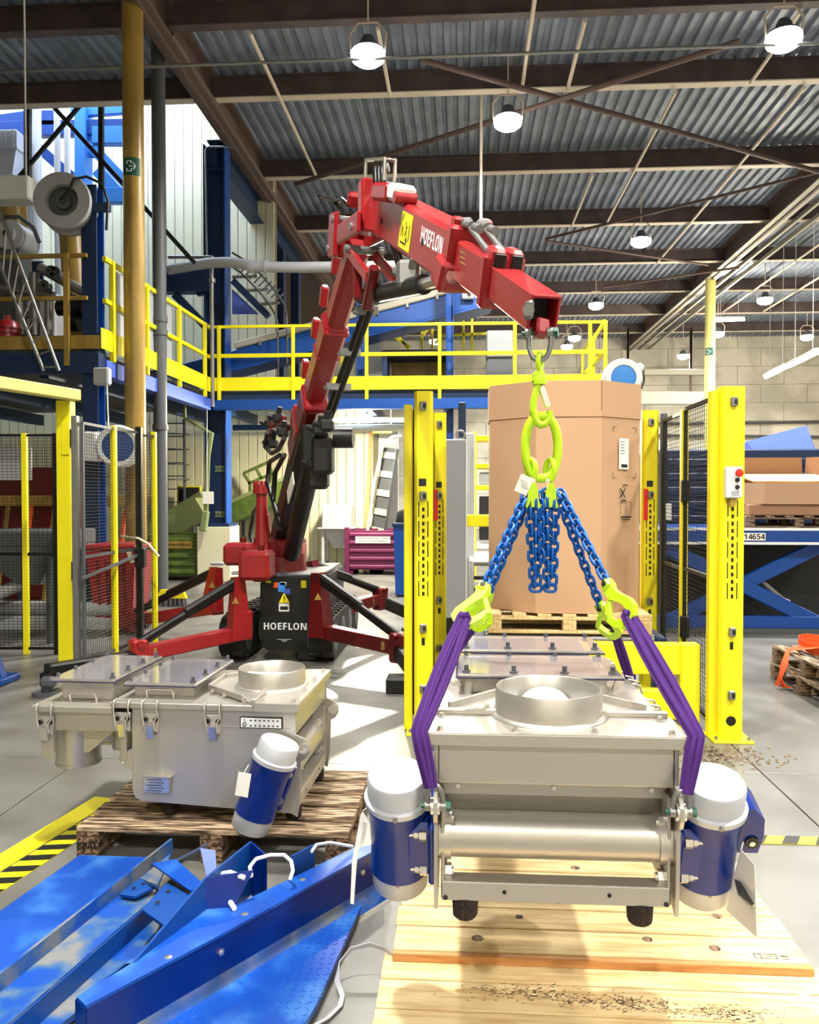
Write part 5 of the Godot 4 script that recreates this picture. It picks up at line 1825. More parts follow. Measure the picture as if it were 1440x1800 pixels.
	for k in 4:
		var pts := []
		var sd := []
		var off := k * 0.07
		for e in [[0.45 - off, 0.03, 0.0 + off], [0.25, 0.06 + k * 0.012, 0.02 + off], [0.08, 0.06, 0.05 + off * 0.6], [-0.05, 0.03, 0.08], [-0.1, -0.08, 0.1 + off * 0.3], [-0.13 - k * 0.01, -0.2 - k * 0.02, 0.12], [-0.1 + k * 0.02, -0.27, 0.14]]:
			pts.append(Vector3(e[0], e[1], e[2]))
			sd.append(Vector3(0.2, 0.0, 1.0))
		m = M.new()
		m.band(pts, sd, 0.05, 0.002)
		obj("band", m, C.orange, t)
	m = M.new()
	for k in 3:
		var pts := []
		for i in 12:
			var a := TAU * i / 12
			pts.append(Vector3(0.3 + cos(a) * (0.2 + k * 0.03), 0.035 + k * 0.03 + 0.02 * sin(a * 2), 0.05 + sin(a) * 0.16))
		var sd := []
		for i in 13:
			sd.append(Vector3(0, 1, 0.2))
		pts.append(pts[0])
		m.band(pts, sd, 0.045, 0.002)
	obj("coil", m, C.orange, t)
	m = M.new()
	m.box(Vector3(2.9, 0.306, -6.45), Vector3(0.12, 0.03, 0.5), 0.004)
	single("wood_offcut", "pale wood offcut lying on the stacked pallets at the right edge", "plank", m, C.pine)
	# debris by the front right post
	t = thing("floor_debris", "wood chips and dust scattered at the foot of the front right yellow post", "debris", Vector3(1.6, 0, -5.1))
	var rng := RandomNumberGenerator.new()
	rng.seed = 4
	m = M.new()
	for i in 220:
		var a := Vector3(rng.randfn(0, 0.16), 0.004, rng.randfn(0, 0.1))
		m.box(a, Vector3(rng.randf_range(0.004, 0.03), 0.006, rng.randf_range(0.003, 0.009)), 0, Basis(Vector3.UP, rng.randf() * TAU))
	var db := obj("chips", m, C.oldwood, t)
	db.set_meta("kind", "stuff")


var boom_c := Vector3.ZERO
var boom_t := Vector3.ZERO


# the point of the boom's upright plane that the photograph shows at (px, py)
func pl(px: float, py: float, side := 0.0) -> Vector3:
	var u := boom_t - boom_c
	var n := Vector3(u.z, 0, -u.x).normalized()
	if n.x > 0:
		n = -n
	var r := ray(px, py)
	return EYE + r * ((boom_c + n * side - EYE).dot(n) / r.dot(n))


func build_crane():
	boom_c = q(495, 1000, 8.2)
	boom_t = q(957, 560, 2.85)
	var dir := ((boom_t - boom_c) * Vector3(1, 0, 1)).normalized()
	var nrm := Vector3(dir.z, 0, -dir.x)
	if nrm.x > 0:
		nrm = -nrm
	var bx := q(508, 1100, 7.75).x
	var t := thing("crawler_crane", "red and black crawler crane with its folded boom reaching over to the lifted machine", "crane", Vector3(bx, 0, -8.3))
	# engine cover
	var m := M.new(t.position)
	var zf := -7.72
	var f := Transform3D(Basis(Vector3.RIGHT, Vector3.UP, Vector3.BACK), Vector3(bx, 0, 0))
	m.prism(PackedVector2Array([Vector2(-0.25, 0.14), Vector2(-0.2, 0.1), Vector2(0.2, 0.1), Vector2(0.26, 0.14), Vector2(0.29, 0.3), Vector2(0.29, 0.74), Vector2(0.24, 0.8), Vector2(-0.24, 0.8), Vector2(-0.27, 0.74), Vector2(-0.27, 0.3)]), zf - 0.5, zf, f)
	var cover := obj("engine_cover", m, C.black, t)
	m = M.new(t.position)
	m.box(Vector3(bx + 0.17, 0.11, zf - 0.1), Vector3(0.2, 0.22, 0.2), 0.02)
	obj("step", m, C.black, cover)
	lettering("HOEFLON", 0.066, C.white, Transform3D(Basis(), Vector3(bx - 0.03, 0.335, zf + 0.004) - t.position), cover)
	m = M.new(t.position)
	m.box(Vector3(bx - 0.04, 0.21, zf + 0.002), Vector3(0.14, 0.007, 0.003))
	m.bar(Vector3(bx - 0.07, 0.207, zf + 0.002), Vector3(bx - 0.035, 0.19, zf + 0.002), 0.01, 0.003, 0, Vector3.BACK)
	m.bar(Vector3(bx - 0.01, 0.207, zf + 0.002), Vector3(bx - 0.035, 0.19, zf + 0.002), 0.01, 0.003, 0, Vector3.BACK)
	obj("emblem", m, C.grey, cover)
	m = M.new(t.position)
	m.prism(PackedVector2Array([Vector2(-0.05, 0.56), Vector2(0.055, 0.56), Vector2(0.0, 0.66)]), zf, zf + 0.004, Transform3D(Basis(), Vector3(bx - 0.04, 0, 0)))
	var tri_ := obj("warning_triangle", m, C.yellow, cover)
	m = M.new(t.position)
	m.bar(Vector3(bx - 0.038, 0.625, zf + 0.005), Vector3(bx - 0.038, 0.59, zf + 0.005), 0.01, 0.002)
	m.box(Vector3(bx - 0.038, 0.575, zf + 0.005), Vector3(0.01, 0.01, 0.002))
	obj("mark", m, C.black, tri_)
	for e in [[-0.04, 0.515, 0.1, 0.075, C.paper], [-0.04, 0.51, 0.075, 0.035, C.dark], [0.15, 0.74, 0.05, 0.07, C.yellow], [-0.19, 0.76, 0.05, 0.02, C.yellow], [-0.12, 0.73, 0.04, 0.05, C.orange], [-0.06, 0.71, 0.07, 0.09, C.skyblue], [-0.01, 0.67, 0.06, 0.05, C.tarp], [-0.045, 0.745, 0.06, 0.03, C.white]]:
		m = M.new(t.position)
		m.box(Vector3(bx + e[0], e[1], zf + 0.002), Vector3(e[2], e[3], 0.003 + (0.002 if e[4] == C.dark or e[4] == C.tarp else 0.0)), 0.0005)
		obj("sticker", m, e[4], cover)
	m = M.new(t.position)
	m.box(Vector3(bx, 0.5, -8.8), Vector3(0.6, 0.62, 1.1), 0.04)
	obj("chassis", m, C.black, t)
	m = M.new(t.position)
	m.box(Vector3(bx, 0.815, -8.2), Vector3(0.62, 0.03, 0.9), 0.008)
	obj("deck_plate", m, C.darkgrey, t)
	# tracks
	for e in [[413, 0.2], [567, 0.2]]:
		var x: float = q(e[0], 1130, 7.75).x
		m = M.new(t.position)
		var pts := PackedVector2Array()
		for i in 9:
			var a := PI / 2 + PI * i / 8.0
			pts.append(Vector2(-0.75 + cos(a) * 0.2, 0.225 + sin(a) * 0.2))
		for i in 9:
			var a := -PI / 2 + PI * i / 8.0
			pts.append(Vector2(0.75 + cos(a) * 0.2, 0.225 + sin(a) * 0.2))
		m.prism(pts, x - 0.12, x + 0.12, Transform3D(Basis(Vector3(0, 0, 1), Vector3.UP, Vector3.RIGHT), Vector3(0, 0, -8.55)))
		var tr := obj("track", m, C.rubber, t)
		for i in 26:
			m = M.new(t.position)
			var s := i / 26.0 * (1.5 * 2 + TAU * 0.2)
			var p := Vector2.ZERO
			var a := 0.0
			if s < 1.5:
				p = Vector2(-0.75 + s, 0.425)
				a = PI / 2
			elif s < 1.5 + PI * 0.2:
				a = PI / 2 - (s - 1.5) / 0.2
				p = Vector2(0.75 + cos(a) * 0.2, 0.225 + sin(a) * 0.2)
			elif s < 3.0 + PI * 0.2:
				p = Vector2(0.75 - (s - 1.5 - PI * 0.2), 0.025)
				a = -PI / 2
			else:
				a = -PI / 2 - (s - 3.0 - PI * 0.2) / 0.2
				p = Vector2(-0.75 + cos(a) * 0.2, 0.225 + sin(a) * 0.2)
			for sx in [-1, 1]:
				m.box(Vector3(x + sx * 0.06, p.y, -8.55 + p.x + sx * 0.015), Vector3(0.1, 0.05, 0.045), 0.008, Basis(Vector3.RIGHT, -a + PI / 2))
			obj("lug", m, C.rubber, tr)
		for i in 4:
			m = M.new(t.position)
			m.cyl(Vector3(x - 0.125, 0.225, -9.3 + i * 0.5), Vector3(x + 0.125, 0.225, -9.3 + i * 0.5), 0.13, -1, 16)
			obj("road_wheel", m, C.darkgrey, tr)
	# turret, tanks
	m = M.new(t.position)
	m.cyl(Vector3(boom_c.x, 0.82, boom_c.z), Vector3(boom_c.x, 1.0, boom_c.z), 0.26, 0.24, 24)
	m.box(Vector3(boom_c.x, 1.06, boom_c.z), Vector3(0.42, 0.2, 0.5), 0.03)
	obj("turret", m, C.darkred, t)
	for s in [-0.13, 0.13]:
		m = M.new(t.position)
		m.bar(Vector3(boom_c.x, 1.0, boom_c.z) + nrm * s - dir * 0.15, Vector3(boom_c.x, 1.36, boom_c.z) + nrm * s - dir * 0.25, 0.05, 0.3, 0.01, dir)
		obj("turret_cheek", m, C.red, t)
	for e in [[452, 993, 7.55, 0.29, 0.27, 0.3], [421, 973, 8.0, 0.26, 0.22, 0.3], [521, 971, 8.3, 0.17, 0.24, 0.3], [444, 964, 7.9, 0.16, 0.1, 0.2]]:
		var c := q(e[0], e[1], e[2])
		m = M.new(t.position)
		m.box(c, Vector3(e[3], e[4], e[5]), 0.035)
		var tk := obj("tank", m, C.red, t)
		m = M.new(t.position)
		m.cyl(c + Vector3(0.04, e[4] * 0.5, 0), c + Vector3(0.04, e[4] * 0.5 + 0.05, 0), 0.03)
		obj("filler_cap", m, C.darkred, tk)
		m = M.new(t.position)
		m.bar(Vector3(c.x, c.y - e[4] * 0.45, c.z), Vector3(boom_c.x, 0.86, boom_c.z), 0.1, 0.08, 0.01)
		obj("tank_arm", m, C.darkred, tk)
	var pc := q(461, 975, 7.9)
	m = M.new(t.position)
	m.cyl(pc, q(460, 868, 7.9), 0.07, 0.055, 16)
	m.cyl(q(460, 868, 7.9), q(460, 852, 7.9), 0.085, -1, 16)
	for i in 10:
		var a := TAU * i / 10
		m.box(q(460, 849, 7.9) + Vector3(cos(a) * 0.07, 0, sin(a) * 0.07), Vector3(0.025, 0.04, 0.025), 0.003)
	obj("winch_post", m, C.red, t)
	# lower boom
	var up := Vector3.UP
	for e in [[486, 975, 546, 748, 0.18, 0.26, "base_section", C.black], [526, 800, 554, 700, 0.2, 0.27, "boom_section", C.darkred], [545, 720, 592, 560, 0.17, 0.2, "boom_section", C.red], [586, 580, 630, 432, 0.14, 0.17, "boom_section", C.red]]:
		m = M.new(t.position)
		m.bar(pl(e[0], e[1]), pl(e[2], e[3]), e[4], e[5], 0.03, up)
		obj(e[6], m, e[7], t)
	for e in [[536, 752, 541, 735, 0.22, 0.29], [588, 576, 590, 568, 0.185, 0.215], [574, 622, 575, 616, 0.185, 0.215], [551, 710, 555, 696, 0.205, 0.25]]:
		m = M.new(t.position)
		m.bar(pl(e[0], e[1]), pl(e[2], e[3]), e[4], e[5], 0.015, up)
		obj("collar", m, C.red, t)
	for e in [[523, 660], [541, 590], [556, 535], [503, 745], [577, 478]]:
		# lugs with pins along the left edge of the lower boom
		m = M.new(t.position)
		var c := pl(e[0] + 12, e[1] + 4)
		m.bar(c, c + Vector3(0, 0.14, 0) + dir * 0.08, 0.08, 0.06, 0.012, nrm)
		obj("lug", m, C.red, t)
	# luffing cylinder and dark valve group
	m = M.new(t.position)
	m.cyl(pl(512, 975), pl(552, 800), 0.08, -1, 18)
	var cy := obj("lift_cylinder", m, C.black, t)
	m = M.new(t.position)
	m.cyl(pl(552, 800), pl(567, 735), 0.055, -1, 14)
	obj("piston", m, C.bright, cy)
	m = M.new(t.position)
	m.bar(pl(506, 875, 0.15), pl(516, 840, 0.15), 0.01, 0.12, 0.002, up)
	obj("sticker", m, C.paper, cy)
	m = M.new(t.position)
	m.box(pl(556, 785), Vector3(0.22, 0.34, 0.24), 0.03)
	m.box(pl(568, 800), Vector3(0.16, 0.3, 0.2), 0.03)
	m.box(pl(560, 838), Vector3(0.16, 0.2, 0.18), 0.03)
	m.cyl(pl(565, 770) + Vector3(0.1, 0, 0), pl(565, 770) + Vector3(0.25, 0.0, 0), 0.08)
	obj("winch_motor", m, C.black, t)
	for e in [[562, 755], [553, 815], [575, 748], [480, 780], [475, 745], [490, 735], [498, 760]]:
		m = M.new(t.position)
		var c := pl(e[0], e[1], 0.12 if e[0] < 520 else 0.05)
		m.box(c, Vector3(0.1, 0.09, 0.1), 0.02)
		m.cyl(c, c + Vector3(0.02, 0.1, 0.03), 0.025, -1, 8)
		m.cyl(c + Vector3(-0.05, 0, 0), c + Vector3(-0.1, 0.02, 0.02), 0.02, -1, 8)
		obj("valve", m, C.dark, t)
	for e in [[[470, 760], [466, 785], [478, 797], [490, 790], [500, 770]], [[492, 800], [474, 812], [470, 850], [488, 905]], [[500, 800], [484, 830], [480, 880], [492, 930]], [[452, 985], [440, 940], [446, 900], [458, 885]], [[517, 900], [515, 930], [519, 955]], [[524, 900], [526, 930], [519, 958]], [[511, 905], [508, 930], [516, 950]]]:
		m = M.new(t.position)
		var pts := []
		for k in e:
			pts.append(pl(k[0], k[1], 0.2 if k[0] < 505 else -0.15))
		m.tube(pts, 0.022, 8)
		obj("hose", m, C.black, t)
	m = M.new(t.position)
	m.bar(pl(538, 748), pl(478, 758, 0.12), 0.09, 0.05, 0.01)
	m.bar(pl(500, 735, 0.1), pl(474, 752, 0.12), 0.05, 0.05, 0.01)
	m.bar(pl(478, 780, 0.12), pl(478, 742, 0.12), 0.05, 0.06, 0.01)
	obj("valve_bracket", m, C.darkred, t)
	# twin hydraulic lines on the right of the boom
	for s in [[572, 735, 638, 553], [580, 738, 652, 545]]:
		m = M.new(t.position)
		m.cyl(pl(s[0], s[1]), pl(s[2], s[3]), 0.02, -1, 10)
		obj("hydraulic_line", m, C.black, t)
	for e in [[592, 682, 0.09], [612, 622, 0.07], [641, 549, 0.07]]:
		m = M.new(t.position)
		var c := pl(e[0], e[1])
		m.bar(c - nrm * e[2], c + nrm * e[2], 0.06, 0.025, 0.004)
		m.bar(c - nrm * e[2] + dir * 0.06, c + nrm * e[2] + dir * 0.06, 0.03, 0.05, 0.004)
		obj("line_clamp", m, C.zinc, t)
	# knuckle
	for s in [-0.1, 0.1]:
		m = M.new(t.position)
		var o: Vector3 = nrm * s
		m.bar(pl(610, 455) + o, pl(614, 376) + o, 0.035, 0.2, 0.012, dir)
		m.bar(pl(622, 415) + o, pl(662, 392) + o, 0.03, 0.13, 0.012, up)
		m.bar(pl(632, 440) + o * 0.8, pl(672, 490) + o * 0.8, 0.03, 0.08, 0.012, up)
		obj("knuckle_plate", m, C.red, t)
	m = M.new(t.position)
	m.bar(pl(608, 455), pl(612, 385), 0.18, 0.16, 0.03, dir)
	obj("knuckle_body", m, C.red, t)
	for e in [[615, 388], [650, 402], [640, 440], [606, 440]]:
		m = M.new(t.position)
		var c := pl(e[0], e[1])
		m.cyl(c - nrm * 0.125, c + nrm * 0.125, 0.026, -1, 14)
		obj("pin", m, C.zinc, t)
	m = M.new(t.position)
	m.bar(pl(622, 365), pl(626, 338), 0.1, 0.06, 0.02, dir)
	obj("stop_lug", m, C.red, t)
	m = M.new(t.position)
	m.tube([pl(596, 365), pl(588, 355), pl(600, 350), pl(612, 360)], 0.015, 6)
	m.tube([pl(598, 400), pl(585, 420), pl(588, 440), pl(600, 445)], 0.01, 6)
	obj("hose", m, C.black, t)
	for e in [[678, 470, 662, 545, 0.06], [645, 455, 648, 530, 0.05]]:
		m = M.new(t.position)
		m.bar(pl(e[0], e[1]) + nrm * 0.06, pl(e[2], e[3]) + nrm * 0.06, 0.06, e[4], 0.012, dir)
		obj("link_arm", m, C.darkred, t)
	# jib cylinder and its silver valve
	m = M.new(t.position)
	m.cyl(pl(638, 522), pl(745, 500), 0.05, -1, 18)
	var jc := obj("jib_cylinder", m, C.black, t)
	m = M.new(t.position)
	m.cyl(pl(745, 500), pl(795, 487), 0.03, -1, 14)
	obj("piston", m, C.bright, jc)
	m = M.new(t.position)
	m.box(pl(718, 484), Vector3(0.12, 0.14, 0.12), 0.02)
	m.cyl(pl(716, 470), pl(718, 452), 0.03, -1, 10)
	m.cyl(pl(724, 470), pl(727, 455), 0.02, -1, 10)
	m.cyl(pl(706, 482), pl(698, 478), 0.03, -1, 10)
	obj("valve_block", m, C.zinc, t)
	for k in 3:
		m = M.new(t.position)
		m.tube([pl(676, 402 + k * 4, -0.1), pl(686 + k * 4, 416, -0.1), pl(692 + k * 4, 440, -0.08), pl(700 + k * 5, 464, -0.06)], 0.017, 7)
		obj("hose", m, C.darkgrey, t)
	# jib sections
	var j0 := pl(660, 362, -0.08)
	var j1 := pl(824, 458, -0.08)
	var j2 := pl(880, 496, -0.05)
	var j3 := pl(957, 551)
	var jd := (j1 - j0).normalized()
	m = M.new(t.position)
	m.bar(j0, j1, 0.18, 0.25, 0.02, up)
	var s1 := obj("jib_section", m, C.red, t)
	m = M.new(t.position)
	m.bar(j1 - jd * 0.1, j2, 0.14, 0.175, 0.012, up)
	var s2 := obj("jib_section", m, C.red, t)
	var jd3 := (j3 - j2).normalized()
	m = M.new(t.position)
	var su := jd3.cross(nrm).normalized()
	if su.y < 0:
		su = -su
	for e in [[0.0, 0.056, 0.105, 0.012], [0.0, -0.056, 0.105, 0.012]]:
		m.bar(j2 - jd3 * 0.15 + su * e[1], j3 + su * e[1], e[2], e[3], 0.003, up)
	for s in [-0.052, 0.052]:
		m.bar(j2 - jd3 * 0.15 + nrm * s, j3 + nrm * s, 0.01, 0.124, 0.003, up)
	var s3 := obj("jib_section", m, C.red, t)
	m = M.new(t.position)
	m.bar(j3 - jd3 * 0.25, j3 - jd3 * 0.1, 0.09, 0.1, 0.002, up)
	obj("tube_core", m, C.dark, s3)
	m = M.new(t.position)
	m.bar(j1 - jd * 0.05, j1 + jd * 0.02, 0.215, 0.29, 0.015, up)
	obj("collar", m, C.red, s1)
	m = M.new(t.position)
	m.bar(j2 - jd3 * 0.03, j2 + jd3 * 0.03, 0.17, 0.21, 0.012, up)
	obj("collar", m, C.red, s2)
	# boxes and fittings on top of the jib
	var ju := jd.cross(nrm).normalized()
	if ju.y < 0:
		ju = -ju
	var bc := pl(886, 455, -0.05)
	m = M.new(t.position)
	m.bar(j2 + ju * 0.06, bc - ju * 0.02, 0.13, 0.07, 0.01, jd)
	obj("box_bracket", m, C.red, t)
	for s in [-0.036, 0.036]:
		m = M.new(t.position)
		m.bar(bc + nrm * s - jd * 0.05, bc + nrm * s + jd * 0.05, 0.06, 0.085, 0.014, up)
		var hb := obj("end_box", m, C.red, t)
		m = M.new(t.position)
		m.bar(bc - ju * 0.006 + nrm * s + jd * 0.045, bc - ju * 0.006 + nrm * s + jd * 0.055, 0.048, 0.062, 0.004, up)
		obj("cover", m, C.black, hb)
		m = M.new(t.position)
		var fc: Vector3 = j1 + ju * 0.155 + nrm * s
		m.cyl(fc, bc + nrm * s - jd * 0.04, 0.013, -1, 10)
		m.cyl(fc, fc + jd * 0.07, 0.022, -1, 8)
		m.cyl(fc + jd * 0.1, fc + jd * 0.16, 0.02, -1, 8)
		m.box(fc, Vector3(0.05, 0.045, 0.05), 0.01)
		obj("hydraulic_fitting", m, C.zinc, t)
	m = M.new(t.position)
	m.bar(j1 + ju * 0.13 + nrm * 0.06 - jd * 0.05, j1 + ju * 0.175 + nrm * 0.06 - jd * 0.05, 0.05, 0.06, 0.01, jd)
	obj("lug", m, C.red, t)
	m = M.new(t.position)
	m.bar(j1 + ju * 0.13 - nrm * 0.06 - jd * 0.02, j1 + ju * 0.18 - nrm * 0.06 - jd * 0.02, 0.05, 0.06, 0.01, jd)
	obj("lug", m, C.red, t)
	# tall plate, silver hose guide and white lid at the knuckle end of the jib
	m = M.new(t.position)
	m.bar(pl(655, 412), pl(655, 318), 0.16, 0.1, 0.012, dir)
	obj("head_plate", m, C.red, s1)
	m = M.new(t.position)
	var g0 := pl(650, 318)
	var gw := nrm * 0.03
	for s in [[pl(650, 318), pl(652, 282)], [pl(684, 318), pl(686, 280)]]:
		m.tube([s[0] + gw, s[1] + gw, s[1] - gw, s[0] - gw], 0.012, 6)
	m.cyl(pl(652, 282) + gw, pl(686, 280) + gw, 0.011, -1, 6)
	m.cyl(pl(652, 282) - gw, pl(686, 280) - gw, 0.011, -1, 6)
	obj("hose_guide", m, C.bright, t)
	for k in 3:
		m = M.new(t.position)
		m.tube([pl(662 + k * 6, 322, 0.03), pl(661 + k * 6, 300, 0.03), pl(664 + k * 6, 286, 0.0), pl(668 + k * 6, 300, -0.05)], 0.02, 7)
		obj("hose", m, C.black, t)
	m = M.new(t.position)
	m.bar(pl(690, 336), pl(714, 342), 0.12, 0.09, 0.02, up)
	obj("lid", m, C.white, s1)
	m = M.new(t.position)
	m.bar(pl(672, 338), pl(700, 340), 0.14, 0.1, 0.02, up)
	m.cyl(pl(712, 348) - nrm * 0.06, pl(712, 348) + nrm * 0.06, 0.03)
	obj("top_bracket", m, C.red, s1)
	m = M.new(t.position)
	m.bar(pl(778, 470), pl(792, 492), 0.1, 0.14, 0.015, dir)
	obj("cylinder_lug", m, C.red, s1)
	# print on the jib's side
	var fx := Transform3D(Basis(jd, ju, nrm), j0.lerp(j1, 0.585) + nrm * 0.0915 + ju * 0.0)
	m = M.new(t.position)
	m.x = fx
	m.box(Vector3.ZERO, Vector3(0.21, 0.18, 0.003), 0.0005)
	var st := obj("warning_plate", m, C.yellow, s1)
	m = M.new(t.position)
	m.x = fx
	m.bar(Vector3(-0.07, 0.05, 0.0025), Vector3(-0.045, 0.085, 0.0025), 0.006, 0.001, 0, Vector3.BACK)
	m.bar(Vector3(-0.07, -0.03, 0.0025), Vector3(-0.05, 0.02, 0.0025), 0.006, 0.001, 0, Vector3.BACK)
	m.bar(Vector3(-0.05, 0.02, 0.0025), Vector3(-0.03, -0.03, 0.0025), 0.006, 0.001, 0, Vector3.BACK)
	m.bar(Vector3(-0.07, -0.06, 0.0025), Vector3(0.03, -0.06, 0.0025), 0.008, 0.001, 0, Vector3.BACK)
	m.bar(Vector3(0.0, 0.05, 0.0025), Vector3(0.03, -0.02, 0.0025), 0.006, 0.001, 0, Vector3.BACK)
	m.bar(Vector3(0.0, -0.02, 0.0025), Vector3(0.03, 0.03, 0.0025), 0.006, 0.001, 0, Vector3.BACK)
	m.bar(Vector3(0.02, -0.03, 0.0025), Vector3(0.04, -0.05, 0.0025), 0.02, 0.001, 0, Vector3.BACK)
	m.bar(Vector3(0.07, 0.04, 0.0025), Vector3(0.07, -0.04, 0.0025), 0.008, 0.001, 0, Vector3.BACK)
	obj("pictogram", m, C.black, st)
	lettering("HOEFLON", 0.075, C.white, Transform3D(Basis(jd, ju, nrm).scaled_local(Vector3(0.72, 1, 1)), j0.lerp(j1, 0.835) + nrm * 0.091 + ju * 0.03 - t.position), s1)
	for g in [[0.3, -0.02], [0.76, 0.0]]:
		m = M.new(t.position)
		var c: Vector3 = j0.lerp(j1, g[0]) + nrm * 0.089 + ju * g[1]
		m.cyl(c, c + nrm * 0.003, 0.017, -1, 12)
		obj("hole", m, C.dark, s1)
	m = M.new(t.position)
	m.x = Transform3D(Basis(jd, ju, nrm), j1.lerp(j2, 0.45) + nrm * 0.0715 + ju * 0.05)
	for i in 3:
		m.box(Vector3(0, -i * 0.02, 0), Vector3(0.22 - i * 0.03, 0.006, 0.002))
	obj("print_lines", m, C.ochre, s2)
	# tip: hook plate
	m = M.new(t.position)
	var tip := pl(957, 585)
	m.bar(pl(952, 562), tip + Vector3(-0.012, -0.012, 0), 0.05, 0.045, 0.008, dir)
	obj("hook_plate", m, C.red, s3)
	m = M.new(t.position)
	m.bar(pl(931, 528, 0.06), pl(929, 562, 0.06), 0.02, 0.05, 0.008, dir)
	m.cyl(pl(929, 545, 0.06), pl(929, 545, 0.1), 0.02, -1, 10)
	obj("side_catch", m, C.zinc, s3)
	var pp := fl(698, 1220)
	m = M.new()
	m.box(Vector3(pp.x, 0.06, pp.z - 0.1), Vector3(0.18, 0.12, 0.22), 0.01)
	single("rubber_pad", "black support block on the floor left of the yellow slotted posts", "block", m, C.black)
	# outriggers: [bracket px, bracket z, head px, head z, foot px, foot z]
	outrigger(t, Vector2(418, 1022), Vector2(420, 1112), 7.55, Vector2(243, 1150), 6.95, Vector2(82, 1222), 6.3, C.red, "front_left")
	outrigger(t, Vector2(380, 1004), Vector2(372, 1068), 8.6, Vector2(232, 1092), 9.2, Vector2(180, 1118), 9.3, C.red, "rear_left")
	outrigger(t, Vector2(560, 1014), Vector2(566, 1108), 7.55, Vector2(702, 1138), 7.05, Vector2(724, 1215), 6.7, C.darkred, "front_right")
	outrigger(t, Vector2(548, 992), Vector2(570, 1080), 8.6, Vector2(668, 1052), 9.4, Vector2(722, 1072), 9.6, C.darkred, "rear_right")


func outrigger(t: Node3D, top: Vector2, low: Vector2, z: float, head: Vector2, hz: float, foot: Vector2, fz: float, mt: Material, which: String):
	var a := q(top.x, top.y, z)
	var b := q(low.x, low.y, z)
	var h := q(head.x, head.y, hz)
	var ft := q(foot.x, foot.y, fz)
	ft.y = 0.05
	var side := (h - b) * Vector3(1, 0, 1)
	side = side.normalized()
	var m := M.new(t.position)
	m.bar(b - side * 0.06, h, 0.12, 0.13, 0.012)
	var o := obj("outrigger", m, mt, t)
	m = M.new(t.position)
	m.taper(b + Vector3(0, -0.06, 0), a + Vector3(0, 0.04, 0), 0.16, 0.2, 0.1, 0.1, side)
	m.bar(b - side * 0.12 + Vector3(0, 0.08, 0), b + Vector3(0, 0.08, 0), 0.14, 0.26, 0.02)
	obj("bracket", m, mt, o)
	m = M.new(t.position)
	var ht := h + Vector3(0, 0.1, 0)
	m.bar(h + Vector3(0, -0.13, 0), ht + Vector3(0, 0.03, 0), 0.14, 0.15, 0.02, side)
	m.cyl(ht + side.cross(Vector3.UP) * 0.1, ht - side.cross(Vector3.UP) * 0.1, 0.03, -1, 12)
	obj("head", m, mt, o)
	var mid := a.lerp(ht, 0.55)
	m = M.new(t.position)
	m.bar(a, mid, 0.085, 0.095, 0.02)
	obj("cylinder_guard", m, C.black, o)
	m = M.new(t.position)
	m.cyl(mid + Vector3(0, 0.0, 0), ht, 0.032, -1, 12)
	m.cyl(a.lerp(ht, 0.48) + Vector3(0, -0.04, 0), ht + Vector3(0, -0.05, 0), 0.012, -1, 8)
	obj("rod", m, C.black, o)
	m = M.new(t.position)
	var fe := ft + Vector3(0, 0.13, 0)
	m.bar(h + Vector3(0, -0.03, 0), fe, 0.12, 0.13, 0.015)
	m.bar(fe, ft + Vector3(0, 0.02, 0), 0.08, 0.08, 0.01)
	obj("foot_beam", m, C.black, o)
	m = M.new(t.position)
	m.cyl(ft + Vector3(0, -0.05, 0), ft + Vector3(0, -0.02, 0), 0.11, -1, 18)
	m.cyl(ft + Vector3(0, -0.02, 0), ft + Vector3(0, 0.06, 0), 0.04, -1, 12)
	m.box(ft + Vector3(0.03, 0.06, 0.03), Vector3(0.12, 0.1, 0.1), 0.03)
	obj("foot_pad", m, C.darkgrey, o)
	m = M.new(t.position)
	m.box(b.lerp(h, 0.84) + Vector3(0, 0.0, 0.064), Vector3(0.075, 0.07, 0.006), 0.001)
	obj("sticker", m, C.ochre, o)
	m = M.new(t.position)
	var tc := a.lerp(b, 0.35) + Vector3(0.0, 0, 0.085)
	m.prism(PackedVector2Array([Vector2(-0.035, -0.03), Vector2(0.035, -0.03), Vector2(0, 0.035)]), 0, 0.004, Transform3D(Basis(), tc))
	obj("warning_triangle", m, C.ochre, o)
	if which.ends_with("left"):
		m = M.new(t.position)
		m.box(a + Vector3(0.02, 0.08, 0), Vector3(0.14, 0.03, 0.1), 0.006)
		obj("cap", m, C.grey, o)


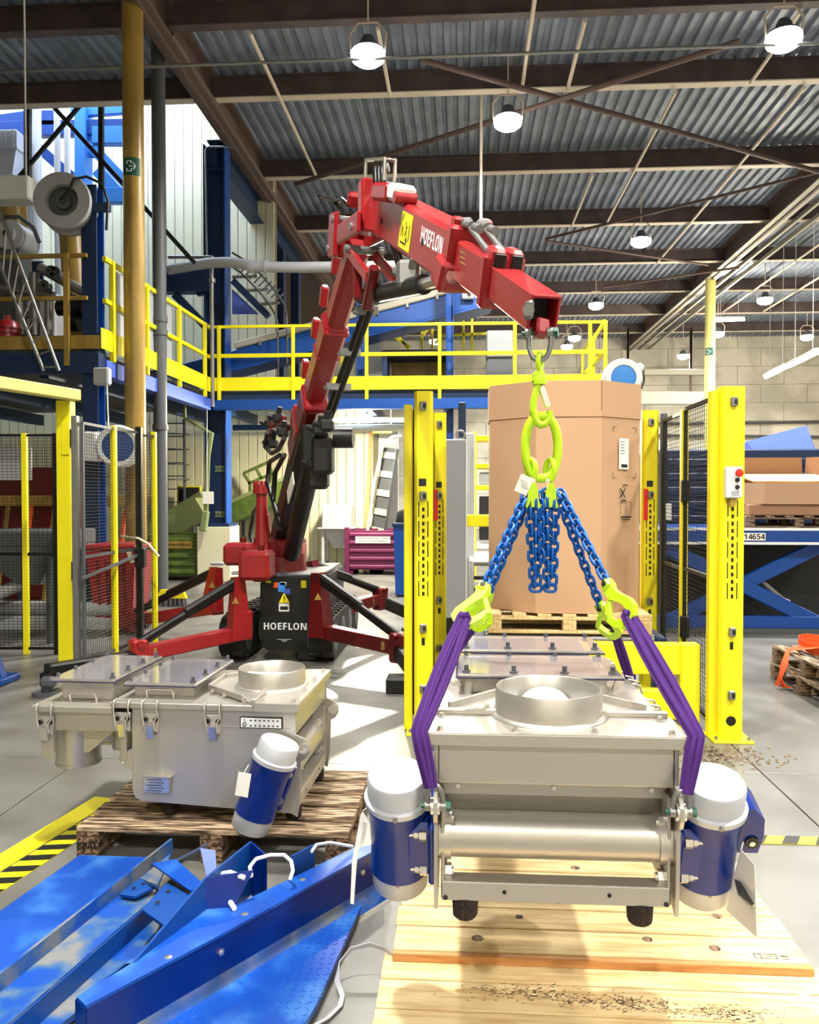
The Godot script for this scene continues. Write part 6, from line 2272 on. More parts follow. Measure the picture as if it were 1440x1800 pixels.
func build_feeders():
	var t := thing("vibratory_feeder", "stainless vibratory feeder hanging from purple slings above the pine deck", "feeder", Vector3.ZERO, 0.0, "stainless vibratory feeders")
	feeder_parts(t)
	var two := copy(t, "vibratory_feeder", Transform3D(Basis(Vector3.UP, deg_to_rad(88.0)), Vector3(-0.70, 0.146, -3.86)), "stainless vibratory feeder resting on the old wooden pallet at left, seen from its latched side")
	t.position = Vector3(q(978, 1300, 2.27).x, 0.395, -2.27)
	# the near side of the second machine carries a dotted legend plate and a rating plate box
	var m := M.new()
	m.box(Vector3(-0.343, 0.452, -0.17), Vector3(0.006, 0.05, 0.19), 0.001)
	var pl_ := obj("legend_plate", m, C.black, two)
	m = M.new()
	m.box(Vector3(-0.347, 0.452, -0.17), Vector3(0.003, 0.042, 0.181), 0.001)
	obj("face", m, C.white, pl_)
	m = M.new()
	for i in 7:
		for k in 2:
			m.box(Vector3(-0.3495, 0.463 - k * 0.023, -0.215 + i * 0.02), Vector3(0.001, 0.007, 0.009))
	obj("print", m, C.darkgrey, pl_)
	m = M.new()
	var ring := []
	for i in 14:
		ring.append(Vector3(-0.349, 0.444 + sin(TAU * i / 14) * 0.008, -0.243 + cos(TAU * i / 14) * 0.008))
	m.tube(ring, 0.002, 5, true)
	m.box(Vector3(-0.349, 0.462, -0.243), Vector3(0.001, 0.02, 0.003))
	obj("icon", m, C.black, pl_)
	m = M.new()
	m.box(Vector3(-0.35, 0.165, -0.64), Vector3(0.022, 0.07, 0.12), 0.003)
	m.box(Vector3(-0.353, 0.204, -0.64), Vector3(0.032, 0.006, 0.13), 0.002)
	var rp := obj("rating_plate", m, C.bright, two)
	m = M.new()
	for i in 5:
		m.box(Vector3(-0.3618, 0.19 - i * 0.012, -0.65 + (0.01 if i % 2 else 0.0)), Vector3(0.001, 0.004, 0.07))
	obj("print", m, C.darkgrey, rp)
	# paper tag on its motor
	m = M.new()
	var tf := two.transform
	m.box(tf * Vector3(-0.545, 0.25, -0.19), Vector3(0.055, 0.10, 0.002), 0.0005, Basis(Vector3.BACK, -0.16))
	m.tube([tf * Vector3(-0.545, 0.30, -0.185), tf * Vector3(-0.53, 0.33, -0.17)], 0.002, 5)
	single("paper_tag", "white paper tag hanging on the blue motor of the feeder on the old pallet", "tag", m, C.paper)


func feeder_parts(t: Node3D):
	var up := Transform3D(Basis(Vector3.RIGHT, Vector3(0, 0, 1), Vector3.UP), Vector3.ZERO)
	var yz := Transform3D(Basis(Vector3(0, 0, 1), Vector3.UP, Vector3.RIGHT), Vector3.ZERO)
	var m := M.new()
	m.prism(PackedVector2Array([Vector2(-0.36, 0), Vector2(0.36, 0), Vector2(0.36, -0.2), Vector2(0.288, -0.27), Vector2(0.114, -0.485), Vector2(-0.114, -0.485), Vector2(-0.288, -0.27), Vector2(-0.36, -0.2)]), 0.528, 0.54, up)
	m.box(Vector3(0, 0.522, -0.004), Vector3(0.72, 0.036, 0.01), 0.003)
	for s in [-1, 1]:
		m.box(Vector3(s * 0.356, 0.522, -0.1), Vector3(0.008, 0.036, 0.2), 0.002)
	var top := obj("top_plate", m, C.steel, t)
	for s in [-1, 1]:
		m = M.new()
		m.box(Vector3(s * 0.25, 0.548, -0.205), Vector3(0.2, 0.018, 0.022), 0.003)
		m.bar(Vector3(s * 0.3, 0.548, -0.265), Vector3(s * 0.118, 0.548, -0.478), 0.012, 0.026, 0.002)
		obj("plate_rim", m, C.steel, top)
	m = M.new()
	m.box(Vector3(0, 0.55, -0.482), Vector3(0.236, 0.028, 0.012), 0.002)
	obj("plate_rim", m, C.steel, top)
	var bolt := M.new()
	bolt.cyl(Vector3(0, 0, 0), Vector3(0, 0.004, 0), 0.011, -1, 12)
	bolt.cyl(Vector3(0, 0.004, 0), Vector3(0, 0.012, 0), 0.008, -1, 6)
	var bme := bolt.commit()
	for e in [[-0.32, -0.03], [0.32, -0.03], [-0.32, -0.17], [0.32, -0.17], [-0.11, -0.03], [0.11, -0.03], [-0.33, -0.25], [0.33, -0.25], [-0.24, -0.37], [0.24, -0.37], [-0.17, -0.45], [0.17, -0.45]]:
		inst("bolt", bme, C.bright, Transform3D(Basis(), Vector3(e[0], 0.54, e[1])), top)
	m = M.new()
	m.lathe([Vector2(0.175, 0.54), Vector2(0.172, 0.546), Vector2(0.16, 0.55), Vector2(0.158, 0.622), Vector2(0.156, 0.625), Vector2(0.153, 0.622), Vector2(0.152, 0.5)], 48, Transform3D(Basis(), Vector3(0, 0, -0.215)))
	var ring := obj("inlet_ring", m, C.steel, t)
	m = M.new()
	m.lathe([Vector2(0.0, 0.541), Vector2(0.152, 0.541)], 32, Transform3D(Basis(), Vector3(0, 0, -0.215)))
	obj("ring_floor", m, C.darkgrey, ring)
	m = M.new()
	var arc := PackedVector2Array()
	for i in 13:
		var a := PI * i / 12.0
		arc.append(Vector2(cos(a) * 0.085, 0.525 + sin(a) * 0.072))
	m.prism(arc, -0.335, -0.12)
	obj("inner_chute", m, C.silver, ring)
	# deck behind the ring, stepped down for the second hatch
	m = M.new()
	m.box(Vector3(0, 0.514, -0.525), Vector3(0.7, 0.028, 0.65), 0.003)
	obj("deck", m, C.steel, t)
	m = M.new()
	m.box(Vector3(0, 0.488, -1.04), Vector3(0.7, 0.028, 0.38), 0.003)
	m.box(Vector3(0, 0.505, -0.858), Vector3(0.68, 0.04, 0.012), 0.002)
	obj("deck", m, C.steel, t)
	hatch(t, -0.52, -0.80, 0.528, 0.058)
	hatch(t, -0.90, -1.15, 0.502, 0.095)
	# latches
	for s in [-1, 1]:
		for z in [-0.385, -0.67, -0.80, -1.16]:
			var dy := 0.0 if z > -0.84 else -0.026
			var x: float = s * 0.35
			m = M.new()
			m.box(Vector3(s * 0.343, 0.44 + dy, z), Vector3(0.012, 0.085, 0.07), 0.003)
			m.box(Vector3(s * 0.358, 0.405 + dy, z), Vector3(0.012, 0.07, 0.035), 0.003, Basis(Vector3.BACK, -s * 0.25))
			var la := obj("latch", m, C.bright, t)
			for w in [-1, 1]:
				m = M.new()
				var zz: float = z + w * 0.034
				m.tube([Vector3(s * 0.335, 0.54 + dy, zz), Vector3(s * 0.36, 0.535 + dy, zz), Vector3(s * 0.368, 0.51 + dy, zz), Vector3(s * 0.362, 0.475 + dy, zz), Vector3(s * 0.372, 0.445 + dy, zz - w * 0.012), Vector3(s * 0.37, 0.415 + dy, zz - w * 0.006)], 0.0045, 6)
				obj("wire", m, C.bright, la)
				m = M.new()
				m.cyl(Vector3(s * 0.35, 0.455 + dy, z + w * 0.024), Vector3(s * 0.358, 0.455 + dy, z + w * 0.024), 0.011, -1, 10)
				obj("plug", m, C.black, la)
	# side plates with lifting ears
	var side := PackedVector2Array([Vector2(-0.76, 0.5), Vector2(-0.02, 0.5), Vector2(-0.018, 0.40), Vector2(0.02, 0.385), Vector2(0.043, 0.36), Vector2(0.045, 0.325), Vector2(0.03, 0.3), Vector2(0.005, 0.285), Vector2(0.0, 0.12), Vector2(-0.012, 0.04), Vector2(-0.04, 0.055), Vector2(-0.72, 0.085), Vector2(-0.75, 0.1), Vector2(-0.762, 0.14)])
	for s in [-1, 1]:
		m = M.new()
		m.prism(side, s * 0.326, s * 0.337, yz)
		m.box(Vector3(s * 0.332, 0.43, -0.4), Vector3(0.014, 0.008, 0.72), 0.003)
		var sp := obj("side_plate", m, C.steel, t)
		m = M.new()
		m.cyl(Vector3(s * 0.32, 0.342, 0.018), Vector3(s * 0.345, 0.342, 0.018), 0.024, -1, 16)
		obj("ear_boss", m, C.bright, sp)
		m = M.new()
		m.prism(PackedVector2Array([Vector2(-0.80, 0.3), Vector2(-0.76, 0.32), Vector2(-0.76, 0.22), Vector2(-0.80, 0.24)]), s * 0.324, s * 0.339, yz)
		var rg := []
		for i in 14:
			rg.append(Vector3(s * 0.332, 0.27 + sin(TAU * i / 14) * 0.022, -0.795 + cos(TAU * i / 14) * 0.022))
		m.tube(rg, 0.008, 6, true)
		obj("rear_ear", m, C.steel, sp)
		m = M.new()
		m.box(Vector3(s * 0.313, 0.215, -0.055), Vector3(0.01, 0.3, 0.07), 0.003)
		m.box(Vector3(s * 0.305, 0.15, -0.1), Vector3(0.008, 0.12, 0.05), 0.002)
		obj("bracket", m, C.steel, sp)
		for y in [0.285, 0.13]:
			m = M.new()
			m.cyl(Vector3(s * 0.288, y, -0.055), Vector3(s * 0.31, y, -0.055), 0.022, -1, 6)
			m.cyl(Vector3(s * 0.282, y, -0.055), Vector3(s * 0.29, y, -0.055), 0.012, -1, 10)
			obj("nut", m, C.bright, sp)
	# front apron, recess, tray, tube, front beam
	m = M.new()
	m.box(Vector3(0, 0.452, -0.026), Vector3(0.648, 0.108, 0.008), 0.002, Basis(Vector3.RIGHT, 0.05))
	m.cyl(Vector3(-0.324, 0.398, -0.034), Vector3(0.324, 0.398, -0.034), 0.009, -1, 12)
	obj("apron", m, C.steel, t)
	m = M.new()
	m.box(Vector3(0, 0.365, -0.085), Vector3(0.64, 0.05, 0.008), 0.002)
	var rec := obj("recess_plate", m, C.steel, t)
	for x in [-0.27, 0.0, 0.27]:
		m = M.new()
		m.cyl(Vector3(x, 0.375, -0.082), Vector3(x, 0.375, -0.05), 0.007, -1, 8)
		obj("stud", m, C.bright, rec)
	m = M.new()
	m.box(Vector3(0, 0.345, -0.42), Vector3(0.64, 0.01, 0.66), 0.002)
	m.box(Vector3(0, 0.3, -0.75), Vector3(0.64, 0.4, 0.01), 0.002)
	m.box(Vector3(0, 0.31, -0.12), Vector3(0.64, 0.08, 0.01), 0.002, Basis(Vector3.RIGHT, 0.5))
	obj("tray", m, C.steel, t)
	m = M.new()
	m.cyl(Vector3(-0.29, 0.225, -0.085), Vector3(0.29, 0.225, -0.085), 0.063, -1, 36)
	var tb := obj("cross_tube", m, C.steel, t)
	for s in [-1, 1]:
		m = M.new()
		m.cyl(Vector3(s * 0.29, 0.225, -0.085), Vector3(s * 0.325, 0.225, -0.085), 0.07, -1, 24)
		obj("flange", m, C.steel, tb)
	m = M.new()
	m.cyl(Vector3(-0.32, 0.19, -0.62), Vector3(0.32, 0.19, -0.62), 0.055, -1, 24)
	obj("cross_tube", m, C.steel, t)
	m = M.new()
	m.box(Vector3(0, 0.088, -0.022), Vector3(0.63, 0.053, 0.008), 0.002)
	m.box(Vector3(0, 0.112, -0.05), Vector3(0.63, 0.006, 0.06), 0.002)
	m.box(Vector3(0, 0.066, -0.05), Vector3(0.56, 0.006, 0.06), 0.002)
	var bm := obj("front_beam", m, C.steel, t)
	for x in [-0.14, 0.15]:
		m = M.new()
		m.cyl(Vector3(x, 0.09, -0.02), Vector3(x, 0.09, -0.0165), 0.006, -1, 10)
		obj("hole", m, C.black, bm)
	for s in [-1, 1]:
		m = M.new()
		m.cyl(Vector3(s * 0.305, 0.07, -0.02), Vector3(s * 0.305, 0.07, -0.0165), 0.007, -1, 12)
		obj("corner_cutout", m, C.dark, bm)
	for e in [[-0.25, -0.05], [0.24, -0.05], [-0.25, -0.62], [0.24, -0.62]]:
		m = M.new()
		m.lathe([Vector2(0.0, 0.0), Vector2(0.026, 0.0), Vector2(0.036, 0.01), Vector2(0.038, 0.05), Vector2(0.036, 0.064), Vector2(0, 0.064)], 9, Transform3D(Basis(), Vector3(e[0], 0, e[1])))
		obj("rubber_foot", m, C.stub, t)
	# rear trough with outlets
	m = M.new()
	m.box(Vector3(0, 0.43, -0.985), Vector3(0.66, 0.09, 0.45), 0.006)
	obj("rear_trough", m, C.steel, t)
	for e in [[-0.19, -1.09, 0.1, 0.2], [0.17, -1.09, 0.1, 0.2], [-0.2, -0.85, 0.06, 0.28], [0.2, -0.85, 0.06, 0.28]]:
		m = M.new()
		m.lathe([Vector2(e[2] - 0.006, e[3]), Vector2(e[2] + 0.003, e[3]), Vector2(e[2] + 0.003, e[3] + 0.012), Vector2(e[2], e[3] + 0.014), Vector2(e[2], 0.39)], 28, Transform3D(Basis(), Vector3(e[0], 0, e[1])))
		if e[2] > 0.08:
			m.prism(PackedVector2Array([Vector2(-1.17, 0.39), Vector2(-0.86, 0.39), Vector2(-1.0, 0.27), Vector2(-1.17, 0.27)]), e[0] - 0.075, e[0] + 0.075, yz)
		obj("outlet", m, C.steel, t)
	for s in [-1, 1]:
		m = M.new()
		m.box(Vector3(s * 0.338, 0.33, -0.8), Vector3(0.006, 0.14, 0.03), 0.002)
		obj("hanger_strip", m, C.steel, t)
		m = M.new()
		m.box(Vector3(s * 0.334, 0.36, -1.16), Vector3(0.006, 0.2, 0.06), 0.002)
		obj("hanger_strip", m, C.steel, t)
		motor(t, s)


func hatch(t: Node3D, z0: float, z1: float, y: float, h: float):
	var zc := (z0 + z1) * 0.5
	var d := z0 - z1
	var m := M.new()
	m.box(Vector3(0, y + h * 0.5, zc), Vector3(0.45, h, d), 0.004)
	var o := obj("hatch", m, C.steel, t)
	var ly := y + h + 0.005
	m = M.new()
	m.box(Vector3(0, ly, z0 + 0.012), Vector3(0.55, 0.01, 0.03), 0.002)
	m.box(Vector3(0, ly, z1 - 0.012), Vector3(0.55, 0.01, 0.03), 0.002)
	for s in [-1, 1]:
		m.box(Vector3(s * 0.26, ly, zc), Vector3(0.03, 0.01, d), 0.002)
	obj("lid_frame", m, C.bright, o)
	m = M.new()
	m.box(Vector3(0, y + h + 0.002, zc), Vector3(0.42, 0.004, d - 0.03))
	obj("opening", m, C.darkgrey, o)
	m = M.new()
	m.box(Vector3(0, ly + 0.006, zc), Vector3(0.545, 0.006, d + 0.05), 0.001)
	obj("window", m, C.pvc, o)
	m = M.new()
	m.box(Vector3(0, ly - 0.006, z0 + 0.022), Vector3(0.56, 0.004, 0.016), 0.001)
	for s in [-1, 1]:
		m.box(Vector3(s * 0.278, ly - 0.006, zc), Vector3(0.006, 0.004, d + 0.06), 0.001)
	obj("film_edge", m, C.film, o)
	for x in [-0.245, -0.085, 0.085, 0.245]:
		m = M.new()
		m.cyl(Vector3(x, ly + 0.009, z0 + 0.006), Vector3(x, ly + 0.015, z0 + 0.006), 0.015, -1, 10)
		m.cyl(Vector3(x, ly + 0.015, z0 + 0.006), Vector3(x, ly + 0.034, z0 + 0.006), 0.009, -1, 6)
		obj("wing_nut", m, C.darkgrey, o)
		m = M.new()
		m.cyl(Vector3(x, ly + 0.009, z1 - 0.006), Vector3(x, ly + 0.026, z1 - 0.006), 0.009, -1, 6)
		obj("wing_nut", m, C.darkgrey, o)
	for s in [-1, 1]:
		m = M.new()
		var a := zc - 0.062
		var b := zc + 0.062
		var x: float = s * 0.262
		m.tube([Vector3(x, y, a), Vector3(x + s * 0.01, y + 0.035, a), Vector3(x + s * 0.01, y + 0.043, a + 0.01), Vector3(x + s * 0.01, y + 0.043, b - 0.01), Vector3(x + s * 0.01, y + 0.035, b), Vector3(x, y, b)], 0.005, 8)
		obj("handle", m, C.bright, o)


func motor(t: Node3D, s: float):
	var f := Transform3D(Basis(Vector3.RIGHT, deg_to_rad(20.0)), Vector3(s * 0.445, 0.203, -0.13))
	var m := M.new()
	m.x = f
	m.lathe([Vector2(0.088, -0.116), Vector2(0.086, -0.09), Vector2(0.084, -0.03), Vector2(0.084, 0.05), Vector2(0.088, 0.1), Vector2(0.094, 0.118), Vector2(0.094, 0.128)], 32)
	m.box(Vector3(-s * 0.055, -0.005, 0), Vector3(0.11, 0.19, 0.15), 0.02)
	m.box(Vector3(-s * 0.1, -0.005, 0), Vector3(0.022, 0.215, 0.18), 0.008)
	var o := obj("vibration_motor", m, C.motor, t)
	m = M.new()
	m.x = f
	m.lathe([Vector2(0.096, 0.125), Vector2(0.097, 0.142), Vector2(0.087, 0.146), Vector2(0.086, 0.206), Vector2(0.082, 0.212), Vector2(0.0, 0.213)], 36)
	obj("top_cap", m, C.silver, o)
	m = M.new()
	m.x = f
	m.lathe([Vector2(0.0, -0.186), Vector2(0.078, -0.185), Vector2(0.083, -0.178), Vector2(0.084, -0.114)], 36)
	obj("bottom_cap", m, C.silver, o)
	m = M.new()
	m.x = f
	m.cyl(Vector3(0, 0.134, 0.096), Vector3(0, 0.134, 0.103), 0.007, -1, 6)
	m.cyl(Vector3(0, -0.12, 0.084), Vector3(0, -0.12, 0.088), 0.005, -1, 6)
	obj("cap_screw", m, C.zinc, o)
	for y in [0.06, -0.065]:
		m = M.new()
		m.x = f
		m.cyl(Vector3(-s * 0.085, y, 0.07), Vector3(-s * 0.03, y, 0.07), 0.007, -1, 8)
		m.cyl(Vector3(-s * 0.085, y, 0.07), Vector3(-s * 0.065, y, 0.07), 0.019, -1, 6)
		m.cyl(Vector3(-s * 0.062, y, 0.07), Vector3(-s * 0.05, y, 0.07), 0.014, -1, 6)
		obj("mounting_bolt", m, C.bright, o)
	if s > 0:
		m = M.new()
		m.x = f
		m.prism(PackedVector2Array([Vector2(0.05, -0.02), Vector2(0.14, -0.02), Vector2(0.15, 0.04), Vector2(0.145, 0.1), Vector2(0.115, 0.135), Vector2(0.05, 0.135)]), -0.1, 0.02)
		var jb := obj("terminal_box", m, C.motor, o)
		m = M.new()
		m.x = f
		m.cyl(Vector3(0.118, 0.02, 0.02), Vector3(0.118, 0.02, 0.026), 0.02, -1, 16)
		obj("gland", m, C.black, jb)
		m = M.new()
		m.x = f
		m.cyl(Vector3(0.118, 0.02, 0.026), Vector3(0.118, 0.02, 0.03), 0.008, -1, 10)
		obj("gland_nut", m, C.bright, jb)


func link_mesh() -> ArrayMesh:
	var pts := []
	for i in 16:
		var a := TAU * i / 16
		pts.append(Vector3(sin(a) * 0.0135, cos(a) * 0.011 + (0.009 if cos(a) > 0.01 else (-0.009 if cos(a) < -0.01 else 0.0)), 0))
	var m := M.new()
	m.tube(pts, 0.0056, 7, true)
	return m.commit()


func chain_links(t: Node3D, me: Mesh, a: Vector3, b: Vector3, twist := 0.6):
	var n := int(round(a.distance_to(b) / 0.028))
	var y := (a - b).normalized()
	var s := y.cross(Vector3(0, 0, 1)).normalized()
	for i in n:
		var p := a.lerp(b, (i + 0.5) / n)
		var ang := twist + (PI / 2 if i % 2 else 0.0)
		var x := s.rotated(y, ang)
		inst("link", me, C.chain, Transform3D(Basis(x, y, x.cross(y)), p - t.position), t)


func sling_hook(t: Node3D, eye: Vector3, bowl: Vector3, flip: float):
	var d := bowl - eye
	var l := d.length()
	d = d.normalized()
	var n := (EYE - eye).normalized()
	n = (n - d * n.dot(d)).normalized()
	n = n.rotated(d, 0.6)
	var s := d.cross(n) * flip
	var m := M.new(t.position)
	m.x = Transform3D(Basis(d, s, d.cross(s)), eye)
	var poly := PackedVector2Array()
	for e in [[-0.14, 0.0], [-0.1, 0.12], [0.05, 0.15], [0.2, 0.11], [0.4, 0.2], [0.65, 0.36], [0.85, 0.38], [1.0, 0.24], [1.08, 0.02], [1.02, -0.2], [0.85, -0.37], [0.66, -0.44], [0.63, -0.33], [0.78, -0.22], [0.88, -0.08], [0.88, 0.06], [0.78, 0.15], [0.62, 0.12], [0.45, 0.0], [0.32, -0.13], [0.1, -0.16], [-0.08, -0.13]]:
		poly.append(Vector2(e[0], e[1] * 0.85) * l)
	m.prism(poly, -0.011, 0.011)
	var o := obj("hook", m, C.lime, t)
	m = M.new(t.position)
	m.x = Transform3D(Basis(d, s, d.cross(s)), eye)
	m.bar(Vector3(0.28, -0.13, 0) * l, Vector3(0.68, -0.38, 0) * l, 0.016, 0.014, 0.003, Vector3(0, 0, 1))
	m.box(Vector3(0.02, 0.0, 0.0) * l, Vector3(0.035, 0.04, 0.034), 0.008)
	obj("latch", m, C.lime, o)
	m = M.new(t.position)
	m.cyl(eye + n * -0.02, eye + n * 0.02, 0.009, -1, 10)
	obj("pin", m, C.dark, o)


# a purple round sling as a loop of two soft plies from a hook to a shackle, over an edge point
func round_sling(label: String, top: Vector3, over: Vector3, low: Vector3, w: float, spread: Vector3, mt: Material):
	var m := M.new()
	var d := (low - top).normalized()
	for g in [-1.0, 1.0]:
		var pts := []
		var sd := []
		var off: Vector3 = spread * g
		pts.append(top + Vector3(0, 0.012, 0) - off * 0.1)
		for i in 7:
			var f := i / 6.0
			pts.append(top.lerp(over, f) + off * (0.55 + 0.45 * sin(PI * f)))
		for i in range(1, 4):
			pts.append(over.lerp(low, i / 3.0) + off * (0.8 - 0.2 * i))
		for i in pts.size():
			sd.append(Vector3(1, 0.0, 0.35))
		m.band(pts, sd, w, 0.006)
		var ps := []
		for p in pts:
			ps.append(p + Vector3(0, 0, 0.004))
		m.tube(ps, w * 0.3, 7)
	m.cyl(top + spread * -1.0 + Vector3(0, 0.006, 0), top + spread + Vector3(0, 0.006, 0), w * 0.42, -1, 12)
	single("round_sling", label, "sling", m, mt, "purple round slings")


func bow_shackle(label: String, pin: Vector3, axis: Vector3, down: Vector3, w: float, l: float, r: float, mt: Material):
	var t := thing("shackle", label, "shackle", pin, 0.0, "galvanised shackles")
	var pts := []
	for i in 13:
		var a := PI * i / 12.0
		pts.append(axis * cos(a) * w * (0.5 + 0.14 * sin(a)) + down * (sin(a) * l))
	var m := M.new()
	m.tube(pts, r, 9)
	for s in [-1.0, 1.0]:
		m.cyl(axis * s * (w * 0.5 - r * 1.1), axis * s * (w * 0.5 + r * 1.1), r * 1.9, -1, 12)
	obj("bow", m, mt, t)
	m = M.new()
	m.cyl(axis * -(w * 0.5 + r * 2.6), axis * (w * 0.5 + r * 2.0), r * 0.95, -1, 10)
	m.cyl(axis * (w * 0.5 + r * 1.2), axis * (w * 0.5 + r * 2.8), r * 1.8, -1, 6)
	obj("pin", m, C.signgreen, t)


func build_rigging():
	var z := 2.85
	var tip := boom_t
	var up := Vector3.UP
	var u := (boom_t - boom_c) * Vector3(1, 0, 1)
	var side := Vector3(1, 0, 0.25).normalized()
	bow_shackle("large galvanised bow shackle hanging from the tip of the crane's jib", q(949, 585, z), side, Vector3.DOWN, 0.075, 0.095, 0.009, C.zinc)
	# swivel hook
	var t := thing("lifting_hook", "lime green safety hook between the jib's shackle and the master ring", "hook", q(949, 690, z))
	var m := M.new(t.position)
	var e0 := q(949, 637, z)
	var rg := []
	for i in 16:
		rg.append(e0 + Vector3(0, sin(TAU * i / 16) * 0.03, 0.0) + Vector3(0.35, 0, -0.94) * cos(TAU * i / 16) * 0.022)
	m.tube(rg, 0.0085, 8, true)
	obj("eye", m, C.lime, t)
	m = M.new(t.position)
	m.cyl(q(949, 652, z), q(948, 668, z), 0.016, 0.02, 16)
	m.cyl(q(948, 668, z), q(948, 676, z), 0.024, -1, 16)
	m.box(q(946, 664, z) + Vector3(-0.012, 0, 0), Vector3(0.02, 0.035, 0.03), 0.006)
	obj("swivel", m, C.lime, t)
	m = M.new(t.position)
	var hk := []
	for e in [[946, 676], [942, 690], [938, 706], [937, 722], [941, 738], [950, 747], [960, 744], [966, 733], [966, 722]]:
		hk.append(q(e[0], e[1], z - 0.006))
	m.tube(hk, 0.012, 10)
	m.tube([hk[3], hk[4], hk[5], hk[6]], 0.0145, 10)
	obj("hook", m, C.lime, t)
	m = M.new(t.position)
	m.bar(q(950, 678, z), q(964, 716, z), 0.022, 0.016, 0.004, Vector3.BACK)
	obj("latch", m, C.bright, t)
	# chain sling
	t = thing("chain_sling", "four-leg blue chain sling with large lime master ring and lime hooks", "chain sling", q(952, 1035, z))
	m = M.new(t.position)
	var rc := q(952, 786, z)
	rg = []
	for i in 40:
		var a := TAU * i / 40
		rg.append(rc + Vector3(signf(cos(a)) * pow(absf(cos(a)), 0.75) * 0.055, sin(a) * 0.107, 0))
	m.tube(rg, 0.0155, 12, true)
	obj("master_ring", m, C.lime, t)
	for e in [[938, 822, 934, 858], [963, 822, 967, 858]]:
		m = M.new(t.position)
		rg = []
		var c := q((e[0] + e[2]) * 0.5, 826, z)
		for i in 16:
			var a := TAU * i / 16
			rg.append(c + Vector3(cos(a) * 0.013 + (0.004 if e[0] > 950 else -0.004), sin(a) * 0.036, cos(a) * 0.02))
		m.tube(rg, 0.0095, 8, true)
		obj("coupling_link", m, C.lime, t)
		m = M.new(t.position)
		m.cyl(q(e[0], 845, z + 0.03), q(e[0], 845, z - 0.03), 0.008, -1, 10)
		obj("coupling_pin", m, C.bright, t)
	for x in [937.0, 968.0]:
		m = M.new(t.position)
		var c := q(x, 872, z - 0.03)
		m.prism(PackedVector2Array([Vector2(-0.008, 0.045), Vector2(0.008, 0.045), Vector2(0.017, 0.02), Vector2(0.018, -0.01), Vector2(0.026, -0.038), Vector2(0.016, -0.042), Vector2(0.008, -0.015), Vector2(0.004, -0.038), Vector2(-0.006, -0.038), Vector2(-0.008, -0.015), Vector2(-0.02, -0.042), Vector2(-0.026, -0.034), Vector2(-0.018, -0.005), Vector2(-0.016, 0.02)]), -0.014, 0.014, Transform3D(Basis(), c))
		obj("shortening_claw", m, C.lime, t)
	m = M.new(t.position)
	m.box(q(921, 852, z - 0.05), Vector3(0.045, 0.062, 0.002), 0.0005, Basis(Vector3.BACK, -0.4))
	var tg := obj("load_tag", m, C.paper, t)
	m = M.new(t.position)
	for i in 4:
		m.box(q(921 + i * 0.7, 846 + i * 4.0, z - 0.0525), Vector3(0.025, 0.002, 0.001), 0, Basis(Vector3.BACK, -0.4))
	obj("print", m, C.grey, tg)
	var lm := link_mesh()
	var fr_eye := q(1069, 1028, 2.62)
	var fr_bowl := q(1105, 1094, 2.5)
	var rr_eye := q(1056, 1066, 2.93)
	var rr_bowl := q(1080, 1118, 2.97)
	var fl_eye := q(851, 1034, 2.62)
	var fl_bowl := q(816, 1098, 2.5)
	var rl_eye := q(858, 1044, 2.93)
	var rl_bowl := q(838, 1104, 2.97)
	chain_links(t, lm, q(984, 862, z - 0.02), fr_eye, 0.5)
	chain_links(t, lm, q(979, 868, z + 0.02), rr_eye, 0.9)
	chain_links(t, lm, q(925, 868, z - 0.02), fl_eye, 0.5)
	chain_links(t, lm, q(931, 872, z + 0.02), rl_eye, 0.9)
	var zz := z - 0.03
	for e in [[930, 880, 939, 1030, 0.2], [945, 878, 944, 1026, 1.1], [960, 862, 963, 1030, 0.2], [977, 880, 972, 1026, 1.1], [951, 866, 953, 985, 0.6]]:
		chain_links(t, lm, q(e[0], e[1], zz), q(e[2], e[3], zz - 0.01), e[4])
	for e in [942, 967]:
		var p := q(e, 1033, zz - 0.01)
		inst("link", lm, C.chain, Transform3D(Basis(Vector3(0, 1, 0), Vector3(1, 0, 0.2).normalized(), Vector3(0.2, 0, -1).normalized()), p - t.position), t)
	sling_hook(t, fr_eye, fr_bowl, -1.0)
	sling_hook(t, rr_eye, rr_bowl, -1.0)
	sling_hook(t, fl_eye, fl_bowl, 1.0)
	sling_hook(t, rl_eye, rl_bowl, 1.0)
	# slings and shackles on the machine's ears
	var o := Vector3(q(978, 1300, 2.27).x, 0.395, -2.27)
	var names := {-1: "left", 1: "right"}
	for s in [-1, 1]:
		var ear := o + Vector3(s * 0.332, 0.342, 0.018)
		var rear := o + Vector3(s * 0.332, 0.27, -0.795)
		bow_shackle("galvanised shackle on the lifted feeder's %s front ear, below a purple sling" % names[s], ear, Vector3(1, 0, 0), Vector3(s * 0.06, 1, 0.1).normalized(), 0.042, 0.062, 0.0075, C.zinc)
		bow_shackle("galvanised shackle on the lifted feeder's %s rear ear, mostly hidden" % names[s], rear, Vector3(1, 0, 0), Vector3(s * 0.1, 1, 0.0).normalized(), 0.042, 0.05, 0.007, C.zinc)
		var fb := fr_bowl if s > 0 else fl_bowl
		var rb := rr_bowl if s > 0 else rl_bowl
		round_sling("wide purple sling from the %s front lime hook past the feeder's top plate" % names[s], fb + Vector3(0, 0.02, 0), o + Vector3(s * 0.378, 0.545, 0.0), ear + Vector3(s * 0.012, 0.055, 0.01), 0.031, Vector3(0.0145, 0, 0.0), C.purple)
		round_sling("narrow dark purple sling from the %s rear lime hook to the feeder's far end" % names[s], rb + Vector3(0, 0.02, 0), o + Vector3(s * 0.365, 0.5, -0.79), rear + Vector3(s * 0.005, 0.045, 0), 0.018, Vector3(0.009, 0, 0), C.purple)
	m = M.new()
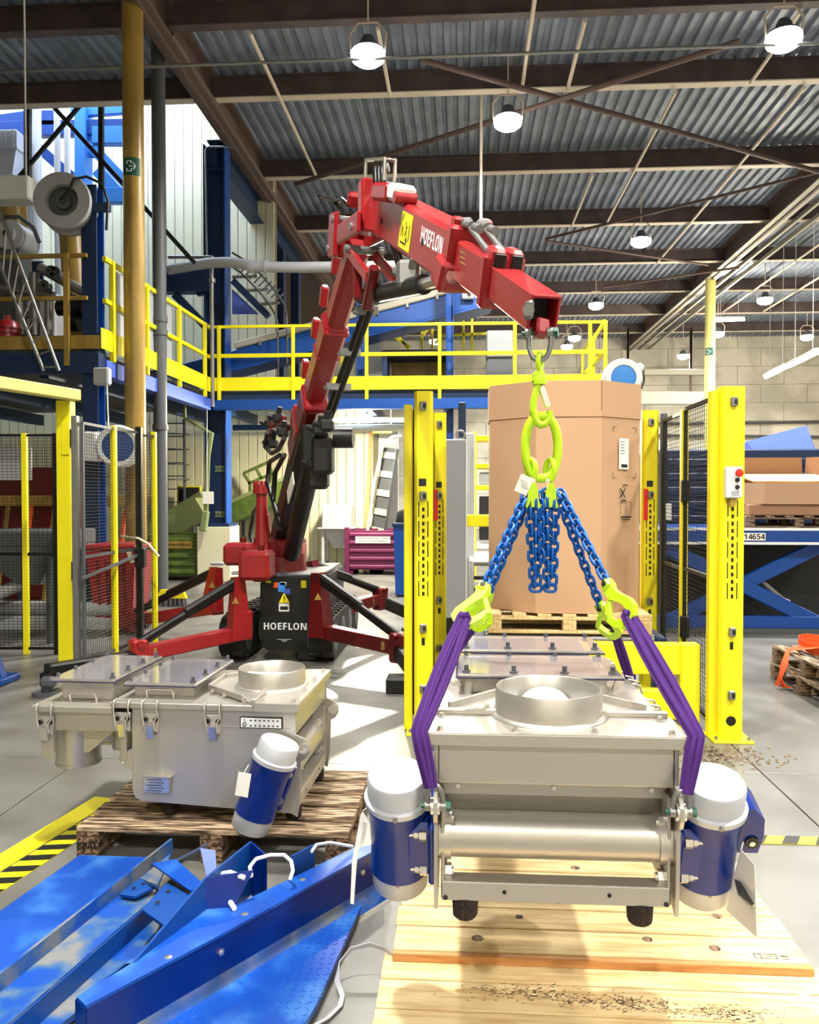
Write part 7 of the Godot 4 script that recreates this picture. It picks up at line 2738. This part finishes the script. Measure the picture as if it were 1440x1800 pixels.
	m.band([q(762, 1238, 2.42), q(752, 1252, 2.40), q(738, 1275, 2.38), q(727, 1302, 2.37)], [Vector3(1, 0.4, 0.3)], 0.018, 0.001)
	single("sling_label", "pale blue label strip hanging from the left front purple sling", "label", m, C.skyblue)


func plate_px(t: Node3D, called: String, e: Array, th: float, mt: Material) -> MeshInstance3D:
	var pts := []
	for k in e:
		pts.append(fl(k[0], k[1], k[2]))
	var m := M.new(t.position)
	m.slab(pts, th)
	return obj(called, m, mt, t)


func build_floor_goods():
	# old pallet under the second machine
	var t := pallet("old_pallet", "weathered wooden pallet under the stainless feeder at left", Vector3(-1.09, 0, -3.86), 0.0, 1.2, 0.8, 5, C.oldwood, C.oldwoodz, 0.12)
	lettering("EPAL", 0.03, C.black, Transform3D(Basis(), Vector3(-0.55, 0.06, 0.401)), t)
	# pine deck
	t = thing("pine_deck", "fresh pine board deck on the floor below the hanging feeder", "wooden deck", Vector3(0.44, 0, -3.05))
	var ws := [0.155, 0.14, 0.15, 0.145, 0.14, 0.15]
	var z := -2.665
	for i in 6:
		var m := M.new(t.position)
		m.box(Vector3(0.44, 0.089, z - ws[i] * 0.5), Vector3(1.34 + 0.01 * sin(i * 2.0), 0.022, ws[i] - 0.007), 0.003)
		obj("board", m, C.pine, t)
		z -= ws[i]
	var m := M.new(t.position)
	m.box(Vector3(0.44, 0.086, -2.652), Vector3(1.34, 0.027, 0.022), 0.002)
	obj("edge_strip", m, C.pinedark, t)
	for x in [-0.18, 0.44, 1.06]:
		m = M.new(t.position)
		m.box(Vector3(x, 0.039, -3.14), Vector3(0.09, 0.078, 0.78), 0.003)
		obj("bearer", m, C.pinez, t)
	for e in [[0.35, -3.02, 0.012], [0.62, -2.78, 0.011], [0.05, -2.75, 0.013], [0.9, -2.95, 0.012], [0.45, -3.3, 0.012], [0.2, -2.9, 0.009], [0.83, -2.74, 0.012]]:
		m = M.new(t.position)
		m.x = Transform3D(Basis(), Vector3(e[0], 0.1, e[1]))
		m.lathe([Vector2(e[2] * 1.6, 0.0003), Vector2(e[2] * 0.6, 0.0008), Vector2(0, 0.0008)], 12)
		obj("knot", m, C.oldwoodz, t)
	m = M.new(t.position)
	for s in [[0.98, -2.715, 0.07, 0.003], [0.98, -2.69, 0.07, 0.003], [0.945, -2.702, 0.003, 0.025], [1.015, -2.702, 0.003, 0.025], [0.965, -2.702, 0.003, 0.02], [0.99, -2.702, 0.02, 0.003], [1.04, -2.705, 0.025, 0.006], [1.04, -2.69, 0.02, 0.004]]:
		m.box(Vector3(s[0], 0.1003, s[1]), Vector3(s[2], 0.0008, s[3]))
	obj("stamp", m, C.dark, t)
	# lower boards in front
	t = thing("pine_boards", "lower stained pine boards in front of the pine deck, at the bottom edge", "wooden deck", Vector3(0.44, 0, -2.3))
	z = -2.70
	for i in 5:
		m = M.new(t.position)
		m.box(Vector3(0.46, 0.061, z + 0.075), Vector3(1.44, 0.022, 0.143), 0.003)
		obj("board", m, C.pine, t)
		z += 0.15
	for x in [-0.16, 0.46, 1.08]:
		m = M.new(t.position)
		m.box(Vector3(x, 0.025, -2.3), Vector3(0.09, 0.05, 0.62), 0.003)
		obj("bearer", m, C.pinez, t)
	var rng := RandomNumberGenerator.new()
	rng.seed = 12
	for k in 3:
		m = M.new(t.position)
		for i in 260:
			var c := Vector3(0.2 + k * 0.27 + rng.randfn(0, 0.09), 0.0723, -2.5 + k * 0.03 + rng.randfn(0, 0.02))
			m.box(c, Vector3(rng.randf_range(0.003, 0.016), 0.0005, rng.randf_range(0.001, 0.003)), 0, Basis(Vector3.UP, rng.randfn(0, 0.6)))
		var sm := obj("dirt_mark", m, C.oldwoodz, t)
		sm.set_meta("kind", "stuff")
	# tags and papers on the lifted machine
	var o := Vector3(q(978, 1300, 2.27).x, 0.395, -2.27)
	m = M.new()
	m.slab([q(637, 1425, 2.4), q(655, 1450, 2.4), q(654, 1484, 2.38), q(630, 1490, 2.38), q(632, 1440, 2.4)], 0.001)
	m.tube([q(637, 1425, 2.4), q(655, 1415, 2.4)], 0.0015, 5)
	single("paper_tag", "small cream paper tag hanging on the lifted feeder's left blue motor", "tag", m, C.paper)
	m = M.new()
	m.slab([q(634, 1432, 2.36), q(641, 1436, 2.36), q(627, 1520, 2.34), q(622, 1590, 2.34), q(616, 1588, 2.34), q(619, 1515, 2.35)], 0.001)
	single("paper_strip", "long narrow white paper strip hanging left of the lifted feeder", "paper", m, C.white)
	t = thing("manual_sheet", "large creased manual sheet hanging from the lifted feeder's right motor", "paper", q(1305, 1570, 2.3))
	m = M.new(t.position)
	m.slab([q(1303, 1493, 2.35), q(1327, 1520, 2.28), q(1331, 1648, 2.25), q(1277, 1600, 2.4), q(1290, 1540, 2.38)], 0.0015)
	m.tube([q(1303, 1493, 2.35), q(1307, 1480, 2.36)], 0.002, 5)
	obj("sheet", m, C.paper, t)
	m = M.new(t.position)
	m.slab([q(1291, 1545, 2.365), q(1302, 1550, 2.33), q(1326, 1588, 2.25), q(1322, 1592, 2.255), q(1298, 1572, 2.34)], 0.001)
	obj("picture", m, C.darkgrey, t)
	# straps on the floor
	m = M.new()
	m.band([fl(1470, 1722, 0.075), fl(1430, 1740, 0.068), fl(1380, 1768, 0.066), fl(1330, 1796, 0.066), fl(1290, 1822, 0.066)], [Vector3(0.6, 0, 1)], 0.02, 0.001)
	single("packing_strap", "white packing strap lying across the right corner of the lower pine boards", "strap", m, C.white)
	m = M.new()
	m.band([fl(692, 1680, 0.07), fl(676, 1668, 0.09), fl(650, 1660, 0.1), fl(618, 1668, 0.09), fl(596, 1692, 0.06), fl(592, 1722, 0.03), fl(602, 1750, 0.01), fl(598, 1768, 0.008), fl(575, 1790, 0.01), fl(545, 1806, 0.02), fl(520, 1830, 0.02)], [Vector3(0, 1, 0.3), Vector3(0, 1, 0.3), Vector3(0, 1, 0.3), Vector3(0, 1, 0.3), Vector3(0.4, 1, 0), Vector3(0.8, 0.6, 0), Vector3(1, 0.3, 0), Vector3(1, 0.2, 0.2), Vector3(0.7, 0.2, 0.7), Vector3(0.4, 0.3, 1), Vector3(0.4, 0.3, 1)], 0.017, 0.001)
	single("packing_strap", "curled grey packing strap on the floor between the blue steel and the pine deck", "strap", m, C.silver)
	build_blue_steel()


func build_blue_steel():
	# flat plate, far left
	var t := thing("steel_plate", "flat scuffed blue steel plate on the floor at the left edge", "steel plate", fl(120, 1600))
	plate_px(t, "plate", [[140, 1507, 0.05], [268, 1511, 0.05], [262, 1530, 0.05], [-40, 1762, 0.05], [-260, 1790, 0.05], [-30, 1628, 0.05]], 0.02, C.worn)
	plate_px(t, "foot", [[140, 1512, 0.02], [266, 1516, 0.02], [-60, 1770, 0.02], [-240, 1790, 0.02], [-30, 1632, 0.02]], 0.036, C.blue)
	# channel with upright flange
	t = thing("steel_channel", "long scuffed blue steel channel with a grey upright flange, second from the left edge", "steel profile", fl(150, 1680))
	plate_px(t, "web", [[302, 1499, 0.11], [268, 1583, 0.11], [-60, 1868, 0.11], [-150, 1868, 0.11]], 0.012, C.bare)
	var a := fl(302, 1499, 0.11)
	var b := fl(-150, 1868, 0.11)
	var m := M.new(t.position)
	m.slab([a, b, b + Vector3(0, 0.06, 0), a + Vector3(0, 0.06, 0)], 0.01)
	obj("upright_flange", m, C.bare, t)
	a = fl(268, 1583, 0.11)
	b = fl(-60, 1868, 0.11)
	m = M.new(t.position)
	m.slab([a, b, b - Vector3(0, 0.1, 0), a - Vector3(0, 0.1, 0)], 0.01)
	obj("side_flange", m, C.blue, t)
	# wedge plate between
	t = thing("steel_wedge", "pale scuffed wedge of blue steel between the channel and the large folded beam", "steel plate", fl(170, 1720))
	plate_px(t, "plate", [[262, 1612, 0.03], [300, 1640, 0.03], [236, 1702, 0.03], [100, 1812, 0.03], [20, 1880, 0.03], [-40, 1868, 0.03]], 0.02, C.bare)
	# big folded beam
	t = thing("folded_beam", "large folded blue steel beam with grey worn stripe, in the foreground at left", "steel beam", fl(400, 1680))
	plate_px(t, "top_flange", [[135, 1755, 0.2], [151, 1771, 0.2], [378, 1651, 0.2], [655, 1499, 0.2], [676, 1472, 0.2], [628, 1489, 0.2], [533, 1536, 0.2], [406, 1597, 0.2], [361, 1600, 0.2], [231, 1696, 0.2]], 0.01, C.worn)
	a = fl(151, 1771, 0.196)
	b = fl(672, 1490, 0.196)
	m = M.new(t.position)
	m.slab([a, b, b - Vector3(0, 0.125, 0), a - Vector3(0, 0.125, 0)], 0.01)
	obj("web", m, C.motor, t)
	var dn := Vector3(0, -0.125, 0)
	var out := (b - a).cross(Vector3.UP).normalized() * 0.06
	if out.z < 0:
		out = -out
	m = M.new(t.position)
	m.slab([a + dn, b + dn, b + dn + out * 0.7 + Vector3(0, -0.06, 0), a + dn + out * 0.7 + Vector3(0, -0.06, 0)], 0.01)
	obj("worn_flange", m, C.bare, t)
	m = M.new(t.position)
	var e0 := fl(135, 1755, 0.196)
	m.slab([e0, a, a - Vector3(0, 0.18, 0), e0 - Vector3(0, 0.18, 0)], 0.01)
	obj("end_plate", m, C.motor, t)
	for e in [[342, 1700, 0.1], [640, 1511, 0.1]]:
		var c := a.lerp(b, 0.36 if e[0] < 400 else 0.9) + Vector3(0, -0.05, 0)
		m = M.new(t.position)
		m.cyl(c, c + out.normalized() * 0.012, 0.012, -1, 6)
		m.cyl(c, c + out.normalized() * 0.018, 0.006, -1, 10)
		obj("bolt", m, C.bright, t)
	for e in [[296, 1685], [430, 1609], [532, 1548]]:
		m = M.new(t.position)
		m.lathe([Vector2(0.012, 0.205), Vector2(0.006, 0.207), Vector2(0, 0.2075)], 12, Transform3D(Basis(), fl(e[0], e[1], 0.2) * Vector3(1, 0, 1)))
		obj("weld_spot", m, C.zinc, t)
	# upright plates welded to the beam
	var w1a := fl(233, 1696, 0.2)
	var w1b := fl(361, 1600, 0.2)
	m = M.new(t.position)
	m.slab([w1a, w1b, w1b + Vector3(0, 0.11, 0), w1a + Vector3(0, 0.005, 0)], 0.008)
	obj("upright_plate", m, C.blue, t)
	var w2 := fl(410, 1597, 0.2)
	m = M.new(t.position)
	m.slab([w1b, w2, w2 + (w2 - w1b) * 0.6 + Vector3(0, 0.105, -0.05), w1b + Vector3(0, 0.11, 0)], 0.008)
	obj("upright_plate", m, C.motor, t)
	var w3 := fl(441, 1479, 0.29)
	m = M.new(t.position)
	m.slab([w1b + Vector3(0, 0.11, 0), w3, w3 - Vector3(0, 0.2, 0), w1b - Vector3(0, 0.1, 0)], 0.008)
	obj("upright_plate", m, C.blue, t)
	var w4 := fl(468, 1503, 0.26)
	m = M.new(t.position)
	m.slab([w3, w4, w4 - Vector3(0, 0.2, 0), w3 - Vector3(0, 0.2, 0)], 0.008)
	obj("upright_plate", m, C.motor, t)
	var w5 := fl(512, 1505, 0.27)
	var w6 := fl(552, 1484, 0.27)
	m = M.new(t.position)
	m.slab([w5, w6, w6 - Vector3(0, 0.12, 0), w5 - Vector3(0, 0.12, 0)], 0.008)
	obj("upright_plate", m, C.blue, t)
	# chequer plate under the beam
	t = thing("chequer_plate", "blue chequer plate on the floor under the large folded beam", "steel plate", fl(430, 1720))
	var cp := plate_px(t, "plate", [[640, 1585, 0.03], [556, 1772, 0.03], [520, 1830, 0.03], [150, 1838, 0.03], [140, 1812, 0.03]], 0.02, C.worn)
	plate_px(t, "under_frame", [[632, 1594, 0.009], [552, 1774, 0.009], [514, 1828, 0.009], [160, 1836, 0.009]], 0.018, C.black)
	m = M.new(t.position)
	var p0 := fl(640, 1585, 0.0405)
	var tri_ := [Vector2(p0.x, p0.z), Vector2(fl(556, 1772, 0.0405).x, fl(556, 1772, 0.0405).z), Vector2(fl(520, 1830, 0.0405).x, fl(520, 1830, 0.0405).z), Vector2(fl(160, 1832, 0.0405).x, fl(160, 1832, 0.0405).z)]
	for i in 50:
		for k in 50:
			var p := Vector2(-1.1 + i * 0.03, -3.3 + k * 0.03)
			if Geometry2D.is_point_in_polygon(p, PackedVector2Array(tri_)):
				m.box(Vector3(p.x, 0.0407, p.y), Vector3(0.02, 0.0025, 0.004), 0.001, Basis(Vector3.UP, 0.6 if (i + k) % 2 else -0.97))
	var ch := obj("chequer_pattern", m, C.worn, t)
	ch.set_meta("kind", "stuff")
	# loose brackets
	t = thing("drilled_bracket", "square blue bracket plate with four holes lying on the blue steel", "bracket", fl(297, 1595))
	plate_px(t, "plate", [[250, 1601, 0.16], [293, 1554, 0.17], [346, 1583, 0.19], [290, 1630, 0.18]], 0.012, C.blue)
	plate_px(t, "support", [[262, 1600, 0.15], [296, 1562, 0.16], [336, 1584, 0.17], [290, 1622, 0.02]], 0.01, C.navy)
	for e in [[277, 1585], [296, 1566], [325, 1583], [306, 1602]]:
		m = M.new(t.position)
		var c := fl(e[0], e[1], 0.182)
		m.lathe([Vector2(0.0085, 0.0), Vector2(0, 0.0005)], 12, Transform3D(Basis(), c))
		obj("hole", m, C.black, t)
	t = thing("drilled_bracket", "small blue angle bracket lying left of the square four-hole bracket", "bracket", fl(240, 1570))
	plate_px(t, "plate", [[210, 1574, 0.13], [246, 1546, 0.14], [270, 1562, 0.14], [238, 1578, 0.135]], 0.01, C.blue)
	plate_px(t, "plate", [[246, 1546, 0.14], [280, 1560, 0.16], [284, 1566, 0.15], [250, 1552, 0.12]], 0.01, C.navy)
	for e in [[235, 1560], [252, 1553]]:
		m = M.new(t.position)
		m.lathe([Vector2(0.007, 0.0), Vector2(0, 0.0005)], 10, Transform3D(Basis(), fl(e[0], e[1], 0.146)))
		obj("hole", m, C.black, t)
	t = thing("bent_bracket", "bent blue bracket plate standing behind the square four-hole bracket", "bracket", fl(320, 1560))
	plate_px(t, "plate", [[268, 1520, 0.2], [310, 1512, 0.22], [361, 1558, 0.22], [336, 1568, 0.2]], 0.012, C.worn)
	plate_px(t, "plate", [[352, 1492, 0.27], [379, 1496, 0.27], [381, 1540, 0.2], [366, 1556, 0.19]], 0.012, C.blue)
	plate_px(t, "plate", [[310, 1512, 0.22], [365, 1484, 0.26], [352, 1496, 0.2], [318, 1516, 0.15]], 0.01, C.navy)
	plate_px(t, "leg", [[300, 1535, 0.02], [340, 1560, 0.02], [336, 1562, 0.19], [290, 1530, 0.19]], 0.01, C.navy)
	# white cable loops
	m = M.new()
	m.tube([fl(412, 1597, 0.215), fl(398, 1575, 0.22), fl(388, 1550, 0.25), fl(392, 1536, 0.28), fl(405, 1534, 0.3), fl(430, 1543, 0.29)], 0.009, 8)
	single("white_cable", "thick white cable end bent over the folded beam's upright plate", "cable", m, C.white)
	m = M.new()
	m.tube([fl(442, 1540, 0.26), fl(439, 1524, 0.27), fl(450, 1510, 0.28), fl(475, 1503, 0.29), fl(500, 1503, 0.29), fl(512, 1514, 0.29), fl(515, 1530, 0.27), fl(510, 1546, 0.24)], 0.007, 8)
	single("white_cable", "round loop of white cable standing on the blue steel before the old pallet", "cable", m, C.white)
	m = M.new()
	m.tube([fl(548, 1497, 0.27), fl(556, 1485, 0.27), fl(580, 1481, 0.25), fl(620, 1488, 0.215)], 0.006, 8)
	single("white_cable", "thin white cable reaching right from an upright plate to the folded beam's end", "cable", m, C.white)
